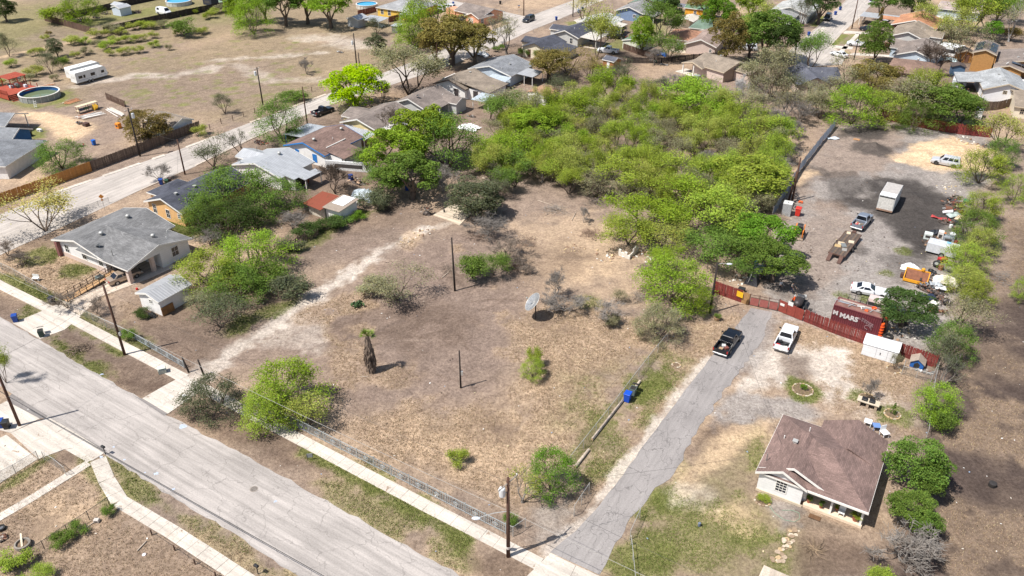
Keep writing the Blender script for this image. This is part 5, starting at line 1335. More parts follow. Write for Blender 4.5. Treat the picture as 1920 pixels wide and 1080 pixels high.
h.shed([(7.8,2.0,2.9),(10.4,2.0,2.4),(10.4,5.7,2.4),(7.8,5.7,2.9)],'porch_roof',S_TAUPE,posts=((10.2,2.2),(10.2,5.5)))
h=House('brown_roof_house','white walled house with plain brown roof and dark screened windows',(819,153),0,W_WHITE2,S_TAN,TR_BROWN)
h.gable(0,9.0,-1.6,9,'y',2.6,4.2,.45)
h.shed([(4.6,-.6,4.12),(14.8,-.6,2.5),(14.8,7.6,2.5),(4.6,7.6,4.12)],'rear_roof',S_TAN,t=.14)
h.box(7.8,14.3,-.2,7.1,0,2.5,'rear_room').box(-.8,3,3,8.4,0,2.3)
h.B.append(dict(k='g',ax='x',r=(8.2,14.8,-.6,7.6),ze=2.5,zr=3,oh=.4,go=.4))
SCR=pm('dark_screen',(64,58,58),.7)
h.win('-y',1.9,1.6,.9,1.3,frame=TR_BROWN,pane=SCR,bars=(0,1)).win('-y',6.2,1.4,1.0,1.5,frame=TR_BROWN,pane=SCR,bars=(0,1)).win('-y',10.8,1.3,1.1,1.6,b=1,frame=TR_BROWN,pane=SCR,bars=(0,1))
h.shed([(13,-5.4,2.2),(17.4,-5.0,2.1),(17.0,-1.0,2.5),(13.2,-1.2,2.6)],'patio_roof',seam_metal('pale_blue_sheet',(196,206,212),.3),posts=((13.3,-5.1),(17.1,-4.8)))
h.vent(3.0,-1.2,0,'dish').vent(8.2,-.2,0,'dish').vent(5.3,6,0,'box')
h=House('slate_blue_house','white house with smooth blue grey roof and white patio cover',(880.5,127),0,W_BLUE,S_LGRAY)
h.gable(0,12.2,-.8,10.6,'y',2.6,4.2,.45)
h.shed([(12.0,1.8,2.6),(16.6,1.8,2.4),(16.6,7.2,2.4),(12.0,7.2,2.6)],'patio_roof',M_WHITE,posts=((16.4,2),(16.4,7),(14.2,2)))
h.shed([(7.4,-4.2,2.3),(12.6,-4.2,2.1),(12.6,-1.2,2.5),(7.4,-1.2,2.6)],'lean_to_roof',seam_metal('pale_blue_sheet',(196,206,212)),posts=((7.6,-4),(12.4,-4)))
h.win('-y',3.4,1.7,.7,.6).win('-y',7.4,1.6,1.2,.9).vent(8.6,4.6,0,'box').vent(7.6,7,0,'pipe').vent(8.8,.6,0,'pipe')
h=House('cream_house','cream house with charcoal roof beside clipped hedge bushes',(981.5,85),0,W_CREAM,S_DARK)
h.gable(0,8.2,-1.6,9.2,'y',2.6,4.1,.45,fascia=False).gable(-3,4,3.6,8.6,'x',2.5,3.4,.3,fascia=False)
h.shed([(6.6,.4,3.0),(12.4,.4,2.2),(12.4,7.6,2.2),(6.6,7.6,3.0)],'rear_roof',S_DARK)
h.box(7.4,12,.8,7.2,0,2.2,'rear_room').door('-y',2.4).win('-y',6.4,1.6,.9,.8)
h=House('pale_grey_house','pale grey house with charcoal roof and cream patio cover',(1035.7,62.5),0,W_GREY,S_DARK)
h.gable(0,8.6,-1,9.6,'y',2.6,4.2,.45).gable(-3.4,4,4.4,9,'x',2.5,3.4,.3)
h.shed([(8.0,.2,2.7),(13.4,.2,2.4),(13.4,6.8,2.4),(8.0,6.8,2.7)],'patio_roof',M_CREAM,posts=((13.2,.4),(13.2,6.6)))
h.box(8.2,13.3,.3,6.7,0,.06,'patio_floor',CONC2).win('-y',2.0,1.8,.5,.5).win('-y',6.2,1.5,.8,1.4).vent(5.2,3.2,0,'pipe')
h=House('long_white_roof_house','house with patchy white metal roof beyond the charcoal roofs',(1084,40),0,W_GREY,seam_metal('patchy_white_sheet',(214,214,210),.5,rust=.15))
h.gable(0,10.5,-1,9,'y',2.6,4.0,.4)
h.shed([(9.2,1,2.7),(13.4,1,2.4),(13.4,5.4,2.4),(9.2,5.4,2.7)],'patio_roof',M_CREAM,posts=((13.2,1.2),(13.2,5.2)))
h=House('streaked_roof_house','blue walled house with streaked old grey roof',(1152,19.5),0,pm('faded_blue_wall',(120,140,170)),S_OLD)
h.gable(0,9.5,0,11,'y',2.6,4.2,.45).shed([(7.6,0,2.9),(13,0,2.2),(13,6.5,2.2),(7.6,6.5,2.9)],'patio_roof',S_OLD,posts=((12.8,.2),(12.8,6.3))).box(8.6,9.6,-1,3.5,0,2,'board_screen',WOOD).vent(4,5,0,'box').win('-y',6.5,1.6,.8,.8)
h=House('green_roof_tan_house','tan house with pale green roof at the top edge',(1177,6),0,W_PINK,S_GREEN,TR_BROWN)
h.gable(0,13,0,11,'y',2.6,4.6,.5).win('-y',9,1.8,.9,.8)
h=House('pink_house','pink stucco house with two joined hipped and gabled brown roofs',(1283,82),-6,W_PINK,shingle('pinkish_shingle',(160,140,130),.12))
h.gable(0,8.6,0,14.5,'y',2.6,4.2,.45).hip(-6.6,4,3.4,14.6,2.58,4.1,.45,roof=S_RUST)
h.win('-y',7,1.4,.5,.8).door('-y',-2.4,b=1,mat=pm('white_door',(226,226,222))).vent(7.0,.9,0,'dish')
h.box(-4.5,1.5,.3,3.2,0,.08,'porch_slab',CONC2)
h=House('taupe_house','tan house with taupe roof and covered rear patio beside the dry yard',(1291,113),22,W_PINK,S_TAN,TR_TAN)
h.gable(1.5,12.2,-1.0,9.6,'x',2.6,4.2,.45).gable(-.2,6.5,-2.2,3.6,'y',2.4,3.3,.3,walls=False)
h.box(11.76,11.85,-.5,9.1,0,2.6,'brick_end_wall',W_BRICK)
for x,y in((.2,-1.9),(3.6,-1.9)):h.box(x-.12,x+.12,y-.12,y+.12,0,2.4,'post',TRIM)
h.box(-1.4,4.4,-3.0,1.0,0,.06,'patio_slab',CONC).win('+x',2.6,1.5,.9,1.5).gable(11,17,3.0,9.0,'x',2.5,3.6,.3)
h.vent(5,6,0,'box').vent(7,2,0,'pipe')
MB().bevbox(5.4,6.8,-3.6,-2.7,0,1.0,.1).obj('covered_grill',pm('grey_cover',(150,154,158)),h.t)
h=House('slate_roof_house','pink brick house with dark slate roof at the head of the side street',(1496,160),-31,W_PINK,shingle('slate_shingle',(96,98,108),.2),TR_TAN)
h.gable(0,8.2,0,12,'y',2.6,4.4,.45,fascia=False).gable(2.5,11.6,4.2,12.2,'x',2.6,4.38,.45,fascia=False)
h.win('-y',3.0,1.5,.9,1.0).win('-y',4.4,1.5,.8,1.0,pane=pm('curtain_pane',(190,186,178))).win('-y',5.6,1.5,.8,1.0).vent(4.6,8,0,'box').vent(7.4,6.5,1,'pipe')
h=House('hip_roof_house','low house with brown hipped roof half hidden by olive trees',(1664,125),0,W_BRICK,shingle('rusty_brown_shingle',(138,112,98),.16),TR_BROWN)
h.hip(0,11,-3.5,9,2.6,4.2,.45).vent(6,4.5,0,'turbine')
h=House('grey_shingle_house','white walled house with grey brown roof and roof dish behind the brown hipped roof',(1674,101),2,W_BLUE,S_TAUPE)
h.gable(0,10.5,-1,14,'y',2.6,4.4,.45).gable(-2,5,6.5,12.5,'x',2.58,4.0,.3).win('-y',3,1.4,.6,.6).vent(5.6,.2,0,'dish').vent(6.6,3.0,0,'pipe').box(6,9,-2.2,-.8,0,1.6,'white_clutter',W_WHITE2)
h=House('taupe_gable_house','grey house with taupe gabled roof behind the green tree on the drive',(1665,66),2,W_GREY,S_TAN)
h.gable(0,10,-1,14,'y',2.6,4.4,.45).gable(8,13,5,11,'x',2.5,3.6,.3).win('-y',3,1.6,1.6,1.2,pane=pm('curtain_pane',(190,186,178))).vent(7,8,0,'pipe').box(0,4.5,-2.2,-.9,0,.9,'red_wall',pm('red_wall',(140,84,76)))
h=House('orange_roof_house','house with rusty orange roof and long open carport',(1672,44),2,pm('brown_wall',(120,84,74)),shingle('orange_shingle',(192,138,104),.12))
h.gable(0,12,-1,13,'y',2.6,4.5,.45)
h.shed([(-10,4.5,2.6),(.5,4.5,2.6),(.5,10.5,2.7),(-10,10.5,2.7)],'carport_roof',M_WHITE,posts=((-9.8,4.8),(-9.8,10.2),(-4,4.8)))
h.shed([(-4.5,4.45,2.66),(.6,4.45,2.66),(.6,8.5,2.75),(-4.5,8.5,2.75)],'carport_patch',shingle('orange_shingle',(192,138,104)))
h=House('white_gable_house','white brick house with streaked light grey gabled roof on the right',(1843,168),-12,siding('white_brick_wall',(236,236,238),.2),shingle('streaked_pale_roof',(166,168,168),.16),TR_TAN)
h.gable(0,9.6,0,13.6,'y',2.7,4.4,.45).shed([(-4.6,5.0,2.5),(1,5.0,3.0),(1,13,3.0),(-4.6,13,2.5)],'porch_roof',shingle('streaked_pale_roof',(166,168,168)),posts=((-4.3,5.3),(-4.3,9),(-4.3,12.7)))
h.win('-y',4.6,2.3,.7,.6).win('-x',1.6,1.4,.7,1.1).vent(3.9,8,0,'box').vent(4.2,3,0,'box').box(.3,.5,.4,13,0,.1,'plinth',W_PINK)
h=House('ochre_two_storey_house','tall ochre boarded house with solar panels on its ridge',(1824,97),0,W_OCHRE,S_TAUPE,TR_TAN,z=4.6)
h.gable(0,5.4,-.4,10.5,'y',4.6,5.6,.35)
SOLAR=pm('solar_panel',(50,58,70),.25,.1)
for a,b_ in((.3,1),(.3,5.2)):
 for side in(0,1):
  xs=(.35,1.9)if side==0 else(3.5,5.05);zs=(4.68+.0,5.0+.24)if side==0 else(5.24,4.68)
  MB().slab([(xs[0],b_,zs[0]+.12),(xs[1],b_,zs[1]+.12),(xs[1],b_+4.0,zs[1]+.12),(xs[0],b_+4.0,zs[0]+.12)],.05).obj('solar_panel',SOLAR,h.t)
h.gable(5.0,19,.5,14,'y',2.6,4.0,.45,roof=S_TAUPE).gable(5.4,12,-4.2,3,'y',2.5,3.5,.4)
for i in range(2):MB().slab([(9+i*2.1,-1.5,3.55-i*.3),(11+i*2.1,-1.5,3.3-i*.3),(11+i*2.1,.2,3.3-i*.3),(9+i*2.1,.2,3.55-i*.3)],.06).obj('solar_panel',SOLAR,h.t)
h.vent(8.2,-3.4,2,'dish').vent(13,8,1,'dish').vent(10,4,1,'box').vent(11,7,1,'pipe').box(5.2,5.45,0,9,2.4,4.5,'side_wall',W_OCHRE)
h=House('tan_corner_house','tan house corner at the right edge below the white gabled house',(1902,199),-8,W_CREAM,S_TAN,TR_TAN)
h.gable(0,11,0,13,'x',2.6,4.2,.4).win('-y',1.8,1.5,.7,1.0)
h=House('pale_blue_house','pale blue house with pinkish flat roof at the top right',(1757,16),0,W_BLUE,shingle('pinkish_flat_roof',(186,168,160),.1))
h.gable(0,12,0,12,'x',2.7,3.4,.4).box(1,9,.2,.4,2.2,2.6,'blue_beam',pm('deep_blue',(50,70,130)))
h=House('pale_roof_house','grey house with wide pale roof left of the side street',(1442,20),0,W_GREY,shingle('pale_grey_shingle',(184,184,180),.1))
h.gable(0,12,0,15,'y',2.6,4.4,.45).gable(-1,9,-6,2,'y',2.5,3.6,.4,roof=shingle('mid_grey_shingle',(160,160,160),.12))
h=House('orange_green_house','orange house with green metal roof at the top',(1283,14),0,pm('orange_boards',(222,158,50),.7),seam_metal('green_sheet',(110,142,114),.4))
h.gable(0,9,0,5,'x',2.6,3.6,.3).win('-y',3.5,1.5,.7,.8).win('-y',6.5,1.5,.7,.8).shed([(-5,.5,2.5),(0,.5,2.5),(0,4.5,2.7),(-5,4.5,2.7)],'lean_to_roof',pm('grey_tarp',(110,112,118)),posts=((-4.8,.7),(-4.8,4.3)))
h=House('pale_carport','open shelter with cream roof below the orange house',(1271,35),0,W_CREAM,M_CREAM)
h.gable(0,5,0,7,'y',2.4,3.0,.2,walls=False).box(.3,3.2,1.5,6.6,0,2.3)
h=House('grey_green_house','pale walled house with grey green hipped roof behind the pink house',(1293,50),-4,W_CREAM,S_GREEN)
h.hip(0,9,-1,10,2.6,4.2,.4)
h=House('yellow_block_house','bright yellow house with grey hipped roof at the top',(704,14),0,pm('bright_yellow_wall',(222,184,84),.7),shingle('mid_grey_shingle',(160,160,160),.12))
h.hip(0,14,0,14,2.7,4.8,.4).win('-y',2.2,1.5,1.0,1.3).win('-y',5,1.5,1.0,1.5).win('-y',10,1.5,1.6,1.5).shed([(11,-2.5,2.4),(16,-2.5,2.4),(16,2,2.6),(11,2,2.6)],'patio_roof',M_WHITE,posts=((11.2,-2.3),(15.8,-2.3)))
h=House('salmon_house','salmon house with mottled grey roof at the street corner',(851,19),12,pm('salmon_wall',(216,156,124),.7),S_TAUPE)
h.gable(0,12.5,0,9.5,'x',2.6,4.2,.45).gable(7,13.2,-2.5,4,'y',2.58,3.8,.4).win('-y',4.2,1.5,1.0,1.5,frame=TRIM).win('-y',9.5,1.4,1.8,1.3,b=1,frame=TRIM,pane=pm('curtain_pane',(190,186,178))).win('+x',-.6,1.4,1.0,1.4,b=1).box(-4.6,-.6,1,4.6,0,2.4,'side_room')
h=House('grey_corner_house','large grey house with pale grey hipped roof at the left edge',(10,312),-25.6,W_WHITE2,S_LGRAY,z=2.7)
h.hip(-16,0,0,12.7,2.7,4.9,.45).gable(-22,-6.6,11.5,18.6,'x',2.65,4.1,.45,wall=pm('deep_blue_wall',(30,96,146))).gable(-28,-12.8,19.2,27,'x',2.65,4.1,.45,walls=False)
h.box(-28,-18,19.6,26.6,0,2.5)
for y in(19.5,26.5):h.box(-13.4,-13.24,y,y+.16,0,2.6,'post',TRIM)
h=House('tan_roof_garage','small white garage with tan roof behind the old board fence',(323,238),0,W_WHITE2,S_TAN,cat='garage',z=2.3)
h.gable(-8.5,0,0,5.4,'x',2.3,3.3,.3).win('-y',-3,1.2,.9,.9).box(-4.5,-1.2,-1.0,.2,0,1.6,'greenhouse_lean_to',pm('pale_frames',(196,206,200),.5))
h=House('porch_house','white sided house with mauve brown shingle roof and front porch on the right',(1418,882),0,W_WHITE,S_MAUVE)
h.gable(0,5.0,-.2,6.0,'y',2.6,3.85,.35,fascia='front')
h.gable(.1,6.6,.5,6.5,'y',2.66,4.1,.35,walls=False,fascia='front')
h.hip(.0,10.6,-.05,9.9,2.6,4.3,.35,walls=False)
h.box(.35,5,1,9.5,0,2.6)
h.box(4.7,10.2,2.2,9.4,0,2.6)
h.gable(4.0,10.5,6.2,11.2,'y',2.58,4.05,.35,fascia=False)
h.box(4.9,10.4,.25,2.2,0,.32,'porch_floor',pm('porch_boards',(222,200,174),.8,.1,3))
for x in(7.4,10.2):h.box(x-.1,x+.1,.4,.6,.32,2.45,'porch_post',TRIM)
h.box(4.8,10.65,-.16,-.11,2.36,2.58,'fascia',TRIM).box(.3,4.85,.05,.13,0,.3,'base_board',TR_TAN)
h.win('-y',2.6,1.6,1.0,1.3,bars=(2,3))
h.B.append(dict(k='g',ax='x',r=(4.35,10.55,1.75,9.8),ze=2.6,zr=3,oh=.45,go=.35))
h.win('-y',5.6,1.6,1.2,1.1,b=4,bars=(3,2),frame=pm('dark_frame',(60,60,62))).door('-y',7.8,b=4,mat=pm('white_door',(226,226,222))).win('-y',9.2,1.6,.8,1.1,b=4)
h.vent(1.2,5.4,0,'pipe').vent(3.2,7.6,0,'pipe').vent(2.4,4.6,0,'box').vent(.5,1.6,0,'tallpipe')
h=House('white_garden_shed','white garden shed with grey sheet roof right of the carport house',(253,549),0,W_WHITE2,seam_metal('dull_grey_sheet',(176,176,176),.4,rust=.1),cat='shed',z=2.4)
h.gable(0,4.7,0,5.5,'y',2.4,3.1,.3).win('-y',2.6,1.7,.6,.5)
MB().cbox((4.55,1.2,.62),(.08,1.9,1.2),0,0,-.12).obj('leaning_plywood',pm('plywood_brown',(142,102,62),.8,.2),h.t)
h=House('rust_roof_shed','old board shed with rusty red sheet roof',(573,379),0,pm('bleached_boards',(196,188,172),.9,.25,4,dirt=.4),M_RUST,cat='shed',z=2.2)
h.shed([(-.3,-.3,2.1),(4.0,-.9,2.1),(4.2,4.2,2.5),(-.1,4.2,2.5)],'roof',M_RUST).box(.3,3.7,.3,3.9,0,2.08)
h=House('white_tarp_shed','white painted shed with felt roof and white sheet lying on it',(607,386),0,W_WHITE2,pm('brown_felt',(150,136,122),.9,.12),cat='shed',z=2.3)
h.shed([(0,-.4,2.25),(3.6,-.4,2.25),(3.6,4.6,2.55),(0,4.6,2.55)],'roof',h.roof).box(.3,3.3,.1,4.2,0,2.22).shed([(.5,1.4,2.42),(2.9,1.4,2.42),(2.9,4.4,2.6),(.5,4.4,2.6)],'roof_sheet',pm('white_sheet',(236,236,234),.7),t=.03)
h=House('small_brown_shed','small brown shed with slate grey roof and red ladder by the white pickup',(1129,111),10,pm('brown_boards',(158,106,66)),shingle('slate_shingle',(96,98,108)),cat='shed',z=2.2)
h.gable(0,3.6,0,3.6,'x',2.2,2.9,.2).door('-y',1.8,.8,1.6,mat=pm('white_door',(226,226,222)))
h=House('pale_green_garage','pale mildewed garage right of the white pickup',(1166,74),6,pm('mildewed_wall',(214,214,196),.9,.15,2),S_GREEN,cat='garage',z=2.4)
h.gable(0,6.2,0,7,'y',2.3,3.0,.2)
h=House('ochre_playhouse','little ochre shed with gabled roof left of the tall ochre house',(1796,99),-14,W_OCHRE,S_TAN,TR_TAN,cat='shed',z=2.4)
h.gable(0,4.0,0,4.4,'y',2.4,3.2,.3).door('-y',2.5,1.0,1.9,mat=pm('rough_brown',(110,80,66)))
h=House('blue_garden_shed','small blue shed with dark roof below the ochre shed',(1785,125),-14,pm('slate_blue_wall',(84,110,136),.7),pm('dark_brown_felt',(84,74,70),.9),cat='shed',z=2.2)
h.gable(0,3.4,0,3.2,'y',2.2,2.8,.25,fascia=False)
h=House('twin_metal_shed','pale blue metal shed in the black fenced yard',(207,8),0,siding('pale_metal_wall',(204,214,226),.3),M_WHITE,cat='shed',z=2.4)
h.gable(0,4.6,0,3.2,'x',2.4,3.0,.15).gable(3.4,7.6,-2.4,1.8,'y',2.4,3.0,.15).box(3.0,3.4,-.02,.12,0,2,'doorway',DARKIN)
h=House('grey_backyard_shed','grey shed left of the low white roof near the yellow house',(649,34),0,siding('grey_boards',(176,178,178),.25),M_GALV,cat='shed',z=2.4)
h.gable(0,4.6,0,4.6,'y',2.4,3.2,.25)
h=House('low_white_shelter','low open shelter with white sheet roof below the yellow house',(675,36),0,W_GREY,M_WHITE,cat='shelter',z=2)
h.shed([(0,0,2.0),(7,0,2.0),(7,5,2.3),(0,5,2.3)],'roof',M_WHITE,posts=((.2,.2),(6.8,.2),(.2,4.8),(6.8,4.8)))
h=House('tiny_tin_shed','tiny tin shed in the yard below the yellow house',(732,48),0,pm('grey_boards2',(120,120,114),.9),M_GALV,cat='shed',z=2)
h.shed([(0,0,2.0),(2.6,0,2.0),(2.6,2.6,2.3),(0,2.6,2.3)],'roof',M_GALV).box(.2,2.4,.2,2.4,0,1.95)
h=House('rusty_roof_shack','small white shack with rusty brown roof at the thicket edge',(990,170),8,W_WHITE2,pm('rusty_felt',(166,128,104),.9,.15),cat='shed',z=2.3)
h.gable(0,5.4,-.5,5,'y',2.3,2.8,.2,fascia=False)
h=House('white_yard_shed','small white cabinet shed at the grey board fence',(1830,205),0,W_WHITE2,M_GALV,cat='shed',z=1.9)
h.shed([(0,0,1.9),(1.6,0,1.9),(1.6,2,2.0),(0,2,2.0)],'roof',M_WHITE).box(.1,1.5,.1,1.9,0,1.85)
h=House('white_storage_shed','white plastic storage shed with arched roof against the red fence',(1614,664),0,siding('white_plastic',(238,238,238),.3,.1),None,cat='shed',world=(G(1614,664).x,G(1614,664).y,0))
_L,_D=4.0,2.2
h.box(0,_L,0,_D,0,1.75)
mb=MB();n=8
for i in range(n):
 a0,a1=i/n,(i+1)/n
 f=lambda a:(-.08+a*(_D+.16),1.72+.62*math.sin(math.pi*a)**.8)
 (ya,za),(yb,zb)=f(a0),f(a1)
 mb.slab([(-.08,ya,za),(_L+.08,ya,za),(_L+.08,yb,zb),(-.08,yb,zb)],.05)
mb.obj('arched_roof',pm('white_plastic_roof',(226,228,230),.5,.06),h.t)
for x in(1.6,2.9):MB().box(x-.012,x+.012,-.02,.0,.15,1.6).obj('door_seam',pm('seam_dark',(150,150,150)),h.t)
for x in(2.1,3.5):MB().box(x-.04,x+.04,-.05,-.001,.7,1.0).obj('handle',DARKIN,h.t)
for x in(0,_L):MB().add([(x,0,1.74),(x,_D,1.74),(x,_D*.75,2.15),(x,_D*.5,2.28),(x,_D*.25,2.15)],[(0,1,2,3,4)]).obj('end_panel',h.wall,h.t)
# --- vehicles (local +x forward)
TYRE=pm('tyre_rubber',(40,39,38),.85,.15);RIM=pm('wheel_rim',(150,150,150),.35,.1,metal=.6);RIMD=pm('dark_rim',(70,70,72),.4,.1,metal=.5)
CGL=glass('car_glass',(22,26,34),.05);CHROME=pm('chrome_bumper',(138,138,138),.38,.1,metal=.5);TAIL=paint('tail_lamp_red',(170,24,20));HEADL=paint('head_lamp',(226,226,220));BLKP=pm('black_plastic',(34,34,36),.6,.1)
PLATE=pm('plate_white',(220,220,214),.5,.03)
SPEC={'pickup':dict(L=5.75,W=1.98,belt=1.16,roof=1.86,g=(1.05,.45,-.75,-.92),bed=(-.98,-2.84),hood=1.10,nose=.95,wb=(1.78,-1.72),r=.39,doors=2),'short_cab':dict(L=5.3,W=1.9,belt=1.1,roof=1.74,g=(.75,.2,-.45,-.6),bed=(-.66,-2.62),hood=1.04,nose=.9,wb=(1.6,-1.6),r=.36,doors=1),'suv':dict(L=5.05,W=1.98,belt=1.12,roof=1.84,g=(1.2,.55,-2.15,-2.42),bed=None,hood=1.06,nose=.92,wb=(1.5,-1.5),r=.39,doors=2,tail=1.1),'sedan':dict(L=4.8,W=1.8,belt=.96,roof=1.44,g=(1.0,.2,-1.0,-1.7),bed=None,hood=.92,nose=.74,wb=(1.45,-1.35),r=.32,doors=2,tail=.98),'coupe':dict(L=5.0,W=1.93,belt=.98,roof=1.42,g=(.62,-.1,-1.15,-1.95),bed=None,hood=.97,nose=.8,wb=(1.55,-1.42),r=.35,doors=1,tail=1.03),'van':dict(L=5.4,W=2.0,belt=1.3,roof=2.2,g=(2.0,1.3,-2.4,-2.65),bed=None,hood=1.15,nose=1.0,wb=(1.65,-1.65),r=.38,doors=1,tail=1.3)}
def vehicle(kind,label,px,py,head,body,name=None,cat=None,rim=RIM,group=None,load=None,world=None):
 S=SPEC[kind];L,W=S['L'],S['W'];hw=W/2
 p=G(px,py)if world is None else Vector(world)
 t=thing(name or{'pickup':'pickup_truck','short_cab':'pickup_truck','suv':'sport_utility_car','sedan':'sedan_car','coupe':'coupe_car','van':'van'}[kind],label,cat or('pickup' if kind in('pickup','short_cab')else 'van' if kind=='van' else 'car'),(p.x,p.y,0),heading(head),group)
 g0,g1,g2,g3=S['g'];belt,roof=S['belt'],S['roof']
 end=S['bed'][0]if S['bed']else-L/2
 st=[(L/2,.42,S['nose']-.22,hw*.74),(L/2-.12,.32,S['nose'],hw*.9),(L/2-.45,.28,S['hood']-.06,hw*.97),(g0+.25,.27,S['hood'],hw),(g0,.26,belt-.02,hw),(0 if g0>.3 else g0-.4,.26,belt,hw)]
 if S['bed']:st+=[(end,.27,belt,hw)]
 else:st+=[(g3+.2,.28,belt+.02,hw),(g3-.1 if g3-.1>-L/2+.3 else-L/2+.3,.30,S['tail'],hw*.98),(-L/2+.12,.34,S['tail']-.05,hw*.93),(-L/2,.45,S['tail']-.3,hw*.84)]
 m=MB();k=8
 for(x,zb,zt,w)in st:
  zm=zb+(zt-zb)*.52
  m.v+=[(x,-w*.9,zb),(x,-w,zm),(x,-w*.95,zt-.05),(x,-w*.86,zt),(x,w*.86,zt),(x,w*.95,zt-.05),(x,w,zm),(x,w*.9,zb)]
 for i in range(len(st)-1):
  for j in range(k):
   a,b_=i*k+j,i*k+(j+1)%k
   m.f.append((a,a+k,b_+k,b_))
 m.f.append(tuple(range(k)));m.f.append(tuple(range((len(st))*k-1,(len(st)-1)*k-1,-1)))
 m.obj('body',body,t,smooth=False)
 if S['bed']:
  x0,x1=S['bed'];b=MB()
  b.box(x1,x0,-hw*.96,-hw*.96+.13,.45,belt-.02).box(x1,x0,hw*.96-.13,hw*.96,.45,belt-.02).box(x0-.06,x0-.002,-hw*.9,hw*.9,.45,belt-.04)
  b.box(x1,x0-.08,-hw*.9,hw*.9,.5,.62)
  b.obj('cargo_bed',body,t)
  MB().box(x1+.06,x0-.09,-hw*.82,hw*.82,.621,.66).obj('bed_liner',BLKP,t)
  MB().box(x1-.05,x1+.02,-hw*.86,hw*.86,.56,belt-.03).obj('tailgate',body,t)
 wb_,wr=hw*.93,hw*.74
 B0=[(g0,-wb_),(g0,wb_),(g3,wb_),(g3,-wb_)];R0=[(g1,-wr),(g1,wr),(g2,wr),(g2,-wr)]
 zb=belt-.06
 V=[(x,y,zb)for x,y in B0]+[(x,y,roof-.06)for x,y in R0]+[((x-(g1+g2)/2)*.86+(g1+g2)/2,y*.84,roof)for x,y in R0]
 MB().add(V,[(0,1,5,4),(1,2,6,5),(2,3,7,6),(3,0,4,7),(4,5,9,8),(5,6,10,9),(6,7,11,10),(7,4,8,11),(8,9,10,11)]).obj('cabin',body,t)
 def pane(name,q,u0,u1,v0,v1,off=.012):
  q=[Vector(a)for a in q]
  f=lambda u,v:(q[0].lerp(q[1],u)).lerp(q[3].lerp(q[2],u),v)
  P=[f(u0,v0),f(u1,v0),f(u1,v1),f(u0,v1)]
  nn=(P[1]-P[0]).cross(P[3]-P[0]).normalized()*off
  c=sum(P,Vector())/4
  if nn.dot(c-Vector((c.x*.3+(g1+g2)*.35,0,belt)))<0:nn=-nn
  MB().add([tuple(a+nn)for a in P]+[tuple(a-nn)for a in P],[(0,1,2,3),(7,6,5,4),(0,4,5,1),(1,5,6,2),(2,6,7,3),(3,7,4,0)]).obj(name,CGL,t)
 pane('windshield',[V[0],V[1],V[5],V[4]],.05,.95,.08,.96)
 pane('rear_window',[V[2],V[3],V[7],V[6]],.07,.93,.14,.93)
 for a,b_,c,d in((1,2,6,5),(3,0,4,7)):
  q=[V[a],V[b_],V[c],V[d]]
  if S['doors']==2:rngs=((.10,.46),(.52,.90))if kind!='suv' else((.12,.36),(.40,.64),(.68,.92))
  else:rngs=((.14,.62),(.68,.9))if kind=='coupe' else((.12,.86),)if kind!='van' else((.62,.88),)
  if a==3:rngs=[(1-v,1-u)for u,v in rngs]
  elif kind=='van':rngs=((.06,.3),)
  for u0,u1 in rngs:pane('side_window',q,u0,u1,.18,.90)
 r=S['r']
 for x in S['wb']:
  for sy in(-1,1):
   w=MB().tube([(x,sy*(hw-.24),r),(x,sy*(hw+.012),r)],r,16).obj('wheel',TYRE,t)
   MB().tube([(x,sy*(hw-.1),r),(x,sy*(hw+.022),r)],r*.62,12).obj('rim',rim,w)
   MB().tube([(x,sy*(hw-.26),r+.03),(x,sy*(hw-.015),r+.03)],r*1.16,14).obj('wheel_arch',BLKP,t)
 truck=S['bed']is not None
 xr=S['bed'][1]if truck else-L/2
 for sy in(-1,1):
  MB().cbox((L/2-.09,sy*hw*.68,S['nose']-.14),(.14,.36,.17)).obj('headlight',HEADL,t)
  if truck:MB().cbox((xr-.02,sy*hw*.9,.95),(.1,.14,.34)).obj('tail_light',TAIL,t)
  else:MB().cbox((xr+.05,sy*hw*.66,S['tail']-.2),(.12,.42,.15)).obj('tail_light',TAIL,t)
  mx=g0-.22
  MB().cbox((mx,sy*(hw+.12),belt+.1),(.1,.24,.17)).obj('mirror',BLKP if truck else body,t)
 fb=CHROME if truck else body
 MB().bevbox(L/2-.1,L/2+.06,-hw*.92,hw*.92,.36,.58,.04).obj('front_bumper',fb,t)
 MB().bevbox(xr-.16 if truck else xr-.05,xr+.04,-hw*.92,hw*.92,.40,.60,.04).obj('rear_bumper',fb,t)
 MB().box(L/2+.005,L/2+.03,-hw*.5,hw*.5,.62,.80).obj('grille',BLKP,t)
 MB().box((xr-.18)if truck else xr-.07,(xr-.155)if truck else xr-.03,-.16,.16,.46,.58).obj('number_plate',PLATE,t)
 if load:
  q=random.Random(px)
  for i,cc in enumerate(load):
   x=q.uniform(S['bed'][1]+.3,S['bed'][0]-.4);y=q.uniform(-.55,.55)
   o=MB().cbox((x,y,.66+.13),(q.uniform(.3,.6),q.uniform(.25,.5),q.uniform(.2,.34)),q.uniform(0,3))
   ob=o.obj('cargo_item',pm('cargo_%d_%d_%d'%cc,cc,.7),t)
 return t
P_WHITE=paint('white_car_paint',(232,233,235));P_BLACK=paint('black_car_paint',(18,20,24),.22,.6);P_SILVER=paint('silver_car_paint',(204,206,210),.28,.5,.1);P_GREY=paint('grey_blue_car_paint',(140,148,160),.3,.5,.3)
P_GOLD=paint('champagne_car_paint',(178,160,140),.3,.5,.3);P_BLUE=paint('deep_blue_car_paint',(24,40,96),.25,.5);P_DARK=paint('dark_car_paint',(36,42,52),.25,.5)
JUNKL=[(200,60,50),(210,205,190),(120,110,100),(60,60,64),(180,150,110),(230,230,226),(150,70,60)]
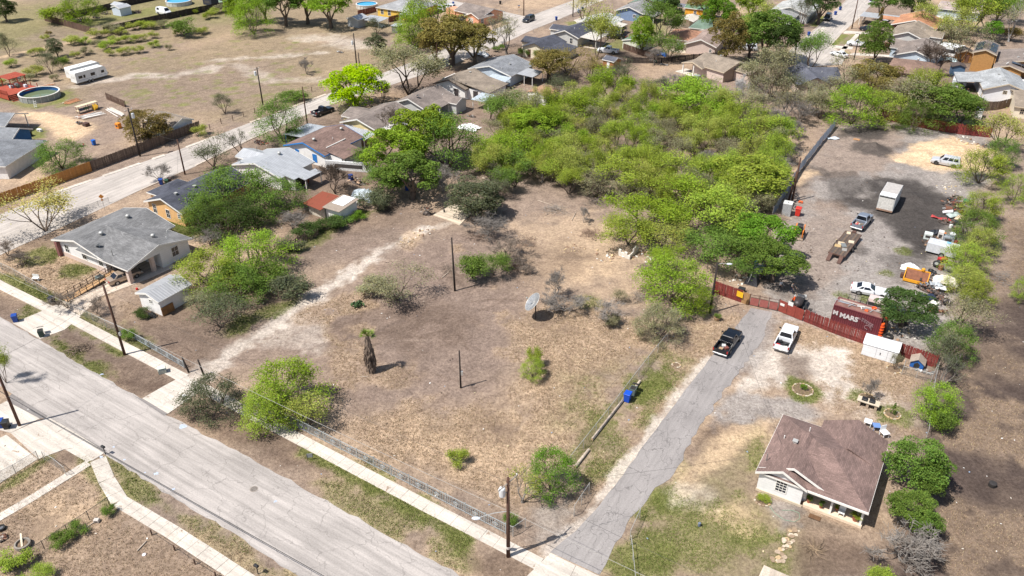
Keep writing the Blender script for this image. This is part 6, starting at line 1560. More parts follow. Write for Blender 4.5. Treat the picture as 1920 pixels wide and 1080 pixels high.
vehicle('pickup','black pickup truck driving on the asphalt lane',1364,648,33,P_BLACK,load=[(120,70,60),(190,190,186),(90,80,72),(170,140,110)])
vehicle('pickup','white pickup truck with black bed box parked below the red fence',1473,640,30,P_WHITE,rim=RIMD,load=[(196,40,44),(60,60,62),(200,196,186),(40,40,44)])
vehicle('suv','silver sport utility car parked in front of the sand heap',1772,309,302,P_SILVER,rim=RIMD)
vehicle('coupe','white two-door coupe in the scrap yard',1630,551,113,P_WHITE)
vehicle('pickup','grey pickup with junk in its bed hitched to the flat trailer',1615,421,38,P_GREY,load=JUNKL)
vehicle('sedan','champagne sedan parked under the carport',234,524,44,P_GOLD)
vehicle('short_cab','dark blue pickup with bright blue tailgate parked on the upper street',606,213,36,paint('ink_blue_car_paint',(26,30,44),.25,.5),load=[(220,220,214),(210,206,200),(60,60,60)])
vehicle('suv','dark car with roof glare at the street corner by the grey tree',991,40,211,P_DARK)
vehicle('pickup','white pickup parked beside the small brown shed',1140,99,292,P_WHITE)
vehicle('pickup','black pickup behind the pale mildewed garage',1156,72,292,P_BLACK)
vehicle('suv','silver car in the shade under the large dark green tree',1402,94,286,P_SILVER)
vehicle('pickup','white pickup on a drive left of the side street',1486,44,288,P_WHITE)
vehicle('suv','black car parked on the left kerb of the side street',1551,37,208,P_BLACK)
vehicle('sedan','white sedan parked in the cul-de-sac',1573,106,326,P_WHITE)
vehicle('short_cab','old white pickup on the drive beside the green tree',1606,86,296,P_WHITE)
vehicle('sedan','silver car at the top edge of the side street',1634,6,30,P_SILVER)
vehicle('suv','white car partly hidden beside the salmon house',822,20,300,P_WHITE)
vehicle('suv','second white car at the left side of the salmon house',840,18,296,P_WHITE)
vehicle('sedan','white car at the right edge beside the white gabled house',1914,160,40,P_WHITE)
vehicle('van','white utility van in the black fenced yard',308,27,121,P_WHITE)
vehicle('sedan','dark car under grime in front of the salmon house',868,40,121,P_DARK)
vehicle('sedan','second dark car in front of the salmon house',884,42,121,P_DARK)
vehicle('sedan','dark car on the drive below the orange roofed carport',1627,58,121,P_DARK)
vehicle('sedan','grey car under the long open carport',1662,38,31,P_SILVER)
# --- poles and cables
POLEM=pm('creosote_pole',(84,58,46),.9,.25,1.5);POLED=pm('dark_pole',(52,44,40),.9,.25,1.5);GALV=pm('galvanised',(190,188,182),.5,.15,metal=.3)
POLES={}
def pole(key,label,px,py,h,r=.15,mat=POLEM,parts=(),lean=(0,0),name='utility_pole',cat='utility pole'):
 p=G(px,py);t=thing(name,label,cat,(p.x,p.y,-.02))
 MB().tube([(0,0,0),(lean[0]*.5,lean[1]*.5,h*.5),(lean[0],lean[1],h)],[r*1.15,r,r*.8],10).obj('pole',mat,t,smooth=True)
 for q in parts:
  if q[0]=='transformer':
   a,z=rad(q[1]),q[2];d=Vector((math.cos(a),math.sin(a),0))*.52
   tr=MB().lathe([(.27,0),(.29,.08),(.29,.85),(.24,.95),(.05,1.0)],14,(d.x,d.y,z)).obj('transformer',pm('transformer_grey',(206,208,208),.5,.06),t)
   MB().lathe([(.05,0),(.07,.08),(.03,.28)],8,(d.x,d.y,z+1.0)).obj('bushing',pm('porcelain',(120,96,84),.4),tr)
   MB().box(-.05,.05,-.05,.05,z+.2,z+.7).tube([(0,0,z+.3),(d.x,d.y,z+.3)],.05,6).obj('bracket',GALV,t)
  elif q[0]=='arm':
   a,z,l=rad(q[1]),q[2],q[3];d=Vector((math.cos(a),math.sin(a),0))*l/2
   ar=MB().tube([(-d.x,-d.y,z),(d.x,d.y,z)],.055,6).obj('cross_arm',pm('arm_grey',(150,142,132),.8,.15),t)
   for f in(-.92,.92):
    MB().lathe([(.03,0),(.07,.06),(.07,.12),(.03,.2)],8,(d.x*f,d.y*f,z+.05)).obj('insulator',pm('white_porcelain',(220,220,216),.3),ar)
  elif q[0]=='lamp':
   a,z,l=rad(q[1]),q[2],q[3];d=Vector((math.cos(a),math.sin(a),0))
   MB().tube([tuple(d*.1+Vector((0,0,z))),tuple(d*l*.5+Vector((0,0,z+.12))),tuple(d*l+Vector((0,0,z-.02)))],.04,6).obj('lamp_arm',GALV,t)
   e=d*(l+.3)+Vector((0,0,z-.04))
   MB().blob(tuple(e),(.42,.2,.12),1,.03,10,6).obj('lamp_head',pm('lamp_head_grey',(196,200,204),.4,.05),t)
  elif q[0]=='band':
   MB().tube([(0,0,q[1]),(0,0,q[1]+.3)],r*1.18,10).obj('marker_band',pm('pale_band',(206,196,188),.8),t)
  elif q[0]=='box':
   MB().cbox((.2,0,q[1]),(.22,.3,.5)).obj('meter_box',GALV,t)
 POLES[key]=(Vector((p.x,p.y,0)),h)
 return t
pole('P1','tall brown utility pole with transformer at the lane entrance',953,1043,9.9,.17,POLEM,(('transformer',195,7.9),('arm',50,9.3,2.6),('lamp',196,5.9,2.6),('band',1.1)))
pole('P2','brown utility pole on the front sidewalk by the white carport house',234,665,10.2,.15,POLEM,(('box',3.2),))
pole('P3','brown utility pole at the left edge across the street',37,798,9.6,.15)
pole('P4','short dark post standing alone in the lot',864,727,5.4,.10,POLED,(('box',2.2),),name='old_post',cat='post')
pole('P5','tall broken dark pole beside the dead tree',853,545,8.4,.13,POLED,lean=(-.15,.1),name='old_post',cat='post')
pole('P6','dark street lamp pole by the red fence gate',1331,587,7.9,.15,POLED,(('lamp',5,7.6,1.3),),name='street_lamp',cat='street lamp')
pole('P7','utility pole with transformer behind the old board fence',263,293,9.6,.15,POLED,(('transformer',20,7.6),('arm',60,9.2,1.6)))
pole('P8','dark leaning utility pole on the near kerb of the upper street',347,327,6.8,.13)
pole('P9','utility pole with transformer at the fence of the upper field',493,196,8.4,.14,POLED,(('transformer',190,6.6),('arm',60,8.1,1.2)))
pole('P10','dark utility pole with blue base at the carport of the brown roofed house',577,238,8.6,.13)
pole('P11','utility pole with transformer above the lime green tree',669,125,8.4,.15,POLED,(('transformer',200,5.6),))
pole('P11b','short dark stub pole beside the pole above the lime tree',674,122,3.2,.12,POLED,name='old_post',cat='post')
pole('P12','brown utility pole left of the live oaks',821,136,8.2,.13)
pole('P13','utility pole on the street corner at the top',982,29,8.6,.15)
pole('P14','utility pole by the bins of the upper street',1074,31,9,.15)
pole('P15','utility pole left of the cul-de-sac',1488,115,9.2,.15,POLED,(('lamp',170,8.8,1.6),))
pole('P16','utility pole with transformer on the right kerb of the side street',1597,54,9.2,.15,POLEM,(('transformer',90,8.0),))
pole('P17','utility pole on the lawn beside the white sedan',1601,112,6.6,.13,POLED)
pole('P18','taller of the two brown poles at the blue-grey fence',1485,378,8.0,.15,POLEM)
pole('P18b','shorter leaning brown pole at the blue-grey fence',1479,375,5.2,.15,POLEM,lean=(.5,.2))
pole('P19','thin dark pole left of the salmon house',843,42,5.5,.12,POLED)
for i,(px,py)in enumerate(((354,698),(382,703))):
 pole('G%d'%i,('left' if i==0 else 'right')+' dark gate post at the mouth of the caliche drive',px,py,2.3,.11,POLED,lean=((-.35,0),(-.25,0))[i],name='gate_post',cat='post')
CABLE=pm('pale_cable',(150,146,140),.6,.05);CABLED=pm('dark_cable',(58,56,54),.7,.05)
def cable(label,a,b_,sag=.6,r=.018,mat=CABLED):
 a,b_=Vector(a),Vector(b_)
 P=[a.lerp(b_,i/14)+Vector((0,0,-sag*4*(i/14)*(1-i/14)))for i in range(15)]
 o=MB().tube(P,r,4).obj('power_cable',mat)
 tag(o,label,'cable')
def at(k,z):return POLES[k][0]+Vector((0,0,z))
sd=Vector((math.cos(GRID),math.sin(GRID),0))
cable('pale thick cable from the lane pole along the iron fence',at('P1',5.9),at('P2',4.6),.35,.022,CABLE)
cable('pale cable leaving the sidewalk pole to the left',at('P2',4.6),at('P2',5.6)-sd*48,.5,.02,CABLE)
cable('pale cable crossing the lane mouth',at('P1',5.9),at('P1',6.2)+sd*46,.5,.022,CABLE)
cable('thin wire from lane pole top to sidewalk pole top',at('P1',9.4),at('P2',9.7),.9,.014)
cable('thin wire from the lane pole to the right along the street',at('P1',9.4),at('P1',9.4)+sd*48,.9,.014)
cable('thin wire from the sidewalk pole top to the left',at('P2',9.7),at('P2',9.7)-sd*48,.9,.014)
cable('thin wire across the street to the left edge pole',at('P2',9.2),at('P3',9.0),.6,.014)
cable('thick black cable bundle above the south edge of the near street',at('P3',4.3)-sd*3,at('P3',4.0)+sd*66,.2,.035)
for a,b_,za,zb in(('P7','P9',9.2,8.1),('P9','P11',8.1,8.1),('P8','P10',6.6,8.3),('P10','P12',8.3,7.9),('P7','P8',7.5,6.6),('P13','P14',8.3,8.7),('P15','P16',8.8,8.8),('P17','P16',6.4,7.6),('P12','P13',7.9,8.3)):
 cable('thin wire strung between '+{'P7':'the old fence pole and the field pole','P9':'the field pole and the lime tree pole','P8':'the two near kerb poles of the upper street','P10':'the carport pole and the live oak pole','P13':'the corner pole and the bin pole','P15':'the two cul-de-sac poles','P17':'the lawn pole and the side street pole','P12':'the live oak pole and the corner pole'}[a]if(a,b_)!=('P7','P8')else 'thin wire across the upper street between two poles',at(a,za),at(b_,zb),.8,.014)
def ht(n,dx=3,dy=3,z=3.2):
 o=[o for o in bpy.data.objects if o.name==n][0];v=Matrix.Rotation(o.rotation_euler.z,3,'Z')@Vector((dx,dy,0))
 return Vector((o.location.x+v.x,o.location.y+v.y,z))
for k,zz_,n,dx,dy in(('P2',9.4,'white_carport_house',9,1),('P7',8.6,'grey_corner_house',-2,6),('P8',6.2,'orange_house',4.6,3),('P8',6.2,'white_metal_roof_house',2,0),('P10',8.0,'blue_trim_house',5,4),('P10',8.0,'yellow_house',3,2),('P12',7.6,'brown_roof_house',4,2),('P12',7.6,'slate_blue_house',5,2),('P1',9.0,'porch_house',1.5,3),('P6',7.6,'porch_house',1.2,4),('P14',8.4,'pale_grey_house',4,5),('P16',8.6,'taupe_gable_house',4,4),('P17',6.0,'grey_shingle_house',2,2),('P15',8.4,'slate_roof_house',3,6)):
 cable('thin service wire from the '+('lamp pole' if k=='P6' else 'nearest pole')+' to the '+n.replace('_',' '),at(k,zz_),ht(n,dx,dy,3.6),.5,.012)
cable('thin wire crossing the lot from the lamp pole to the broken pole',at('P6',7.4),at('P5',8.1),1.0,.010)
cable('thin wire from the lamp pole down the lane to the lane pole',at('P6',7.6),at('P1',8.8),1.2,.012)
# --- fences
def path_pts(px):return[G(*p)for p in px]
def board_fence(name,label,pts,h=1.9,bw=.18,gap=.012,mat=None,lean=.0,missing=0,rails=True,jit=.03,hv=.0,cat='fence',rail_side=1):
 P=path_pts(pts);q=random.Random(len(pts)*7+int(pts[0][0]))
 t=thing(name,label,cat,(P[0].x,P[0].y,0))
 me=[MB().box(-bw/2,bw/2,-.012,.012,-.05,h).mesh('board',mat),MB().add([(-bw/2,-.012,-.05),(bw/2,-.012,-.05),(bw/2,.012,-.05),(-bw/2,.012,-.05),(-bw/2,-.012,h-.05),(bw/2,-.012,h),(bw/2,.012,h),(-bw/2,.012,h-.05)],[(3,2,1,0),(4,5,6,7),(0,1,5,4),(1,2,6,5),(2,3,7,6),(3,0,4,7)]).mesh('board',mat)]
 for i in range(len(P)-1):
  d=P[i+1]-P[i];n=int(d.length/(bw+gap));an=math.atan2(d.y,d.x)
  nv=Vector((-math.sin(an),math.cos(an),0))*rail_side
  for k in range(n):
   if q.random()<missing:continue
   c=P[i]+d*((k+.5)/n)-P[0]
   put('board',q.choice(me),t,(c.x,c.y,q.uniform(-.02,.02)),(q.uniform(-jit,jit)*.6,q.uniform(-jit,jit)*.35,an+q.uniform(-.02,.02)),(1,1,1+q.uniform(-hv,hv)))
  if rails:
   for z in(.45,h-.35):
    c=P[i]+d/2-P[0]+nv*.045
    MB().cbox((c.x,c.y,z),(d.length,.05,.09),an).obj('rail',mat,t)
   np_=max(2,int(d.length/2.6)+1)
   pmsh=MB().box(-.05,.05,-.05,.05,-.1,h-.1).mesh('post',mat)
   for k in range(np_):
    c=P[i]+d*(k/(np_-1))-P[0]+nv*.12
    put('post',pmsh,t,(c.x,c.y,0),(0,0,an))
 return t
RED=pm('red_fence_paint',(122,50,44),.8,.28,3,rnd=.24,dirt=.3);ORF=pm('new_cedar_boards',(176,122,62),.8,.14,3,rnd=.10);OLDF=pm('old_grey_boards',(104,88,76),.9,.25,3,rnd=.25);BLKF=pm('black_boards',(46,40,38),.85,.2,3,rnd=.2);TANF=pm('tan_boards',(158,122,82),.85,.2,3,rnd=.12)
BRNF=pm('brown_boards_fence',(92,70,58),.85,.2,3,rnd=.2)
board_fence('board_fence','red board fence left of the gate with a yellow sign',[(1338,549),(1389,567)],1.95,.2,.01,RED)
board_fence('board_fence','short tan board panel left of the red gate',[(1389.5,567),(1403,572)],1.8,.2,.01,TANF)
board_fence('board_fence','long red board fence in front of the container',[(1506,602),(1560,624),(1616,644),(1690,668),(1753,690)],1.85,.15,.02,RED,jit=.06,hv=.03,rail_side=1)
board_fence('board_fence','far red board fence at the back of the scrap yard',[(1647,222),(1690,231),(1740,242),(1800,252),(1856,258)],2.2,.26,.02,RED,jit=.05,hv=.04)
board_fence('board_fence','orange cedar board fence along the upper street',[(-70,412),(0,384),(90,352),(173,321)],1.95,.2,.008,ORF)
board_fence('board_fence','old dark board fence continuing along the upper street',[(174,320.5),(262,288),(345,255),(376,243)],1.95,.2,.015,OLDF,hv=.04,missing=.01)
board_fence('board_fence','brown board fence at the corner of the yard with the pale metal shed',[(84,39),(130,51),(172,63)],1.9,.28,.03,BRNF)
board_fence('board_fence','long black board fence below the white van',[(196,63),(260,48),(330,33),(440,11)],1.9,.26,.01,BLKF)
board_fence('board_fence','black board fence behind the pale metal shed',[(125,37),(210,17),(350,-12)],1.9,.30,.01,BLKF)
board_fence('board_fence','dark board fence with open rails behind the pink house yard',[(1176,118),(1240,119),(1300,112),(1340,109)],1.5,.28,.05,BLKF,hv=.05)
board_fence('board_fence','grey brown board fence under the white gabled house',[(1836,209),(1870,206),(1906,197)],2.0,.26,.02,OLDF)
board_fence('board_fence','brown board fence behind the grey brown roof',[(1733,66),(1762,74),(1790,73)],1.8,.3,.03,BRNF)
board_fence('board_fence','broken old board fence beside the lot',[(524,479),(560,460),(598,442)],1.3,.2,.10,OLDF,jit=.15,missing=.25,hv=.2)
board_fence('board_fence','short leaning brown fence panel among the lumber',[(200,186),(235,201)],1.6,.2,.02,BRNF,jit=.08)
board_fence('board_fence','dark fence behind the white pickup and pale garage',[(1168,92),(1200,103),(1225,112)],1.6,.3,.02,BRNF)
board_fence('board_fence','red brown fence by the yellow house',[(730,42),(765,33),(790,27)],1.7,.3,.02,pm('red_brown_fence',(118,66,54),.8,.2,rnd=.15))
board_fence('board_fence','red brown fence at the pool left of the yellow house',[(672,30),(706,22)],1.7,.3,.02,pm('red_brown_fence',(118,66,54)))
g0,g1=G(1404,572),G(1457,583);d=g1-g0;an=math.atan2(d.y,d.x);L=d.length
t=thing('yard_gate','steel yard gate with three faded red panels','gate',(g0.x,g0.y,0),an)
RPAN=pm('faded_red_sheet',(158,92,84),.6,.14,2,dirt=.2);IRONR=pm('rusty_iron',(92,66,56),.8,.2)
for i in range(3):
 MB().box(.1+i*L/3,(i+1)*L/3-.06,-.015,.015,.12,1.25).obj('gate_panel',RPAN,t)
f=MB()
for z in(.08,1.3,1.7):f.tube([(0,0,z),(L,0,z)],.035,6)
f.obj('gate_frame',IRONR,t)
for i in range(4):MB().tube([(i*L/3,0,0),(i*L/3,0,1.85)],.05,6).obj('gate_upright',IRONR,t)
r0,r1=G(1458.5,583),G(1504,602);d=r1-r0;an=math.atan2(d.y,d.x);L=d.length
t=thing('sheet_fence','dull red sheet fence right of the gate with white notices','fence',(r0.x,r0.y,0),an)
for i in range(3):
 MB().box(i*L/3+.02,(i+1)*L/3-.02,-.02,.02,.05,1.8-.05*i).obj('sheet_panel',pm('dull_red_sheet',(138,62,50),.7,.2,2,dirt=.2),t)
 MB().box(i*L/3-.04,i*L/3+.04,.03,.12,0,1.9).obj('post',IRONR,t)
MB().box(.15,.75,-.05,-.025,1.05,1.4).obj('white_notice',PLATE,t);MB().box(1.2,1.9,-.05,-.025,1.55,2.15).obj('white_notice',PLATE,t)
sp=G(1385,566)
o=MB().cbox((0,0,0),(.95,.03,.85)).obj('yellow_sign',pm('yellow_sign_face',(232,180,40),.5,.1));o.location=(sp.x-.03,sp.y-.07,1.25);o.rotation_euler=(0,0,an);tag(o,'square yellow sign on the red boards left of the gate','sign')
def chain_fence(label,pts,h=1.4,step=3.0,mat=None,rail=True,netmat=None,lean=0.0,name='chain_link_fence',post=None,pr=.035,net=True):
 P=path_pts(pts);t=thing(name,label,'fence',(P[0].x,P[0].y,0))
 pmm=post or GALV
 pmsh=MB().tube([(0,0,-.1),(0,lean,h+.06)],pr,6).mesh('post',pmm)
 for i in range(len(P)-1):
  d=P[i+1]-P[i];an=math.atan2(d.y,d.x);n=max(1,round(d.length/step))
  a=P[i]-P[0]
  for k in range(n+(1 if i==len(P)-2 else 0)):
   c=a+d*(k/n)
   put('post',pmsh,t,(c.x,c.y,0),(0,0,an))
  if rail:MB().tube([(a.x,a.y,h),(a.x+d.x,a.y+d.y,h)],.025,5).obj('top_rail',pmm,t)
  if net:
   MB().add([(a.x,a.y,.03),(a.x+d.x,a.y+d.y,.03),(a.x+d.x,a.y+d.y,h),(a.x,a.y,h)],[(0,1,2,3)]).obj('wire_netting',netmat or wire_net(),t,uv=True)
 return t
chain_fence('wire fence between the lot and the asphalt lane verge',[(1069,872),(1140,782),(1215,683),(1283,600)],1.3)
chain_fence('wire fence on the left part of the front sidewalk',[(-40,484),(30,518),(92,555)],1.2)
chain_fence('wire fence between driveway and ornamental fence on the sidewalk',[(152,591),(200,614),(244,634)],1.2)
chain_fence('wire fence along the concrete drive at the lower left',[(-30,918),(30,888),(73,862)],1.2,2.0)
chain_fence('bent wire gate fence across the garden walk',[(84,863),(106,876),(125,892)],1.2,1.6)
chain_fence('wire fence from the sidewalk bend to the lower left corner',[(206,948),(168,974),(128,1000),(84,1030),(20,1072)],1.1,2.6,post=pm('dark_post',(74,70,66),.8))
chain_fence('open wire gate leaf left of the lane',[(1076,968),(1104,926)],1.5,1.6)
chain_fence('wire corner fence under the utility pole',[(948,1000),(962,1006),(985,990)],1.3,1.4)
chain_fence('open wire gate leaf right of the lane',[(1181,1012),(1199,972)],1.3,2.0)
chain_fence('low pipe rail running down from the right gate leaf',[(1183,1022),(1186,1050),(1190,1092)],.9,2.0,net=False)
chain_fence('wire fence of the field beside the dog pen',[(1757,690),(1748,730),(1742,770),(1736,822)],1.4,3.0)
chain_fence('dog pen wire fence',[(1694,690),(1690,702),(1745,716),(1753,700)],1.2,2.0)
chain_fence('wire yard fence beside the upper street and the pale tree',[(130,405),(165,395),(205,380)],1.0,2.0)
chain_fence('wire fence in front of the pale grey and cream houses',[(1000,62),(1020,54),(1054,42),(1090,25)],1.1,3.0)
chain_fence('dark wire fence on the right of the side street',[(1622,38),(1612,52)],1.6,3.0,netmat=wire_net('dark_screen_net',(60,66,62),.8))
chain_fence('dark wire fence on the left of the side street',[(1518,42),(1535,24)],1.5,3.0,netmat=wire_net('dark_screen_net',(60,66,62),.8))
P=path_pts([(1447,408),(1472,368),(1500,320),(1535,275),(1566,238)])
t=thing('screened_fence','blue-grey fabric screened fence on the left of the scrap yard','fence',(P[0].x,P[0].y,0))
TARP=pm('blue_grey_tarp',(150,162,178),.7,.25,1.2,bump=.6)
_tn=TARP.node_tree;_tb=N(_tn,'ShaderNodeBsdfTranslucent');_tb.inputs[0].default_value=lin((150,162,180))+(1,);_tm=N(_tn,'ShaderNodeMixShader');_tm.inputs[0].default_value=.4
_tn.links.new(_tn.nodes['Principled BSDF'].outputs[0],_tm.inputs[1]);_tn.links.new(_tb.outputs[0],_tm.inputs[2]);_tn.links.new(_tm.outputs[0],_tn.nodes['Material Output'].inputs['Surface'])
q=random.Random(8)
for i in range(len(P)-1):
 d=P[i+1]-P[i];n=max(2,int(d.length/2.6));nv=Vector((-d.y,d.x,0)).normalized()
 for k in range(n):
  a,b_=P[i]+d*(k/n)-P[0],P[i]+d*((k+1)/n)-P[0]
  mb=MB();m_=5
  for s_ in range(m_+1):
   c=a.lerp(b_,s_/m_)
   o1,o2,o3=(nv*q.uniform(-.1,.14)for _ in range(3))
   sg=-.18*math.sin(math.pi*s_/m_)
   mb.v+=[tuple(c+o1+Vector((0,0,.05))),tuple(c+o2*.7+Vector((0,0,.9))),tuple(c+o3*.2+Vector((0,0,1.95+sg)))]
  for s_ in range(m_):
   for r_ in range(2):mb.f.append((s_*3+r_,s_*3+3+r_,s_*3+4+r_,s_*3+1+r_))
  mb.obj('fabric_panel',TARP,t,smooth=True)
  MB().tube([(a.x,a.y,0),(a.x,a.y,2.1)],.05,6).obj('post',GALV,t)
IRONW=pm('white_grey_iron',(168,174,174),.5,.15,3,metal=.2)
def iron_fence(label,p0,p1,bays,h=1.3,seed=0):
 a,b_=G(*p0),G(*p1);d=b_-a;an=math.atan2(d.y,d.x);L=d.length;s=L/bays
 t=thing('iron_fence',label,'fence',(a.x,a.y,0),an)
 rail=MB().box(0,s,-.025,.025,-.035,.035).mesh('rail',IRONW)
 pick=MB().box(-.024,.024,-.014,.014,.1,h-.05).mesh('picket',IRONW)
 post=MB().box(-.04,.04,-.04,.04,-.1,h+.1).mesh('post',IRONW)
 orn=MB()
 for sx in(-1,1):
  orn.cbox((sx*.14,0,h*.5+.18),(.055,.04,.56),0,0,-sx*.62).cbox((sx*.14,0,h*.5-.18),(.055,.04,.56),0,0,sx*.62)
 n=14
 orn.tube([(.13*math.cos(6.283*k/n),0,h*.5+.13*math.sin(6.283*k/n))for k in range(n+1)],.03,4,cap=False)
 om=orn.mesh('diamond_ornament',IRONW)
 for i in range(bays):
  for z in(.12,h-.05):put('rail',rail,t,(i*s,0,z))
  put('post',post,t,(i*s,0,0))
  put('diamond_ornament',om,t,(i*s+s/2,0,0))
  n=int(s/.20)
  for k in range(1,n):
   x=i*s+k*s/n
   if abs(k*s/n-s/2)<.26:continue
   put('picket',pick,t,(x,0,0))
 put('post',post,t,(L,0,0))
iron_fence('white iron fence with diamond ornaments along the lot sidewalk',(470,757),(948,1000),15)
iron_fence('short ornamental iron fence left of the caliche drive',(246,632),(346,690),5,1.0)
def post_line(label,pts,h=1.2):
 t=thing('field_fence',label,'fence',tuple(G(*pts[0])))
 o=G(*pts[0]);me=MB().tube([(0,0,-.1),(0,0,h)],.07,6).mesh('post',pm('fence_post_wood',(96,72,58),.9))
 for p in pts:
  c=G(*p)-o;put('post',me,t,(c.x,c.y,0))
 for z in(.5,1.0):
  MB().tube([tuple(G(*p)-o+Vector((0,0,z)))for p in pts],.012,4).obj('wire',CABLED,t)
post_line('post and wire fence between the upper field and the street',[(394,243),(415,232),(437,226),(457,219),(478,212),(550,182),(585,172),(603,165),(640,150),(698,128),(722,120)])
post_line('dark post fence by the sandy lot near the live oaks',[(735,95),(748,90),(763,100),(774,97),(740,85)],1.3)
post_line('leaning timber posts along the broken sidewalk',[(285,1003),(328,1032),(366,1058),(405,1082)],.7)
# --- bins and yard clutter
def bin_(label,px,py,col,rot=0,open_=False,s=1.0):
 p=G(px,py);t=thing('wheelie_bin',label,'bin',(p.x,p.y,0),rot)
 m_=pm('bin_%d_%d_%d'%col,col,.5,.08);w,d_,h_=.32*s,.36*s,1.0*s
 MB().add([(-w*.78,-d_*.75,.06),(w*.78,-d_*.75,.06),(w*.78,d_*.75,.06),(-w*.78,d_*.75,.06),(-w,-d_,h_),(w,-d_,h_),(w,d_,h_),(-w,d_,h_)],[(3,2,1,0),(4,5,6,7),(0,1,5,4),(1,2,6,5),(2,3,7,6),(3,0,4,7)]).obj('body',m_,t)
 if open_:
  MB().cbox((0,d_+.38,h_+.05),(w*2.1,d_*2.1,.06),0,-.5).obj('lid',DARKIN,t)
  MB().box(-w*.9,w*.9,-d_*.9,d_*.9,h_+.002,h_+.006).obj('opening',DARKIN,t)
 else:MB().bevbox(-w*1.06,w*1.06,-d_*1.1,d_*1.12,h_+.002,h_+.09,.03).obj('lid',m_,t)
 for sx in(-1,1):MB().tube([(sx*w*.7,d_*.8,.12),(sx*(w*.7+.06),d_*.8,.12)],.12,10).obj('wheel',TYRE,t)
 MB().tube([(-w*.8,d_+.08,h_-.05),(w*.8,d_+.08,h_-.05)],.025,6).obj('handle',m_,t)
NAVY,DGRN,BLK=(28,70,150),(40,66,56),(42,44,46)
bin_('blue bin on the wire fence by the lane verge',1176,752,(20,78,190),-.5,s=1.15)
bin_('grey green bin with open lid on the wire fence by the lane verge',1186,741,(106,120,116),-.5,True,1.1)
bin_('blue bin at the street edge of the white house drive',30,603,NAVY,.4)
bin_('dark green bin at the street edge of the white house drive',79,631,DGRN,.4,True)
bin_('black bin at the wire fence beside the ramp',99,569,BLK,-.3)
bin_('blue bin at the left edge by the utility pole',4,801,NAVY,.2)
bin_('dark bin at the left edge by the utility pole',14,803,BLK,.2)
bin_('blue bin on the cul-de-sac kerb',1516,67,NAVY,.2)
bin_('blue bin on the left kerb of the side street',1566,28,NAVY,.2)
bin_('second blue bin further up the side street',1575,19,NAVY,.2)
bin_('blue bin on the drive of the pale grey house',1043,38,NAVY,.2)
bin_('pale blue bin by the street pole at the top',1085,24,(130,150,170),.2)
bin_('dark teal bin beside the pale blue bin',1092,20,(50,90,96),.2)
bin_('blue bin under the live oaks',848,121,NAVY,.2)
bin_('brown bin beside the bare tan shrub',319,344,(72,56,52),.2)
bin_('green bin beside the bare tan shrub',314,347,(40,80,60),.2)
bin_('blue bin beside the bare tan shrub',303,346,NAVY,.2)
bin_('blue bin against the red brown fence at the salmon house',850,10,NAVY,.2)
bin_('black bin across the cross street',938,8,BLK,.2)
bin_('blue bin under the big green clump',763,357,NAVY,.2)
bin_('blue barrel bin lying in the dirt yard behind the old board fence',177,272,(24,100,190),.9)
bin_('rusty orange bin behind the white metal roof lean-to',577,342,(160,90,60),.2)
bin_('red bin standing beside the grey crate in the scrap yard',1495,404,(206,52,40),-.5,s=1.35)
def box_thing(name,label,cat,px,py,dims,col,rot=0,tilt=0,z=0,bev=.04,rough=.7,extra=None):
 p=G(px,py);t=thing(name,label,cat,(p.x,p.y,z),rot)
 x,y,h_=dims
 o=MB().bevbox(-x/2,x/2,-y/2,y/2,0,h_,min(bev,h_*.3)).obj('body',pm('%s_%d_%d_%d'%((name,)+col),col,rough,.15,4),t)
 if tilt:o.rotation_euler=(tilt,0,0)
 MB().bevbox(-x*.51,x*.51,-y*.51,y*.51,h_+.002,h_+.03,.01).obj('top',pm('%s_top_%d_%d_%d'%((name,)+col),tuple(min(255,int(v*1.08+6))for v in col),rough,.12,4),t)if not tilt else None
 return t
p=G(1474,402)
t=thing('metal_crate','grey riveted metal crate beside the red bin','crate',(p.x,p.y,0),GRID+.1)
MB().bevbox(-.7,.7,-.7,.7,0,2.1,.04).obj('body',pm('crate_galv',(172,174,174),.5,.2,6,metal=.2),t);MB().box(-.72,.72,-.72,.72,2.12,2.2).obj('lid',pm('crate_lid',(206,206,202),.5),t);MB().lathe([(.1,0),(.1,.06)],8,(0,0,2.2)).obj('cap',DARKIN,t)
box_thing('feed_sack','grey green bag slumped on the front sidewalk','bag',305,698,(.9,.8,.75),(176,180,168),.4,bev=.2)
box_thing('water_meter_box','white box under the dark tree at the lot apron','box',348,752,(.4,.4,.8),(226,226,220),.2)
p=G(582,862)
t=thing('yard_sign','small grey yard sign on the verge below the iron fence','sign',(p.x,p.y,0),GRID+.7)
MB().box(-.32,.32,-.015,.015,.35,.85).obj('panel',pm('sign_grey',(150,154,156),.5),t)
for x in(-.28,.28):MB().box(x-.015,x+.015,-.03,-.016,0,.85).obj('stake',BLKP,t)
p=G(484,1076)
t=thing('mailbox','black mailbox on a post at the lower verge','mailbox',(p.x,p.y,0),GRID)
MB().tube([(0,0,0),(0,0,1.0)],.05,6).obj('post',POLED,t);MB().bevbox(-.25,.25,-.12,.12,1.0,1.25,.08).obj('box',BLKP,t)
p=G(198,852)
t=thing('mailbox','black mailbox at the corner of the curving sidewalk','mailbox',(p.x,p.y,0),GRID)
MB().tube([(0,0,0),(0,0,1.0)],.05,6).obj('post',POLED,t);MB().bevbox(-.25,.25,-.12,.12,1.0,1.25,.08).obj('box',BLKP,t)
p=G(197,394)
t=thing('road_sign','orange diamond road sign seen from behind on the upper street','sign',(p.x,p.y,0),.3)
MB().tube([(0,0,0),(0,0,2.2)],.035,6).obj('post',GALV,t);MB().cbox((0,0,2.5),(.6,.03,.6),0,0,.785).obj('panel',pm('orange_sign',(214,140,60),.6),t);MB().cbox((0,.0,1.9),(.35,.03,.3)).obj('plaque',pm('orange_sign',(214,140,60)),t)
p=G(973,28)
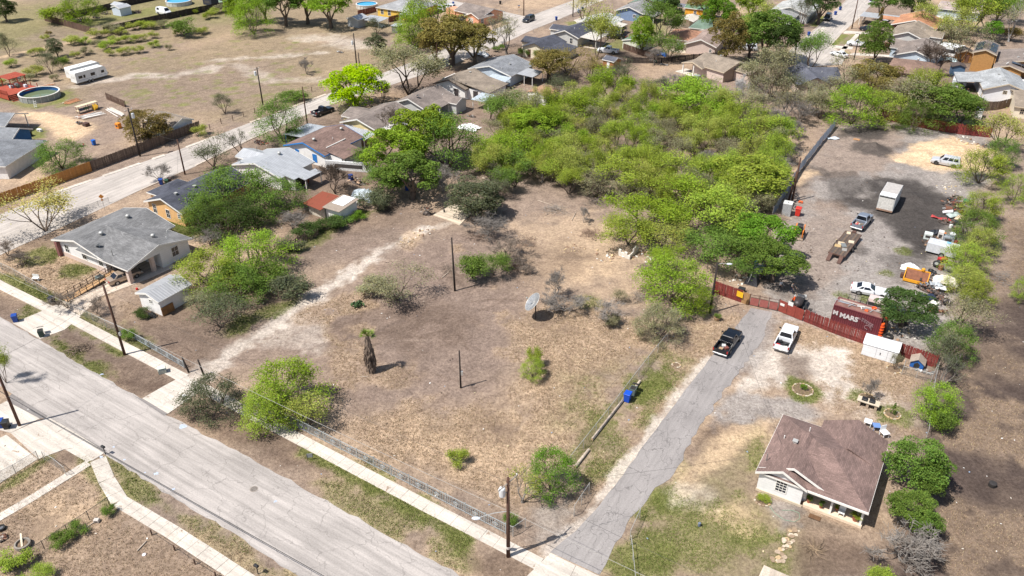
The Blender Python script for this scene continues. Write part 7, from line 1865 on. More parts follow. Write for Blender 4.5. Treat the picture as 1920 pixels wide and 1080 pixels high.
t=thing('street_sign','thin street name sign pole at the street corner','sign',(p.x,p.y,0),.5)
MB().tube([(0,0,0),(0,0,3)],.04,6).obj('post',GALV,t);MB().box(-.4,.4,-.02,.02,2.7,2.95).obj('blade',pm('blue_blade',(90,130,180)),t);MB().box(-.25,.25,.03,.05,2.2,2.5).obj('plaque',pm('orange_sign',(214,140,60)),t)
p=G(1004,597)
t=thing('satellite_antenna','large grey satellite dish on a pole in the dry grass','satellite dish',(p.x,p.y,0),rad(188))
MB().tube([(0,0,0),(0,0,2.4)],.09,8).obj('mast',pm('mast_dark',(80,70,62),.8),t)
mb=MB();nr,nc=6,24;R_=1.35
for i in range(nr+1):
 r=R_*i/nr
 for k in range(nc):mb.v.append((r*r*.16,r*math.cos(6.283*k/nc),r*math.sin(6.283*k/nc)))
for i in range(nr):
 for k in range(nc):mb.f.append((i*nc+k,i*nc+(k+1)%nc,(i+1)*nc+(k+1)%nc,(i+1)*nc+k))
ds=mb.obj('reflector',pm('dish_mesh',(146,148,150),.5,.15,metal=.3),t,smooth=True)
ds.location=(.25,0,2.5);ds.rotation_euler=(0,rad(-42),0)
rb=MB()
for k in range(12):
 a=6.283*k/12;rb.tube([(-.02,0,0),(.10,R_*.5*math.cos(a),R_*.5*math.sin(a)),(R_*R_*.16,R_*math.cos(a),R_*math.sin(a))],.02,4)
rb.tube([(R_*R_*.16,R_*math.cos(6.283*k/24),R_*math.sin(6.283*k/24))for k in range(25)],.03,4,cap=False)
rb.obj('rib_frame',GALV,ds)
MB().tube([(0,0,0),(1.2,0,0)],.025,5).cbox((1.25,0,0),(.2,.16,.16)).obj('feed_horn',GALV,ds)
p=G(696,697)
t=thing('palm_tree','short fan palm with a thick skirt of dead fronds','palm',(p.x,p.y,-.02))
MB().tube([(0,0,0),(.05,0,2.2),(.02,0,5.3)],[.34,.26,.2],10).obj('trunk',BARK,t)
q=random.Random(4);sk=MB()
for i in range(230):
 a=q.uniform(0,6.283);z=q.uniform(.6,5.1);r=.34+.34*math.sin(math.pi*min(1,(z-.2)/4.6))*q.uniform(.7,1.15);l=q.uniform(.7,1.3);w=q.uniform(.08,.17)
 c,s_=math.cos(a),math.sin(a)
 sk.add([(c*.2-s_*w*.3,s_*.2+c*w*.3,z+.2),(c*.2+s_*w*.3,s_*.2-c*w*.3,z+.2),(c*r+s_*w,s_*r-c*w,z-l*.5),(c*(r+.06),s_*(r+.06),z-l),(c*r-s_*w,s_*r+c*w,z-l*.5)],[(0,1,2,3,4)])
sk.obj('dead_frond_skirt',pm('dead_fronds',(128,112,98),.9,.3,5),t)
fr=MB()
for i in range(26):
 a=q.uniform(0,6.283);e=q.uniform(-.2,1.3);l=q.uniform(.7,1.15)
 d=Vector((math.cos(a)*math.cos(e),math.sin(a)*math.cos(e),math.sin(e)));o0=Vector((0,0,5.3));c=o0+d*l*.55
 u=d.cross(Vector((0,0,1))).normalized();v=d.cross(u)
 for k in range(7):
  b_=(k-3)*.33;tip=c+(d*math.cos(b_)+u*math.sin(b_))*l*.6;n_=(u*math.cos(b_)-d*math.sin(b_))*.05
  fr.add([tuple(c-n_),tuple(c+n_),tuple(tip)],[(0,1,2)])
 fr.tube([tuple(o0),tuple(c)],.018,4)
fr.obj('green_fronds',pm('palm_green',(112,130,46),.6,.3,6),t)
p=G(671,575)
t=thing('prickly_pear','dark green prickly pear cactus in the scraped lot','cactus',(p.x,p.y,0))
q=random.Random(9)
for i in range(40):
 a,r=q.uniform(0,6.283),q.uniform(0,.85)
 o=MB().lathe([(.02,-.2),(.16,-.12),(.2,.02),(.13,.17),(.02,.22)],8).obj('pad',pm('cactus_green',(66,92,52),.6,.15,rnd=.2),t)
 o.location=(math.cos(a)*r,math.sin(a)*r,.18+.5*(1-r)*q.random()+.1);o.scale=(1,.25,1.25);o.rotation_euler=(q.uniform(-.5,.5),q.uniform(-.6,.6),q.uniform(0,3.1))
def log(label,a,b_,r=.17,col=(184,168,150)):
 A,B_=G(*a),G(*b_);d=B_-A
 t=thing('timber_log',label,'log',(A.x,A.y,0),math.atan2(d.y,d.x))
 MB().tube([(0,0,r),(d.length,0,r)],[r,r*.85],10).obj('trunk',pm('log_grey',col,.9,.25,2),t);MB().tube([(-.01,0,r),(.012,0,r)],r*.85,10).obj('cut_end',pm('log_end',(190,160,124),.9),t)
log('long grey pole log lying along the wire fence behind the bins',(1110,826),(1168,752));log('short log piece at the upper end beside the bins',(1190,730),(1200,716));log('brown log at the lower end of the wire fence',(1078,878),(1104,845),.18,(160,122,88))
log('thin pale pole beside the broken dark pole',(828,522),(842,510),.06,(200,186,166));log('thin rope-like plank in the clearing',(1008,376),(1052,391),.06,(196,176,130));log('short pale plank leaning in the clearing',(1072,414),(1080,398),.06,(206,196,180));log('short white plank near the palm',(676,707),(690,706),.05,(210,196,180))
log('dark fallen trunk at the thicket front',(1132,378),(1150,352),.3,(70,58,50));log('curved dark trunk in the thicket clearing',(905,335),(948,352),.2,(80,68,58))
q=random.Random(17)
RUB=[pm('rubble_white',(214,208,196),.9,.15,4),pm('rubble_cream',(206,182,140),.9,.15,4),pm('rubble_brown',(150,120,96),.9,.2,4)]
for i,(a,b_,c,d_)in enumerate([(1160,478,1180,486),(1180,486,1194,472)]):
 A,B_=G(a,b_),G(c,d_);dd=B_-A
 t=thing('ruined_wall',('left' if i==0 else 'right')+' stump of the crumbling white wall under the mesquites','wall',(A.x,A.y,0),math.atan2(dd.y,dd.x))
 x=0
 while x<dd.length:
  w=q.uniform(.3,.6);MB().bevbox(x,x+w-.02,-.1,.1,-.05,q.uniform(.5,1.25),.05).obj('block',RUB[0],t);x+=w
def rubble(label,px,py,n,spread,mats,size=(.08,.3),flat=.5):
 p=G(px,py);t=thing('rubble_heap',label,'rubble',(p.x,p.y,0));q=random.Random(int(px+py))
 for i in range(n):
  a,r=q.uniform(0,6.283),spread*q.random()**.7;s_=q.uniform(*size)
  o=MB().blob((0,0,0),(s_,s_*q.uniform(.6,1),s_*flat),i,.3,6,4).obj('stone',q.choice(mats),t)
  o.location=(math.cos(a)*r,math.sin(a)*r,s_*flat*.6);o.rotation_euler=(q.uniform(-.4,.4),q.uniform(-.4,.4),q.uniform(0,6))
rubble('scattered white rubble left of the ruined wall',1140,478,26,2.4,RUB);rubble('cream rubble patch in the clearing',1075,470,26,2.0,RUB[1:],(.06,.18));rubble('rubble in the shade right of the ruined wall',1205,480,22,2.0,RUB)
rubble('grey rubble line by the old concrete floor',795,433,26,1.8,RUB,(.05,.2));rubble('pale stones at the end of the caliche drive',765,450,20,1.6,RUB[:2],(.05,.16));rubble('rubble at the yard corner near the far red fence',1830,270,30,4,RUB,(.1,.4))
rubble('pale rubble along the yard edge above the scrap piles',1780,355,24,3.0,RUB[:2],(.06,.2));rubble('stones scattered by the dark container tree',1690,625,26,2.4,RUB,(.06,.22));rubble('white gravel pieces behind the red boards',1385,525,20,1.6,RUB[:1],(.08,.22))
def brush(label,px,py,n,spread,col,h_=.8):
 p=G(px,py);t=thing('brush_pile',label,'brush pile',(p.x,p.y,0));q=random.Random(int(px*3+py));mb=MB()
 for i in range(n):
  a,r,l=q.uniform(0,6.283),spread*q.random(),q.uniform(.6,1.8);b0=q.uniform(0,6.283);z=q.uniform(.03,h_)*(1-r/spread*.8)
  x,y_=math.cos(a)*r,math.sin(a)*r
  mb.tube([(x,y_,z),(x+math.cos(b0)*l*.5,y_+math.sin(b0)*l*.5,z+q.uniform(-.1,.3)*.6),(x+math.cos(b0+.3)*l,y_+math.sin(b0+.3)*l,max(.02,z+q.uniform(-.3,.4)))],[q.uniform(.02,.045),.018,.01],4)
 mb.obj('branches',pm('brush_%d_%d_%d'%col,col,.9,.3,4),t)
brush('pile of cut branches on the grass verge by the front sidewalk',150,655,130,1.3,(140,122,104));brush('dead branch pile right of the broken pole',965,500,120,2.2,(110,88,74));brush('grey brush heap by the old concrete floor',925,415,160,2.2,(150,142,134),1.4)
brush('dark brush heap beside the tarp',728,393,120,1.6,(92,78,66));brush('twigs at the foot of the blue-grey fence',1458,410,110,1.8,(160,142,122));brush('brush pile along the field edge',1850,390,100,2.2,(120,108,98));brush('twigs behind the yellow bin hedge',1880,525,60,2.4,(120,116,112))
for lab,px,py,n,sp,c,hh in(('branch litter under the dead grey tree',895,445,90,1.8,(120,102,90),.5),('grey branch tangle below the dense olive tree',930,398,120,2.0,(150,142,132),1.0),('brown twig heap in the clearing right of the dead tree',985,455,110,2.4,(118,98,84),.5),('grey branches along the thicket front',1040,395,110,2.2,(146,136,126),.8),('brown branches left of the white rubble',1110,440,110,2.0,(128,106,90),.6),('grey branches right of the white rubble',1225,470,120,2.0,(146,136,126),.9),('branches under the small bright tree below the rubble',1215,505,90,1.8,(130,116,104),.6),('tangle of branches above the wire fence end',1200,560,80,1.6,(140,128,116),.6),('twig tangle left of the broken pole',840,505,60,1.4,(140,124,110),.3),('brown brush between thicket and old concrete floor',940,365,120,2.2,(116,100,88),1.2),('brush along the thicket front near the fallen trunk',1120,385,120,2.4,(136,124,112),1.0)):
 brush(lab,px,py,n,sp,c,hh)
 # --- trailers, container, machines in the scrap yard
def wheel_at(t,x,y,r=.36,w=.24,rim=RIM):
 o=MB().tube([(x,y-w/2,r),(x,y+w/2,r)],r,16).obj('wheel',TYRE,t)
 MB().tube([(x,y-w/2-.012,r),(x,y+w/2+.012,r)],r*.55,10).obj('rim',rim,o)
p=(G(1643,394)+G(1670.5,402))/2
t=thing('box_trailer','white box trailer with roll-up rear door beside the black soil','trailer',(p.x,p.y,0),heading(33))
BOXW=seam_metal('white_trailer_skin',(228,228,226),.6,rust=.04);L,W,H=6.0,2.55,2.95
MB().box(0,L,-W/2,W/2,.3,H).obj('body',BOXW,t,uv=True)
MB().box(.03,1.5,-W/2+.05,W/2-.05,H+.002,H+.03).obj('roof_panel',pm('bright_white_panel',(240,240,238),.5,.04),t);MB().box(1.52,L-.05,-W/2+.05,W/2-.05,H+.002,H+.02).obj('roof_panel',pm('dull_roof_panel',(176,170,164),.8,.12,2),t)
MB().box(-.04,-.002,-W/2+.12,W/2-.12,.55,H-.35).obj('rear_door',pm('dirty_white_door',(206,202,194),.7,.18,3,dirt=.3),t)
MB().box(-.06,-.002,-W/2+.1,W/2-.1,H-.33,H-.14).obj('dark_slot',DARKIN,t);MB().box(-.14,-.002,-W/2,W/2,.28,.5).obj('rear_bumper',pm('rust_bumper',(150,120,100),.8,.2),t)
for x in(1.6,2.5):
 for y in(-W/2+.2,W/2-.2):wheel_at(t,x,y,.38)
MB().tube([(L,-.6,.5),(L+1.2,0,.5)],.05,6).tube([(L,.6,.5),(L+1.2,0,.5)],.05,6).tube([(L+1.2,0,0),(L+1.2,0,.7)],.05,6).obj('tow_bar',IRONR,t)
a,b_=(G(1554,471,.8)+G(1584,482,.8))/2,(G(1588,432,.8)+G(1613,441,.8))/2
d=b_-a
t=thing('flat_trailer','rusty flat deck trailer with plates and ramps hitched to the grey pickup','trailer',(a.x,a.y,0),math.atan2(d.y,d.x));L=d.length
DECK=[pm('deck_plank_%d'%i,c,.85,.25,3)for i,c in enumerate(((98,82,70),(84,72,64),(112,94,78),(90,80,74)))]
for i in range(9):MB().box(.02,L-.02,-1.2+i*.267,-1.2+(i+1)*.267-.02,.72,.78).obj('plank',DECK[i%4],t)
MB().box(0,L,-1.26,-1.2,.6,.8).box(0,L,1.205,1.26,.6,.8).box(-.06,0,-1.26,1.26,.6,.8).box(L,L+.06,-1.26,1.26,.6,.8).obj('frame',IRONR,t)
for x,y,w,dd,c in((L*.45,.5,1.1,.9,(196,176,146)),(L*.62,-.6,.9,.8,(206,190,164)),(L*.25,-.5,.9,.7,(150,146,140)),(L*.33,.7,.9,.9,(186,158,112)),(L-.5,.6,.8,.6,(210,190,160))):
 MB().cbox((x,y,.80),(w,dd,.03+x*.002),.2).obj('plate',pm('deck_plate_%d'%c[0],c,.8,.15),t)
MB().cbox((L*.4,0,.84),(1.2,.7,.1),.5).obj('grey_tarp',pm('tarp_grey',(120,124,124),.8),t)
for y in(-.8,.8):MB().cbox((-.75,y,.45),(1.5,.55,.06),0,0,-.5).obj('ramp',IRONR,t)
for x in(L*.42,L*.56):
 for y in(-1.36,1.36):wheel_at(t,x,y,.36,.2)
MB().tube([(L,-.5,.6),(L+1.3,0,.6)],.06,6).tube([(L,.5,.6),(L+1.3,0,.6)],.06,6).obj('tow_bar',IRONR,t);MB().bevbox(L+.1,L+.6,-.3,.3,.62,.95,.05).obj('winch_box',IRONR,t)
p=G(1497,442)
t=thing('skid_steer','small orange and black skid steer loader','loader',(p.x,p.y,0),heading(205))
ORG=paint('loader_orange',(216,124,44),.5,.1)
MB().bevbox(-1.1,.5,-.45,.45,.35,1.1,.1).obj('body',BLKP,t);MB().bevbox(-.5,.5,-.42,.42,1.1,2.0,.08).obj('cab',pm('cab_frame',(52,50,50),.6),t)
MB().box(.45,.52,-.34,.34,1.15,1.85).obj('cab_opening',glass('car_glass'),t)
for y in(-.62,.62):
 MB().cbox((-.1,y,1.25),(2.2,.16,.24),0,0,.22).cbox((1.0,y,.8),(.24,.14,.9)).obj('lift_arm',ORG,t)
 for x in(-.7,.4):wheel_at(t,x,y*1.05,.4,.3,ORG)
MB().add([(1.0,-.85,.1),(1.0,.85,.1),(1.0,.85,.75),(1.0,-.85,.75),(1.65,-.85,.08),(1.65,.85,.08)],[(0,1,2,3),(0,4,5,1),(0,3,4),(1,5,2)]).obj('bucket',pm('bucket_grey',(150,132,116),.7,.2),t)
MB().bevbox(-1.15,-.5,-.4,.4,1.1,1.35,.08).obj('engine_cover',ORG,t)
p=G(1556,602)
t=thing('shipping_container','dark red shipping container with white graffiti behind the red fence','container',(p.x,p.y,0),GRID-rad(3));L,W,H=6.06,2.44,2.59
CRED=pm('container_red',(104,44,50),.65,.18,1.5,dirt=.12);CROOF=pm('container_roof',(128,92,82),.85,.25,1.2,dirt=.4)
def corr(n,fx):
 mb=MB();vs=[]
 for i in range(n+1):
  for z in(.15,H-.12):
   vs.append(fx(i/n,z,.05 if(i//2)%2 else 0))
 mb.add(vs,[(i*2,i*2+2,i*2+3,i*2+1)for i in range(n)])
 return mb
corr(88,lambda u,z,o:(.1+u*(L-.2),.02+o,z)).obj('side_panel',CRED,t);corr(88,lambda u,z,o:(L-.1-u*(L-.2),W-.02-o,z)).obj('side_panel',CRED,t)
corr(30,lambda u,z,o:(L-.02-o,.1+u*(W-.2),z)).obj('end_panel',CRED,t);corr(30,lambda u,z,o:(.02+o,W-.1-u*(W-.2),z)).obj('end_panel',CRED,t)
f=MB()
for x in(0,L-.12):
 for y in(0,W-.12):f.box(x,x+.12,y,y+.12,0,H)
for y in(-.004,W-.116):f.box(.12,L-.12,y,y+.12,.0,.16).box(.12,L-.12,y,y+.12,H-.12,H-.003)
f.box(.001,.119,.12,W-.12,0,.16).box(L-.119,L-.001,.12,W-.12,0,.16).box(.001,.119,.12,W-.12,H-.12,H-.003).box(L-.119,L-.001,.12,W-.12,H-.12,H-.003)
f.obj('frame',CRED,t);MB().box(.05,L-.05,.05,W-.05,H-.06,H-.006).obj('roof_panel',CROOF,t)
def text_mesh(s,size,mat,name,parent,loc,rot,ext=.006,bold=.02,shear=0):
 cu=bpy.data.curves.new(name,'FONT');cu.body=s;cu.size=size;cu.extrude=ext;cu.offset=bold;cu.shear=shear;cu.resolution_u=3
 tmp=bpy.data.objects.new('tmp_text',cu);COL.objects.link(tmp)
 me=bpy.data.meshes.new_from_object(tmp.evaluated_get(bpy.context.evaluated_depsgraph_get()))
 bpy.data.objects.remove(tmp);me.materials.clear();me.materials.append(mat);me.name=name
 return put(name,me,parent,loc,rot)
GRAF=pm('graffiti_white',(206,198,194),.85,.2,6,dirt=.35)
text_mesh('M',.8,GRAF,'graffiti_lettering',t,(.12,-.03,1.25),(math.pi/2,0,0),bold=.05)
text_mesh('MARS',.92,GRAF,'graffiti_lettering',t,(1.0,-.03,1.1),(math.pi/2,0,0),bold=.045)
sc_=MB();q=random.Random(3);SCR2=pm('graffiti_thin',(176,150,152),.8,.1)
def stroke(P):sc_.tube([(x,-.03,z)for x,z in P],.022,4)
for x0 in(3.75,4.1,4.4,4.7,5.0):
 z0=1.9-(x0-3.7)*.35
 stroke([(x0,z0),(x0+.02,z0-.45)]);stroke([(x0,z0),(x0+.25,z0-.06),(x0+.06,z0-.22),(x0+.27,z0-.4),(x0+.02,z0-.45)])
stroke([(4.6+.35*math.cos(a*.45),.75+.28*math.sin(a*.45))for a in range(12)]);stroke([(4.95,1.1),(5.15,.5)]);stroke([(3.1,1.75),(3.55,1.8),(3.2,1.6),(3.6,1.62)])
sc_.obj('graffiti_tag',SCR2,t)
def on_top(name,label,cat,x,y,mb,mat,part='body',rz=0):
 o=Matrix.Rotation(t.rotation_euler.z,3,'Z')@Vector((x,y,0))
 th=thing(name,label,cat,(t.location.x+o.x,t.location.y+o.y,H),t.rotation_euler.z+rz)
 mb.obj(part,mat,th);return th
ALU=pm('aluminium_rail',(190,188,184),.4,.1,metal=.4)
on_top('gutter_rail','pale metal rail lying along the container roof','rail',.3,1.7,MB().cbox((2.6,0,.06),(5.2,.14,.09)),pm('pale_gutter',(196,180,168),.7))
on_top('gutter_rail','second metal rail on the right of the container roof','rail',2.6,1.45,MB().cbox((1.6,0,.05),(3.2,.12,.08)),ALU,rz=-.03)
for i,(x,y,r)in enumerate(((1.7,.5,1.15),(4.4,.7,1.3),(3.3,.9,.6))):
 on_top('metal_strut',('left','right','middle')[i]+' metal strut leaning across the container roof','strut',x,y,MB().cbox((.55,0,.1),(1.2,.1,.07)),ALU,rz=r)
on_top('pipe_bundle','bundle of thin pipes on the left of the container roof','pipes',.2,1.1,MB().tube([(0,0,.05),(2.2,.1,.06)],.035,5).tube([(.2,.2,.05),(2.3,.0,.1)],.035,5).tube([(-.5,.3,.05),(1.6,.35,.06)],.03,5),pm('pipe_blue_grey',(150,158,166),.5))
on_top('orange_bucket','orange plastic tub on the container roof','tub',4.6,1.75,MB().lathe([(.24,0),(.32,.26),(.29,.26),(.22,.04)],14),pm('bright_orange',(232,96,36),.5))
on_top('orange_block','small orange block on the container roof','block',3.9,.8,MB().bevbox(-.2,.2,-.12,.12,0,.22,.03),pm('bright_orange',(232,96,36)))
on_top('white_pipe_tee','white pipe fittings in the middle of the container roof','pipes',3.0,1.2,MB().tube([(-.4,0,.08),(.5,.3,.1)],.06,6).tube([(.1,.1,.08),(.3,-.4,.08)],.06,6),pm('white_pipe',(220,218,212),.5))
p=G(1649,628)
tt=thing('barrel_stack','tall stack of orange traffic barrels at the container end','barrels',(p.x,p.y,0))
for i in range(4):
 MB().lathe([(.36,0),(.36,.06),(.3,.08),(.26,.5),(.24,.52)],14,(0,0,i*.44)).obj('barrel',pm('bright_orange',(232,96,36)),tt);MB().lathe([(.30,.18),(.285,.32)],14,(0,0,i*.44),cap=False).obj('stripe',pm('red_stripe',(206,60,30),.5),tt)
p=G(1656,622)
tt=thing('rusty_post','thick rusty post behind the orange barrels','post',(p.x,p.y,0));MB().box(-.2,.2,-.2,.2,0,2.1).obj('shaft',pm('rust_brown',(92,62,48),.9,.25),tt);MB().bevbox(-.22,.22,-.22,.22,2.1,2.2,.03).obj('cap',pm('orange_cap',(196,84,50)),tt)
p=G(1665,632)
tt=thing('tyre','black tyre lying flat beside the orange barrels','tyre',(p.x,p.y,0));MB().lathe([(.35,0),(.62,.02),(.66,.14),(.62,.26),(.36,.28),(.35,0)],18,cap=False).obj('rubber',TYRE,tt)
p=G(1643,570)
tt=thing('truck_canopy','pinkish white pickup canopy shell behind the container','canopy',(p.x,p.y,0),GRID)
MB().add([(-1.2,-.85,0),(1.2,-.85,0),(1.2,.85,0),(-1.2,.85,0),(-1.05,-.65,.95),(1.05,-.65,.95),(1.05,.65,.95),(-1.05,.65,.95)],[(3,2,1,0),(4,5,6,7),(0,1,5,4),(1,2,6,5),(2,3,7,6),(3,0,4,7)]).obj('shell',pm('pinkish_white',(206,186,180),.5,.08),tt);MB().box(.1,.95,-.5,.5,.952,.99).obj('roof_hatch',pm('white_hatch',(232,230,226),.5),tt)
MB().box(-1.0,1.0,-.88,-.85,.1,.6).obj('side_window',DARKIN,tt)
p=G(1672,590)
box_thing('green_skip','green metal bin between canopy and dark green tree','bin',1671,588,(1.4,1.2,1.2),(44,104,62),GRID)
p=G(1606,570)
tt=thing('metal_rack','black open metal rack lying behind the container','rack',(p.x,p.y,0),GRID)
f=MB()
for x in(-1.2,-.4,.4,1.2):
 f.tube([(x,-.5,.05),(x,-.5,1.0)],.03,5).tube([(x,.5,.05),(x,.5,1.0)],.03,5)
for z in(.1,.95):
 for y in(-.5,.5):f.tube([(-1.2,y,z),(1.2,y,z)],.03,5)
f.obj('frame',BLKP,tt);MB().box(-1.1,0,-.4,.4,.1,.2).obj('board',pm('pale_board',(196,176,150),.8),tt)
p=G(1495,578)
tt=thing('tank_trailer','small black trailer with a dark tank behind the red sheet fence','trailer',(p.x,p.y,0),heading(30))
MB().box(-1.8,1.8,-.9,.9,.5,.58).obj('deck',BLKP,tt);MB().box(-1.8,1.8,-.95,-.9,.5,.85).box(-1.8,1.8,.9,.95,.5,.85).obj('side_rail',pm('dark_steel',(70,70,72),.5),tt)
MB().lathe([(.05,-1.0),(.45,-.9),(.58,-.5),(.58,.5),(.45,.9),(.05,1.0)],14).obj('tank',pm('dark_tank',(62,54,52),.5,.15),tt,smooth=True).location=(-.3,0,1.15)
tt.children[-1].rotation_euler=(0,math.pi/2,0)
MB().bevbox(.9,1.6,-.5,.5,.6,1.4,.05).obj('engine_box',pm('dark_steel',(70,70,72)),tt);MB().cbox((1.5,-.5,1.2),(.5,.3,.4),.4).obj('hose_reel',GALV,tt)
for y in(-1.05,1.05):wheel_at(tt,-.1,y,.38,.2)
p=G(1488,568)
tt=thing('traffic_cone','orange and white traffic cone beside the tank trailer','cone',(p.x,p.y,.6),.3)
MB().lathe([(.2,0),(.05,.7)],12).obj('cone',pm('bright_orange',(232,96,36)),tt);MB().lathe([(.10,.5),(.055,.72)],12).obj('white_collar',PLATE,tt);MB().bevbox(-.26,.26,-.26,.26,-.04,0,.01).obj('base',pm('bright_orange',(232,96,36)),tt)
p=G(1410,530)
tt=thing('covered_heap','black tarpaulin tent-shaped heap with a white pole behind the red boards','tarpaulin',(p.x,p.y,0),GRID)
MB().add([(-1.0,-.9,0),(1.0,-.9,0),(.9,.9,0),(-.9,.9,0),(-.25,-.2,1.9),(.35,-.1,1.9),(.3,.4,1.8),(-.3,.4,1.8)],[(4,5,6,7),(0,1,5,4),(1,2,6,5),(2,3,7,6),(3,0,4,7)]).obj('tarpaulin',pm('black_tarp',(48,48,52),.6,.2,2,bump=.5),tt)
MB().tube([(-.45,-.8,.1),(-.1,-.3,1.9)],.04,6).obj('white_pole',PLATE,tt)
box_thing('black_box','black box behind the yellow sign','box',1390,547,(.9,.7,.6),(34,34,36),GRID)
box_thing('grey_sheet_heap','pale grey crumpled sheet under the trees behind the gate','sheet',1421,508,(1.3,1.0,.8),(176,182,184),GRID+.4)
box_thing('blue_can','small light blue can under the trees behind the gate','can',1418,494,(.4,.3,.5),(70,150,190),.3)
box_thing('red_can','small red fuel can on the black heap behind the gate','can',1415,513,(.35,.25,.4),(190,40,40),.3)
def person(label,px,py,head_deg,shirt,pants,h=1.74,stride=.15,bend=0.0,arm=.3):
 p=G(px,py)
 V,E,Rr=[],[],[]
 def v(x,y,z,r,par=None):
  V.append((x,y,z));Rr.append(r)
  if par is not None:E.append((par,len(V)-1))
  return len(V)-1
 s=h/1.74;b=bend
 pel=v(0,0,.95,.14);ab=v(b*.1,0,1.12,.135,pel);ch=v(b*.3,0,1.34,.155,ab);nk=v(b*.48,0,1.50,.06,ch);hd=v(b*.58+.01,0,1.61,.095,nk);tp=v(b*.62,0,1.70,.075,hd)
 for sy in(-1,1):
  hp=v(0,sy*.1,.90,.11,pel);kn=v(sy*stride*.6+.04,sy*.11,.50,.075,hp);an_=v(sy*stride,sy*.11,.10,.05,kn);v(sy*stride+.17,sy*.12,.05,.042,an_)
  sh=v(b*.36,sy*.19,1.42,.065,ch);el=v(b*.36+.05+arm*.2,sy*.25,1.16,.047,sh);wr=v(b*.4+.12+arm*.5,sy*.24,.96+arm*.25,.035,el)
  pl=v(b*.4+.18+arm*.55,sy*.235,.91+arm*.25,.036,wr)
  for k in range(4):v(b*.4+.27+arm*.6,sy*(.20+.022*k),.86+arm*.25-.008*abs(k-1.5),.011,pl)
  v(b*.4+.23+arm*.55,sy*.19,.92+arm*.25,.012,wr)
 nose=v(b*.6+.115,0,1.605,.016,hd)
 me=bpy.data.meshes.new('body');me.from_pydata([tuple(c*s for c in q_)for q_ in V],E,[]);
 tmp=bpy.data.objects.new('tmp_body',me);COL.objects.link(tmp)
 m_=tmp.modifiers.new('skin','SKIN');m_.use_smooth_shade=True
 for i,r in enumerate(Rr):me.skin_vertices[0].data[i].radius=(r*s,r*s)
 me.skin_vertices[0].data[0].use_root=True
 sb=tmp.modifiers.new('sub','SUBSURF');sb.levels=1;sb.render_levels=1
 bm_=bpy.data.meshes.new_from_object(tmp.evaluated_get(bpy.context.evaluated_depsgraph_get()))
 bpy.data.objects.remove(tmp)
 for m2 in(pm('skin_tone',(150,108,84),.6,.05),pm('shirt_%d_%d_%d'%shirt,shirt,.8),pm('pants_%d_%d_%d'%pants,pants,.85),pm('shoe_dark',(60,56,54),.7),pm('hair_dark',(36,30,28),.8)):bm_.materials.append(m2)
 for f_ in bm_.polygons:
  c=f_.center/s;armz=abs(c.y)>.215 and c.z<1.22
  f_.material_index=3 if c.z<.10 else 2 if c.z<.96 and abs(c.y)<.2 else 4 if(c.z>1.63 and c.x<b*.6+.05)else 0 if(c.z>1.49 or armz)else 1
 t=thing('person',label,'person',(p.x,p.y,0),heading(head_deg))
 put('body',bm_,t)
 hr=MB().blob((b*.6*s-.012,0,1.665*s),(.098*s,.092*s,.075*s),2,.04,10,6).obj('hair',pm('hair_dark',(36,30,28)),t,smooth=True)
person('person in white shirt and dark shorts standing in the tree shade inside the gate',1461,545,150,(222,222,218),(44,44,50),bend=.1,arm=.5)
person('person in grey shirt and blue jeans bending near the tank trailer',1483,548,170,(146,138,130),(52,62,88),bend=.45,arm=.7)
SCR_N=[0]
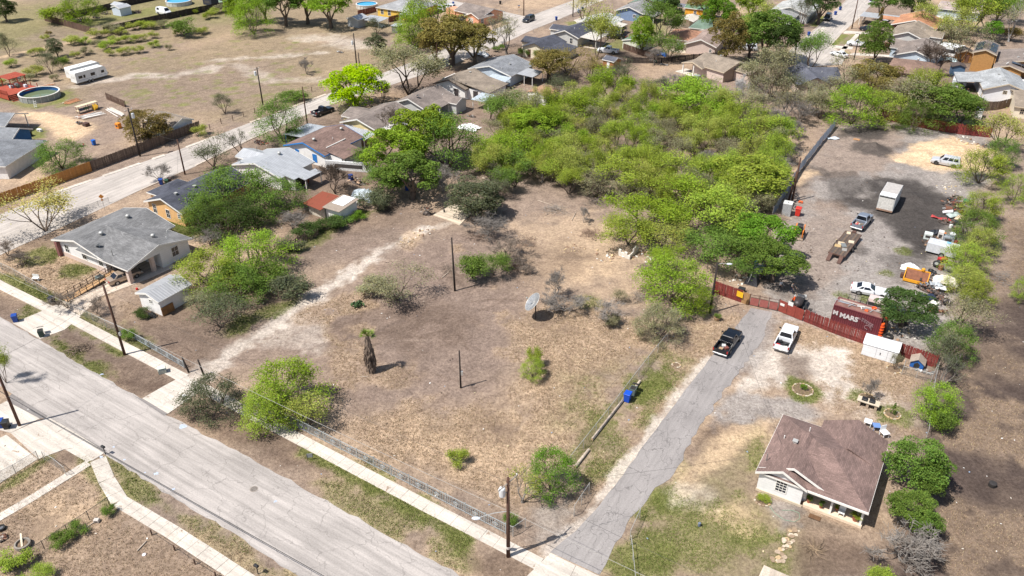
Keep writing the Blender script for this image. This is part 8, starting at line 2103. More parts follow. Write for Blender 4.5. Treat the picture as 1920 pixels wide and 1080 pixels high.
def scrap(name,label,cat,px,py,shape,dims,col,rot=0.0,tilt=(0,0),z=0.0,rough=.7):
 p=G(px,py);t=thing(name,label,cat,(p.x,p.y,z),rot)
 x,y,h_=dims;m_=pm('scrap_%d_%d_%d'%col,col,rough,.2,4,dirt=.15);mb=MB();SCR_N[0]+=1;q=random.Random(SCR_N[0])
 if shape=='box':
  mb.bevbox(-x/2,x/2,-y/2,y/2,0,h_,min(.05,h_*.3));o=mb.obj('body',m_,t)
  MB().box(-x*.3,x*.3,-y/2-.02,-y/2-.002,h_*.3,h_*.7).obj('front_panel',pm('scrap_dark',(70,66,64),.7),t)
 elif shape=='sheet':
  n=6
  for i in range(n+1):
   for j in range(3):mb.v.append((-x/2+x*i/n,-y/2+y*j/2,h_*(.5+.5*math.sin(i*1.3+j))+q.uniform(0,.08)))
  for i in range(n):
   for j in range(2):mb.f.append((i*3+j,i*3+3+j,i*3+4+j,i*3+1+j))
  o=mb.obj('sheet',m_,t)
 elif shape=='cyl':
  mb.lathe([(x/2,0),(x/2,h_),(x*.35,h_+.03)],14);o=mb.obj('drum',m_,t);
  if tilt[0]==0:MB().lathe([(x/2+.02,h_*.5-.03),(x/2+.02,h_*.5+.03)],14,cap=False).obj('hoop',m_,t)
 elif shape=='tyre':
  mb.lathe([(x*.28,-h_/2),(x*.48,-h_/2),(x*.5,0),(x*.48,h_/2),(x*.28,h_/2),(x*.28,-h_/2)],16,cap=False);o=mb.obj('rubber',TYRE,t);o.location=(0,0,h_/2)
  w2=MB().lathe([(x*.27,-h_*.2),(x*.27,h_*.2)],12).obj('rim',RIM,t);w2.location=(0,0,h_/2 if not tilt[0]else x/2);w2.rotation_euler=(tilt[0],tilt[1],0)
  if tilt[0]:o.location=(0,0,x/2)
 elif shape=='heap':
  for i in range(int(14+x*8)):
   c=(q.gauss(0,x*.24),q.gauss(0,y*.24),q.uniform(.03,h_));dd=(q.uniform(.1,.6),q.uniform(.05,.3),q.uniform(.03,.2))
   cc=q.choice([col,tuple(int(v*.6)for v in col),(70,64,60),(150,140,130),(120,84,66)])
   MB().cbox(c,dd,q.uniform(0,3),q.uniform(-.4,.4),q.uniform(-.4,.4)).obj('scrap_piece',pm('scrap_%d_%d_%d'%cc,cc,.75,.2,4),t)
  MB().blob((0,0,0),(x*.42,y*.42,h_*.5),SCR_N[0],.25,8,5).obj('heap_core',pm('scrap_core',(84,74,68),.9,.3,3),t);o=t.children[0];return t
 elif shape=='cloth':
  n=9
  for i in range(n+1):
   for j in range(n+1):
    u,v_=i/n*2-1,j/n*2-1;k=max(0,1-(u*u+v_*v_)*.75)
    mb.v.append((u*x/2*q.uniform(.88,1.08),v_*y/2*q.uniform(.88,1.08),.03+h_*k**.7*q.uniform(.6,1.1)))
  for i in range(n):
   for j in range(n):mb.f.append((i*(n+1)+j,i*(n+1)+n+1+j,i*(n+1)+n+2+j,i*(n+1)+j+1))
  o=mb.obj('cloth',m_,t)
 if tilt!=(0,0):o.rotation_euler=(tilt[0],tilt[1],0)
 return t
g=GRID
scrap('car_fender','long red car panel lying beside the scrap piles','car panel',1764,411,'sheet',(3.0,.9,.25),(176,66,64),g-.1)
scrap('water_heater','white cylinder tank lying on the scrap beside the red panel','tank',1767,401,'cyl',(.5,.5,1.5),(232,230,228),g,(0,1.2),.3)
scrap('cabinet','brown wooden cabinet in the upper scrap pile','cabinet',1777,399,'box',(1.0,.9,1.0),(118,78,58),g+.2)
scrap('glass_sheet','pale greenish glass sheet leaning on the scrap','glass sheet',1787,406,'box',(2.4,1.1,.08),(176,188,184),g+.9,(.2,0),.3,.2)
scrap('mattress','beige torn mattress at the edge of the scrap by the hedge','mattress',1803,410,'cloth',(2.0,1.6,.5),(206,182,154),g)
scrap('sink_box','small black box with a white top among the scrap','box',1794,420,'box',(.9,.7,.5),(40,40,42),g)
scrap('crate_heap','heap of brown crates and engine parts at the top of the scrap','scrap heap',1781,388,'heap',(2.4,1.8,1.0),(132,96,70),g)
scrap('red_scrap_heap','heap of red and orange scrap by the upper hedge','scrap heap',1797,388,'heap',(2.4,1.8,1.0),(176,82,60),g)
scrap('tyre','tyre on top of the uppermost scrap heap','tyre',1778,379,'tyre',(.75,.75,.25),(40,40,40),0,(0,0),.5)
scrap('green_crate','green plastic crate hidden in the upper hedge','crate',1812,382,'box',(1.2,1.0,.7),(60,110,76),g)
scrap('white_bucket','white bucket right of the dark soil','bucket',1782,427,'cyl',(.5,.5,.55),(226,224,220),g)
scrap('engine_parts','brown engine parts scattered below the mattress','scrap heap',1796,433,'heap',(1.8,1.4,.5),(124,100,84),g)
scrap('white_tank','white and teal tank at the left of the lower scrap','tank',1739,447,'box',(1.2,.9,1.0),(206,212,206),g)
scrap('black_tarp','black tarp over boards above the lower scrap','tarpaulin',1753,438,'cloth',(2.2,1.2,.7),(36,40,50),g+.5)
scrap('fridge','white upright fridge in the lower scrap','fridge',1761,450,'box',(.8,.8,1.6),(216,210,204),g)
scrap('orange_box','orange box right of the upright fridge','box',1768,446,'box',(.6,.6,.9),(206,116,50),g)
scrap('wire_cage','grey barred cage in the lower scrap','cage',1777,453,'box',(1.6,1.0,1.0),(146,152,158),g,(0,0),0,.4)
scrap('washing_machine','white washing machine at the back of the lower scrap','appliance',1784,448,'box',(.8,.8,1.0),(222,224,226),g)
scrap('red_drum','dull red drum right of the tipped white trailer','drum',1791,460,'cyl',(.6,.6,.8),(150,70,62),g)
scrap('brown_scrap_heap','brown scrap heap in front of the white tank','scrap heap',1748,450,'heap',(2.4,1.2,.7),(140,106,84),g)
scrap('red_mower','red garden tractor wreck under the tipped white trailer','tractor',1766,491,'box',(1.2,.7,.7),(186,44,46),g+.6)
scrap('tyre','upright tyre at the tipped white trailer','tyre',1763,484,'tyre',(.85,.85,.3),(40,40,40),g,(1.2,0))
scrap('tyre','small upright tyre with white rim below the tipped trailer','tyre',1759,493,'tyre',(.55,.55,.2),(40,40,40),g,(1.2,0))
scrap('tyre','large tyre lying slanted left of the hedge','tyre',1754,500,'tyre',(1.0,1.0,.35),(40,40,40),g,(.6,0))
scrap('rust_drum','rusty broken drum below the large slanted tyre','drum',1763,505,'cyl',(.7,.7,.6),(150,96,76),g)
scrap('white_sack_heap','bright white sacks behind the yellow hopper','sacks',1707,505,'cloth',(2.6,1.6,.9),(236,236,234),g)
scrap('tyre','first tyre right of the yellow hopper','tyre',1750,512,'tyre',(.8,.8,.28),(40,40,40),0)
scrap('tyre','tyre behind the yellow hopper corner','tyre',1745,509,'tyre',(.8,.8,.28),(40,40,40),0)
scrap('tyre','leaning tyre at the yellow hopper corner','tyre',1752,521,'tyre',(.8,.8,.28),(40,40,40),0,(.5,0))
scrap('axle_scrap','dark axle scrap right of the yellow hopper','scrap heap',1746,519,'heap',(1.6,1.2,.5),(64,60,58),g)
scrap('white_tarp_heap','crumpled off-white tarp right of the yellow hopper','tarpaulin',1773,530,'cloth',(3.4,2.2,1.1),(214,206,192),g)
scrap('red_lantern','small red can at the edge of the off-white tarp','can',1782,537,'cyl',(.3,.3,.4),(206,50,36),g)
scrap('grey_metal_heap','heap of grey sheet metal below the yellow hopper','scrap heap',1748,548,'heap',(3.2,2.2,1.0),(130,134,138),g)
scrap('white_board','white board on the grey sheet metal heap','board',1761,548,'box',(1.4,.9,.06),(232,232,232),g+.2,(.15,0),.75)
scrap('grey_bonnet','silver car bonnet on the grey sheet metal heap','car panel',1751,543,'sheet',(1.6,1.2,.2),(168,172,176),g+.3,(0,0),.8)
scrap('dark_frame_heap','dark tangled frames left of the grey sheet metal','scrap heap',1733,542,'heap',(2.4,1.8,.8),(58,52,50),g)
scrap('navy_bonnet','navy car bonnet in front of the grey sheet metal','car panel',1737,561,'sheet',(2.2,1.3,.35),(44,52,72),g+.1,(0,0),.3,.3)
scrap('white_gutter','bent white gutter left of the navy bonnet','gutter',1722,556,'sheet',(1.5,.4,.5),(222,220,216),g+.7)
scrap('curved_sheet','curved white sheet right of the dark green tree','panel',1746,572,'sheet',(1.6,.9,.5),(222,218,206),g+.8)
scrap('rusty_heap','rusty scrap with orange bits below the curved white sheet','scrap heap',1758,586,'heap',(2.2,1.8,.7),(140,82,60),g)
scrap('red_ball_can','round red can beside the rusty scrap','can',1745,583,'cyl',(.4,.4,.45),(206,60,46),g)
scrap('dark_axles','dark axles in the shade right of the grey sheet metal','scrap heap',1781,545,'heap',(2.2,1.6,.5),(60,54,50),g)
scrap('orange_saw','small orange and white tool by the two brown poles','tool',1501,380,'box',(.7,.4,.3),(230,100,40),g)
scrap('pale_sheet','pale plastic sheet at the foot of the blue-grey fence top','sheet',1561,260,'sheet',(2.4,1.2,.2),(196,204,210),g+.6)
scrap('small_pallet','small brown pallet in the far yard','pallet',1606,262,'box',(1.2,.8,.15),(176,132,92),g)
for i,(px,py,c,lab)in enumerate([(1792,372,(120,100,90),'low brown scrap at the top end of the hedge'),(1772,418,(96,86,80),'dark scrap bits between the two scrap piles'),(1745,458,(150,120,96),'tan scrap left of the tipped white trailer'),(1800,400,(170,90,70),'reddish scrap under the hedge by the mattress'),(1726,520,(90,84,80),'dark scrap left behind the yellow hopper'),(1765,560,(110,92,82),'brown scrap right of the navy bonnet'),(1775,570,(70,64,60),'dark scrap in the shade of the grey thin tree'),(1690,605,(120,112,104),'grey scrap under the dark green tree'),(1430,520,(84,76,70),'dark gear under the drooping tree by the gate'),(1402,512,(120,100,88),'brown gear behind the black tarpaulin heap'),(1440,505,(150,156,160),'pale gear under the trees behind the gate'),(1512,588,(90,84,82),'dark gear right of the tank trailer')]):
 scrap('scrap_heap',lab,'scrap heap',px,py,'heap',(2.2,1.5,.6),c,g)
for i,(px,py)in enumerate([(1520,470),(1545,520),(1600,500),(1650,455),(1505,520),(1560,545),(1640,430),(1530,420),(1575,395),(1690,490),(1480,480),(1620,345),(1560,300)]):
 rubble('few dark clods on the open yard floor, '+('near the skid steer','right of the two people','beyond the coupe','right of the grey pickup','below the skid steer','left of the coupe','below the box trailer','above the skid steer','above the grey pickup','left of the hopper','beside the gate trees','above the box trailer','near the far fence top')[i],px,py,7,2.4,[pm('clod_dark',(84,76,70),.95,.3,4),pm('clod_brown',(120,104,92),.95,.3,4)],(.05,.16))
p=G(1764,476)
t=thing('utility_trailer','white enclosed utility trailer lying by the hedge','trailer',(p.x,p.y,0),g+rad(-4))
MB().box(-2.1,2.1,-1.0,1.0,.35,1.75).obj('body',seam_metal('white_ribbed_body',(224,226,228),.18),t,uv=True);MB().box(-2.1,2.1,-.2,1.0,1.752,1.78).obj('roof_panel',pm('pale_grey_roof',(190,192,194),.6),t)
MB().bevbox(.3,.9,.3,.7,1.78,1.95,.04).obj('blue_cooler',pm('light_blue',(120,176,206),.5),t);wheel_at(t,.2,-1.05,.36,.2);wheel_at(t,.2,1.05,.36,.2)
MB().tube([(-2.1,-.5,.4),(-3.2,0,.4)],.04,6).tube([(-2.1,.5,.4),(-3.2,0,.4)],.04,6).obj('tow_bar',BLKP,t)
p=G(1716,527)
t=thing('yellow_hopper','yellow steel spreader hopper with rusty inside','hopper',(p.x,p.y,0),g)
YEL=pm('machine_yellow',(226,158,38),.55,.12,3,dirt=.1);RIN=pm('rusty_inside',(128,84,62),.9,.25,2);L,W=3.0,1.7
MB().add([(-L/2,-W/2,.5),(L/2,-W/2,.5),(L/2,W/2,1.3),(-L/2,W/2,1.3),(-L/2,-.1,.35),(L/2,-.1,.35)],[(0,1,5,4),(4,5,2,3)]).obj('inner_chute',RIN,t)
MB().box(-L/2-.12,L/2+.12,W/2,W/2+.12,.2,1.45).obj('back_plate',YEL,t);MB().box(-L/2-.12,L/2+.12,-W/2-.12,-W/2,.15,.55).obj('front_plate',YEL,t)
for sx in(-1,1):MB().add([(sx*L/2,-W/2,.15),(sx*L/2,W/2,.15),(sx*L/2,W/2,1.4),(sx*L/2,-W/2,.6),(sx*(L/2+.1),-W/2,.15),(sx*(L/2+.1),W/2,.15),(sx*(L/2+.1),W/2,1.4),(sx*(L/2+.1),-W/2,.6)],[(0,1,2,3),(7,6,5,4),(0,4,5,1),(1,5,6,2),(2,6,7,3),(3,7,4,0)]).obj('side_plate',YEL,t)
MB().lathe([(.25,0),(.25,.3),(.1,.4)],10,(.6,W/2+.06,1.45)).obj('motor',YEL,t);MB().bevbox(-L/2-.6,-L/2-.12,-.2,.3,.2,.8,.05).obj('drive_box',IRONR,t)
# --- travel trailers, pools, lumber at the upper left
def rv(label,px,py,head_deg,L=8.2):
 p=G(px,py);t=thing('travel_trailer',label,'travel trailer',(p.x,p.y,0),heading(head_deg));W,z0,z1=2.4,.55,2.95
 prof=[(-L/2,z0),(L/2-.25,z0),(L/2,z0+.5),(L/2-.35,z1-.25),(L/2-.8,z1),(-L/2+.15,z1),(-L/2,z1-.2)]
 n=len(prof);vs=[(x,-W/2,z)for x,z in prof]+[(x,W/2,z)for x,z in prof]
 MB().add(vs,[tuple(range(n)),tuple(range(2*n-1,n-1,-1))]+[(i,i+n,(i+1)%n+n,(i+1)%n)for i in range(n)]).obj('body',pm('rv_white',(228,228,224),.45,.06,dirt=.05),t)
 for x,w,h_ in((-2.9,1.0,.6),(-1.9,.5,.7),(.3,1.1,.7),(2.9,.8,.6)):
  MB().box(x-w/2,x+w/2,-W/2-.02,-W/2-.002,1.75-h_/2,1.75+h_/2).obj('window',CGL,t)
 MB().box(1.25,1.85,-W/2-.025,-W/2-.002,.65,2.5).obj('door',pm('rv_door',(236,236,232),.5),t);MB().box(-L/2-.02,-L/2-.002,-.8,.8,1.5,2.1).obj('rear_window',pm('rv_panel',(210,208,202),.5),t)
 MB().box(-L/2+.1,L/2-.4,-W/2-.012,-W/2-.001,1.02,1.1).obj('stripe',pm('rv_stripe',(176,180,190),.5),t)
 for x in(-1.0,-.1):wheel_at(t,x,-W/2+.1,.36,.24);wheel_at(t,x,W/2-.1,.36,.24)
 MB().bevbox(-1.2,-.6,-.3,.3,z1+.002,z1+.22,.04).obj('roof_unit',PLATE,t);MB().bevbox(1.4,1.9,-.25,.25,z1+.002,z1+.14,.03).obj('roof_hatch',PLATE,t)
 MB().tube([(L/2-.3,-.6,.6),(L/2+.9,0,.6)],.05,6).tube([(L/2-.3,.6,.6),(L/2+.9,0,.6)],.05,6).obj('tow_bar',BLKP,t)
rv('front white travel trailer with dark windows in the upper field',170,151,33);rv('rear white travel trailer parked alongside in the upper field',160,143,33,8)
def pool(label,px,py,r,h_,water,wz,wall=(150,152,150)):
 p=G(px,py);t=thing('round_pool',label,'pool',(p.x,p.y,0));n=36
 MB().lathe([(r-.04,.1),(r-.04,h_),(r,h_),(r,0)],n,cap=False).obj('wall',pm('pool_wall_%d'%wall[0],wall,.5,.1,3),t)
 MB().lathe([(r-.05,h_-.01),(r-.05,.06),(.02,.05)],n,cap=False).obj('liner',pm('pool_liner',(36,96,160),.4,.15,2),t)
 MB().lathe([(r-.22,h_),(r-.22,h_+.06),(r+.1,h_+.06),(r+.1,h_-.05),(r-.02,h_-.05)],n,cap=False).obj('rim',pm('pool_rim',(222,218,210),.5,.05),t)
 MB().lathe([(r-.06,wz),(.02,wz+.004)],n,cap=False).obj('water',water,t)
 me=MB().box(r-.01,r+.08,-.07,.07,0,h_).mesh('upright',pm('pool_upright',(190,188,182),.5))
 for k in range(18):put('upright',me,t,rot=(0,0,6.283*k/18))
 return t
WAT=glass('murky_water',(112,124,92),.08);WATB=glass('blue_water',(70,170,214),.08)
pool('large round above-ground pool with murky water beside the red deck',76,183,4.25,1.3,WAT,.5)
pool('blue round pool in the black fenced yard at the top',336,8,4.0,1.25,WATB,1.05,(196,196,190));pool('blue round pool behind the red brown fence by the yellow house',688,14,3.4,1.2,WATB,1.0,(206,200,190))
p=G(67,202)
t=thing('pool_ladder','white pool ladder leaning on the large round pool','ladder',(p.x,p.y,0),.1)
for x in(-.25,.25):MB().cbox((x,.2,.75),(.08,.08,1.5),0,-.25).obj('rail',PLATE,t)
for k in range(4):MB().box(-.25,.25,-.02+k*.09,.08+k*.09,.2+k*.35,.26+k*.35).obj('step',PLATE,t)
p=G(14,186)
t=thing('pool_deck','red stained pool deck with railing and roofed pergola','deck',(p.x,p.y,0),GRID)
RDK=pm('red_stain',(164,74,52),.75,.18,3,rnd=.1);Z=1.15
for i in range(22):MB().box(-6.6,1.6,-.5+i*.34,-.5+i*.34+.32,Z-.06,Z).obj('plank',RDK,t)
for x in(-6.5,-3.8,-1.2,1.4):
 for y in(-.4,6.8):MB().box(x-.07,x+.07,y-.07,y+.07,0,Z+1.0).obj('post',RDK,t)
for z in(Z+.5,Z+.95):MB().box(-6.6,1.5,-.45,-.38,z,z+.08).box(-6.62,-6.55,-.4,6.8,z,z+.08).obj('handrail',RDK,t)
bl=MB().box(-.02,.02,-.02,.02,Z,Z+.95).mesh('baluster',RDK)
for k in range(40):put('baluster',bl,t,(-6.5+k*.2,-.42,0))
MB().box(-6.6,1.6,-.52,-.46,.2,Z-.1).obj('skirt',RDK,t)
for x in(-6.4,-2.9):
 for y in(3.2,6.8):MB().box(x-.08,x+.08,y-.08,y+.08,Z,Z+2.2).obj('pergola_post',RDK,t)
for i in range(14):MB().box(-6.9,-2.5,2.8+i*.32,3.02+i*.32,Z+2.22,Z+2.28).obj('roof_slat',RDK,t)
MB().box(-6.9,-2.5,3.1,3.2,Z+2.05,Z+2.2).box(-6.9,-2.5,6.75,6.85,Z+2.05,Z+2.2).obj('beam',RDK,t)
for k in range(4):MB().box(1.7+k*.3,2.0+k*.3,-.4,1.2,Z-.3-k*.28,Z-.24-k*.28).obj('stair_tread',RDK,t)
MB().box(-6.0,-4.6,6.7,6.74,Z+.9,Z+1.9).obj('grey_screen',pm('grey_screen',(170,172,174),.7),t)
for i,(x,y,c)in enumerate(((-5,4,(60,60,66)),(-4,5,(200,196,190)),(-3.4,3.4,(170,186,190)),(-2.6,4.6,(120,130,110)),(-1.2,5.5,(196,200,204)))):MB().bevbox(x-.4,x+.4,y-.3,y+.3,Z+.01,Z+.6,.08).obj('deck_clutter',pm('clutter_%d'%c[0],c,.7),t)
def lumber(label,a,b_,n,cols,seed=0,wd=.2,h_=.06,spread=1.0,z=0.05):
 A,B_=G(*a),G(*b_);d=B_-A;q=random.Random(seed)
 t=thing('lumber_pile',label,'lumber',(A.x,A.y,0),math.atan2(d.y,d.x))
 for i in range(n):
  c=q.choice(cols);o=MB().box(0,d.length*q.uniform(.7,1),-wd/2,wd/2,0,h_).obj('plank',pm('lumber_%d_%d_%d'%c,c,.8,.2,3),t)
  o.location=(q.uniform(0,d.length*.2),(i/max(1,n-1)-.5)*spread,z+q.uniform(0,.2));o.rotation_euler=(0,0,q.uniform(-.06,.06))
LB=[(180,108,72),(206,150,108),(222,206,180),(190,130,90)];LW=[(222,216,206),(206,196,180),(234,230,224)]
lumber('reddish planks right of the round pool',(120,196),(148,187),7,LB,1,spread=1.6);lumber('planks in front of the lumber rack in the dirt yard',(142,222),(178,212),6,LB[:2]+LW,2,spread=1.2);lumber('long pale planks lying in the dirt yard',(152,223),(200,212),6,LW,3,spread=1.8);lumber('white gutters and boards near the leaning fence panel',(200,203),(232,219),6,LW,4,spread=1.4);lumber('pale boards by the scrub above the pool',(68,165),(104,158),4,LB[1:],5,spread=1.6)
p=G(165,208)
t=thing('lumber_rack','open timber rack loaded with boards and yellow ladders','rack',(p.x,p.y,0),heading(34))
for x in(-2.2,0,2.2):
 for y in(-.5,.5):MB().box(x-.05,x+.05,y-.05,y+.05,0,1.6).obj('post',WOOD,t)
for z in(.6,1.55):MB().box(-2.4,2.4,-.55,.55,z,z+.05).obj('shelf',pm('pale_shelf',(214,196,164),.8),t)
for i,c in enumerate(((60,70,90),(70,96,70),(150,140,126),(40,60,120))):MB().bevbox(-2+i*1.05,-1.1+i*1.05,-.7,.1,.65,1.0,.05).obj('load',pm('rack_load_%d'%c[2],c,.7),t)
for k in range(2):MB().cbox((1.0+k*.5,-.9,.7),(.08,.9,1.2),.3,.5).obj('yellow_ladder',pm('ladder_yellow',(222,176,60),.6),t)
scrap('white_tub','white and brown bath tub debris in the sand yard','debris',150,232,'heap',(2.0,1.2,.5),(190,190,190),g);scrap('brown_box_heap','brown box with tarp in the sand yard','debris',162,236,'box',(1.2,1.0,.7),(84,58,50),g);scrap('orange_machine','small orange mixer by the olive tree','mixer',223,240,'box',(1.0,.8,1.1),(230,140,40),g)
scrap('barbecue','black barbecue behind the blue walled wing','barbecue',55,255,'box',(1.4,.7,1.1),(38,38,40),g);scrap('white_lounger','white garden lounger on the small lawn','lounger',75,246,'box',(1.2,.6,.5),(226,226,222),g);scrap('red_toys','red and dark toys in the dirt yard','toys',152,274,'heap',(1.2,.8,.3),(190,70,70),g)
for i,(px,py,c,lab)in enumerate([(196,26,(150,120,100),'brown scrap heap left of the pale metal shed'),(180,33,(60,58,56),'dark scrap heap in the black fenced yard'),(160,38,(196,196,196),'white scrap heap in the black fenced yard'),(258,24,(110,90,78),'rusty scrap right of the pale metal shed'),(143,40,(206,210,214),'pale scrap at the corner of the black fenced yard'),(172,27,(90,86,84),'dark scrap against the back black fence')]):scrap('scrap_heap',lab,'scrap heap',px,py,'heap',(4,2.2,.8),c,g)
scrap('covered_boat','long black tarpaulin covered boat along the black fence','boat',352,24,'cloth',(6.5,2.4,1.3),(54,56,62),heading(31));scrap('green_shed_roof','pale green metal box behind the bright bush','box',425,4,'box',(5,3,2.2),(170,196,176),g);scrap('dark_van_body','dark upright stack near the blue pool','stack',396,8,'box',(4,3,2),(44,48,60),g)
scrap('pale_tarp','pale blue grey tarp over a heap right of the twin sheds','tarpaulin',682,370,'cloth',(4.4,3.4,1.6),(176,186,192),g+.3);scrap('white_window','white framed window unit on the rusty shed','window',617,373,'box',(1.0,.5,.9),(230,230,228),g)
scrap('bath_tub','white bath tub standing beside the pale tarp','bath tub',669,384,'box',(1.2,.6,.6),(232,226,218),g+.5);scrap('blue_drum','blue drum under the green tree behind the brown roofed house','drum',658,337,'cyl',(.9,.9,1.0),(44,62,120),g);scrap('yard_junk','brown and white junk by the white wall behind the brown roofed house','debris',672,343,'heap',(3.4,1.8,.8),(196,166,136),g)
scrap('brick_wall_heap','low pink brick stack beside the lean-to','bricks',555,342,'box',(2.2,.8,.9),(206,176,160),g);scrap('white_wall_sheet','long white wall panel behind the brown roofed house','wall panel',655,320,'box',(9,.3,1.8),(214,214,212),g+.35)
scrap('white_trampoline','white round cover in the yard beside the white house','cover',880,240,'cloth',(4.4,3.4,.7),(238,238,238),g);scrap('chicken_figures','small black and white yard objects by the sandy yard','objects',885,219,'heap',(2,.8,.4),(200,200,196),g);scrap('blue_tarp','bright blue tarp at the top by the orange house','tarpaulin',1252,22,'cloth',(3,2,1.4),(40,100,190),g);scrap('blue_tarp_low','blue tarp behind the dark board fence','tarpaulin',1241,104,'cloth',(3.2,1.6,.9),(30,84,160),g)
scrap('green_toy','small green crate in the dry yard','crate',1228,117,'box',(1.0,.6,.5),(70,150,120),g);scrap('seesaw','grey bench frame in the dry yard','bench',1245,122,'box',(2.2,.4,.3),(150,146,140),g);scrap('white_boat','white boat on the sand by the live oaks','boat',903,104,'cloth',(4.6,2.2,1.2),(236,236,234),g)
scrap('white_camper','white camper shell by the gnarled dark tree','camper',1781,101,'box',(5.4,4.0,2.3),(224,224,222),g-.2);scrap('teal_boat','white and teal boat below the white camper','boat',1779,114,'cloth',(4.2,1.8,1.0),(196,216,216),g);scrap('pale_carport','pale flat canopy right of the orange roofed house','canopy',1762,47,'box',(9,4,2.3),(206,202,196),g+.15);scrap('white_clutter','white clutter under the trees left of the white gabled house','clutter',1802,170,'heap',(4,3,1.4),(222,222,218),g);scrap('white_sheet','white sheet under the trees at the far red fence','sheet',1761,218,'sheet',(2.2,1.2,.3),(230,232,234),g);scrap('grey_sheet_roof','grey sheet lean-to beside the white gabled house porch','lean-to',1797,162,'box',(3,3,1.8),(196,202,206),g)
scrap('red_planter','red planter and green toys on the street kerb by the white metal roof','planter',487,268,'heap',(3.2,1.6,.6),(150,84,70),g);scrap('yard_clutter','dark clutter beside the patio of the patchy white roof','clutter',1165,50,'heap',(4,3,1.0),(70,66,64),g);scrap('porch_clutter','dark clutter under the cream patio cover','clutter',1106,76,'heap',(3,2,.8),(60,58,60),g);scrap('top_yard_clutter','mixed clutter under the grey awning by the orange house','clutter',1272,22,'heap',(4,3,1.2),(120,90,90),g);scrap('white_clutter_left','white clutter in the yard below the yellow house','clutter',690,46,'heap',(4,2,.7),(206,196,190),g);scrap('pale_mound','pale covered boat by the tiny tin shed','cover',712,49,'cloth',(3.4,1.8,.8),(206,214,220),g)
scrap('machine_wreck','dark machine wreck left of the old concrete floor','wreck',801,402,'heap',(1.8,1.4,1.3),(74,64,58),g)
scrap('pipe_stub','black pipe stub on the old concrete floor','pipe',833,399,'cyl',(.25,.25,.5),(50,50,52),0,(0,0),.1);scrap('white_sandbags','white bits on the grass of the upper field','debris',638,98,'heap',(2.4,.8,.15),(222,220,214),g)
# --- forecourt and porch of the house on the right
STN=[pm('ring_stone_%d'%i,c,.85,.15,5)for i,c in enumerate(((186,160,122),(172,152,130),(152,130,106),(196,182,160)))]
def planter(label,px,py,r,plant=None):
 p=G(px,py);t=thing('stone_planter',label,'planter',(p.x,p.y,0));q=random.Random(int(px));n=int(6.283*r/.34)
 MB().lathe([(r,-.02),(r*.9,.03),(.02,.06)],18,cap=False).obj('soil',pm('planter_soil',(120,100,80),.95,.25,3),t)
 for k in range(n):
  a=6.283*k/n;o=MB().bevbox(-.15,.15,-.085,.085,0,q.uniform(.1,.16),.03).obj('stone',q.choice(STN),t)
  o.location=(math.cos(a)*r,math.sin(a)*r,-.02);o.rotation_euler=(0,0,a+math.pi/2+q.uniform(-.2,.2));o.scale=(q.uniform(.8,1.15),q.uniform(.8,1.2),1)
 if plant:
  tr,cr=proto(plant[0],1);s_=(plant[1],plant[1],plant[2])
  put('stem',tr,t,scale=s_,color=BC['tree']);put('foliage',cr,t,scale=s_,color=LC[plant[3]]if plant[0]!='bare' else BC['gray'])
planter('oval stone ring with small green plant on the caliche forecourt',1505,731,1.15,('shrub',.8,.8,'fresh'));planter('stone ring with bare sapling behind the stone table',1627,748,.95,('bare',2.2,3.2,'mid'));planter('stone ring with small conifer behind the porch house',1673,777,.85,('cone',.9,1.7,'mid'));planter('stone ring with thin shrub beside the white storage shed',1676,693,.8,('airy',2.0,2.4,'gray'));planter('stone ring of flowers at the corner of the porch house',1430,938,.78,('shrub',1.3,.6,'mes2'))
p=G(1626,762)
t=thing('stone_table','pale stone grill table below the sapling ring','table',(p.x,p.y,0),GRID)
for x in(-.9,0,.9):MB().box(x-.14,x+.14,-.4,.4,0,.7).obj('leg',STN[1],t)
MB().bevbox(-1.2,1.2,-.5,.5,.7,.82,.02).obj('top',STN[3],t)
for x in(-.45,.35):MB().bevbox(x-.3,x+.3,-.3,.3,.82,1.05,.05).obj('grill',BLKP,t)
p=G(1719,684)
t=thing('dog_house','blue dog house with taupe roof in the wire pen','dog house',(p.x,p.y,0),GRID)
DBL=pm('dog_house_blue',(40,98,170),.6,.1);W=.75
MB().add([(-W,-.8,0),(W,-.8,0),(W,-.8,.8),(0,-.8,1.3),(-W,-.8,.8),(-W,.8,0),(W,.8,0),(W,.8,.8),(0,.8,1.3),(-W,.8,.8)],[(0,1,2,3,4),(9,8,7,6,5),(0,4,9,5),(1,6,7,2)]).obj('wall',DBL,t)
MB().slab([(-W-.15,-.95,.72),(0,-.95,1.38),(0,.95,1.38),(-W-.15,.95,.72)],.06).slab([(0,-.95,1.38),(W+.15,-.95,.72),(W+.15,.95,.72),(0,.95,1.38)],.06).obj('roof',pm('dog_roof',(160,146,132),.9,.15),t)
MB().add([(-.32,-.81,.05),(.32,-.81,.05),(.32,-.81,.6),(0,-.81,.85),(-.32,-.81,.6)],[(0,1,2,3,4)]).obj('opening',DARKIN,t)
scrap('pen_bowls','white bowls and debris on the floor of the dog pen','bowls',1735,698,'heap',(1.6,.8,.15),(210,210,206),g)
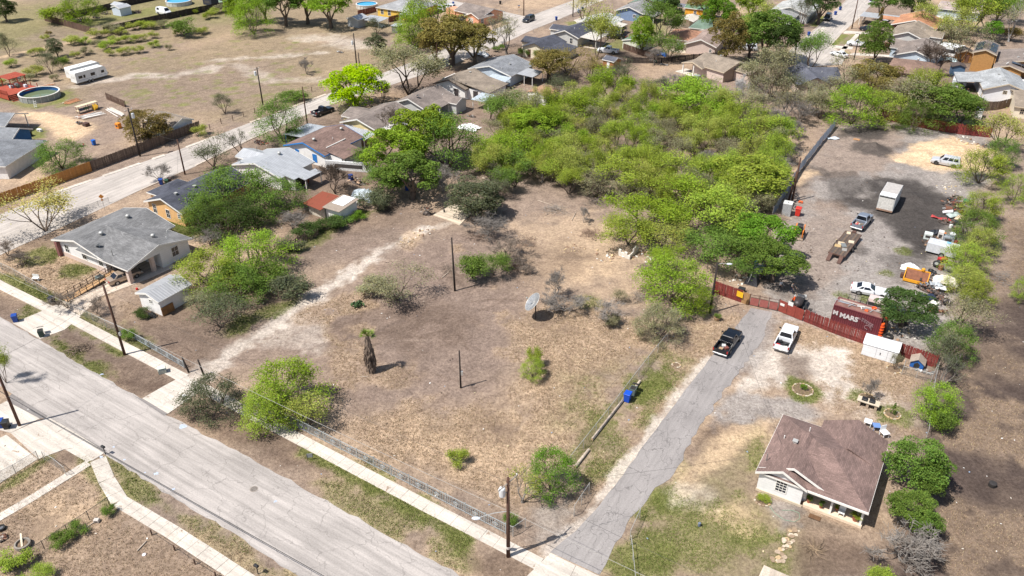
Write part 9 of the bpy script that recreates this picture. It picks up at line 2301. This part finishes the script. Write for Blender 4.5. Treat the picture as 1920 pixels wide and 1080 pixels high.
for i,(px,py,c,lab)in enumerate([(1626,797,(236,236,236),'white plastic table behind the porch house'),(1642,805,(110,140,190),'blue and white cooler behind the porch house'),(1657,818,(236,236,236),'white plastic chair behind the porch house')]):
 p=G(px,py);t=thing('garden_furniture',lab,'furniture',(p.x,p.y,0),GRID+i*.4);m_=pm('plastic_%d'%c[0],c,.5,.05)
 MB().bevbox(-.4,.4,-.4,.4,.55,.62,.02).obj('top',m_,t)
 for sx in(-1,1):
  for sy in(-1,1):MB().box(sx*.33-.03,sx*.33+.03,sy*.33-.03,sy*.33+.03,0,.55).obj('leg',m_,t)
 if i==2:MB().cbox((0,.38,.95),(.7,.05,.6)).obj('backrest',m_,t)
hp=[o for o in bpy.data.objects if o.name.startswith('porch_house')][0]
def porch(name,label,cat,x,y,z=.33):
 v=Matrix.Rotation(hp.rotation_euler.z,3,'Z')@Vector((x,y,0))
 return thing(name,label,cat,(hp.location.x+v.x,hp.location.y+v.y,z),hp.rotation_euler.z)
TERRA=pm('terracotta',(150,90,70),.8,.12)
for i,(x,y,r,hh,lab)in enumerate(((6.5,.7,.2,.35,'terracotta pot at the left edge of the porch'),(9.7,.75,.32,.5,'large potted plant at the right porch corner'),(8.5,1.6,.25,.4,'hanging pot plant near the porch door'),(7.9,1.2,.2,.3,'small potted plant in the middle of the porch'),(5.3,.8,.2,.4,'pot beside the porch steps wall'))):
 t=porch('plant_pot',lab,'plant pot',x,y);MB().lathe([(r*.7,0),(r,hh),(r*.85,hh),(r*.8,hh-.05),(.01,hh-.05)],12).obj('pot',TERRA,t)
 tr,cr=proto('shrub',i%3);put('plant',cr,t,(0,0,hh-.05),scale=(r*3.4,r*3.4,.5),color=LC[('mid','mes2')[i%2]])
t=porch('porch_chair','white chair with cloth on the porch','chair',8.4,.8);MB().bevbox(-.3,.3,-.3,.3,.38,.46,.03).obj('seat',PLATE,t);MB().cbox((0,.28,.75),(.6,.06,.6)).obj('backrest',PLATE,t)
for sx in(-1,1):
 for sy in(-1,1):MB().box(sx*.25-.03,sx*.25+.03,sy*.25-.03,sy*.25+.03,0,.38).obj('leg',PLATE,t)
t=porch('door_mat','brown mat on the dark ground before the porch','mat',6.3,-.55,.01);MB().bevbox(-.55,.55,-.3,.3,0,.05,.01).obj('mat',pm('mat_brown',(104,76,52),.95,.25,8),t);MB().box(-.57,.57,-.32,-.3,0,.03).obj('border',DARKIN,t)
pts=[G(*c)for c in((1440,945),(1452,962),(1470,975),(1490,979),(1500,972),(1498,962),(1485,957),(1466,957))]
o=MB().tube([(c.x,c.y,.03)for c in pts],.02,5).obj('garden_hose',pm('hose_green',(134,168,142),.6));tag(o,'pale green hose looped on the lawn before the porch','hose')
root=tag(bpy.data.objects.new('stone_path',None),kind='structure');COL.objects.link(root);q=random.Random(12)
for i in range(46):
 k=q.random();c=G(1492-k*36+q.uniform(-12,12),992+k*62);s_=q.uniform(.12,.3)
 o=MB().prism([(s_*q.uniform(.75,1.15)*math.cos(a),s_*q.uniform(.6,1.1)*math.sin(a))for a in[j*1.047 for j in range(6)]],-.02,.035).obj('flagstone',q.choice(STN),root);o.location=(c.x,c.y,i*.0012)
slabs('lawn_slab',[[(1432,1060),(1490,1085),(1478,1110),(1418,1090)]],.06,CONC2)
scrap('lawn_object','small blue grey object on the lawn','object',1311,986,'cyl',(.28,.28,.4),(110,120,134),0);brush('dry straw ring before the porch',1526,1030,50,.5,(142,122,98),.15);scrap('fire_ring','black wire fire ring in the field','fire ring',1860,911,'cyl',(.75,.75,.4),(52,48,46),0)
a,b_=G(122,564),G(218,516);d=b_-a;L=d.length
t=thing('wheelchair_ramp','wooden wheelchair ramp with dark railings at the carport house','ramp',(a.x,a.y,0),math.atan2(d.y,d.x));RMP=pm('ramp_boards',(184,146,104),.85,.18,4,rnd=.12);n=int(L/.28);IRB=pm('rail_brown',(70,54,46),.8)
me=MB().box(-.13,.13,-.6,.6,-.04,0).mesh('plank',RMP)
for k in range(n):
 u=(k+.5)/n;put('plank',me,t,(u*L,0,.06+u*.6),(0,-.6/L,0))
for sy in(-.64,.64):
 for z in(.45,.9):MB().tube([(0,sy,z),(L,sy,z+.6)],.035,5).obj('handrail',IRB,t)
 for k in range(9):MB().box(k*L/8-.04,k*L/8+.04,sy-.04,sy+.04,0,.95+k*.075).obj('post',IRB,t)
p=G(44,1024)
t=thing('tyre_planter','round concrete planter ring with a board across at the lower left','planter',(p.x,p.y,0));MB().lathe([(.62,0),(.7,.1),(.7,.42),(.55,.45),(.5,.2),(.02,.2)],18,cap=False).obj('ring',pm('concrete_ring',(140,132,122),.9,.15),t);MB().cbox((-.2,.3,.5),(.16,1.5,.05),.5,.2).obj('board',LBm if False else pm('lumber_222_206_180',(222,206,180)),t);MB().blob((0,0,.25),(.45,.45,.12),4,.2).obj('debris',pm('planter_soil',(120,100,80)),t)
scrap('tyre','black tyre lying at the left edge of the lower garden','tyre',3,992,'tyre',(.8,.8,.25),(40,40,40),0);scrap('stone_pair','two pale stones at the left edge of the lower garden','stones',6,1010,'heap',(.9,.6,.2),(206,186,160),0);scrap('fallen_post','fallen pale post with block in the lower garden','post',182,978,'box',(.5,.4,.35),(206,196,186),0)
log('thin fallen pole beside the wire fence at the lower left',(162,990),(180,977),.05,(90,80,72));log('short grey board leaning in the lower garden',(257,1034),(275,1015),.06,(176,166,150));scrap('lawn_plate','white round plate in the lower garden','plate',270,1040,'cyl',(.35,.35,.03),(236,226,224),0)
p=G(285,574);scrap('black_bags','black bags against the white garden shed','bags',286,594,'cloth',(1.2,.8,.7),(36,36,36),0);scrap('red_ball','small red ball on the carport drive','ball',257,543,'cyl',(.3,.3,.25),(206,40,40),0)
p=G(68,526);t=thing('garden_arbor','small white garden bench at the wire fence on the left','bench',(p.x,p.y,0),GRID+.4);MB().bevbox(-.5,.5,-.2,.2,.4,.46,.02).obj('seat',PLATE,t);MB().cbox((0,.2,.7),(1.0,.04,.5)).obj('backrest',PLATE,t);[MB().box(x-.03,x+.03,-.15,.15,0,.4).obj('leg',PLATE,t)for x in(-.42,.42)]
p=G(1344,600);t=thing('half_barrel_planter','half barrel planter with green plant at the street lamp','planter',(p.x,p.y,0));MB().lathe([(.35,0),(.45,.45),(.4,.45),(.36,.35),(.02,.35)],14).obj('tub',WOOD,t);tr,cr=proto('shrub',1);put('plant',cr,t,(0,0,.35),scale=(1.0,1.0,.6),color=LC['mid'])
planter('small stone ring with a sprinkler on the lane verge',1268,685,.5,None)
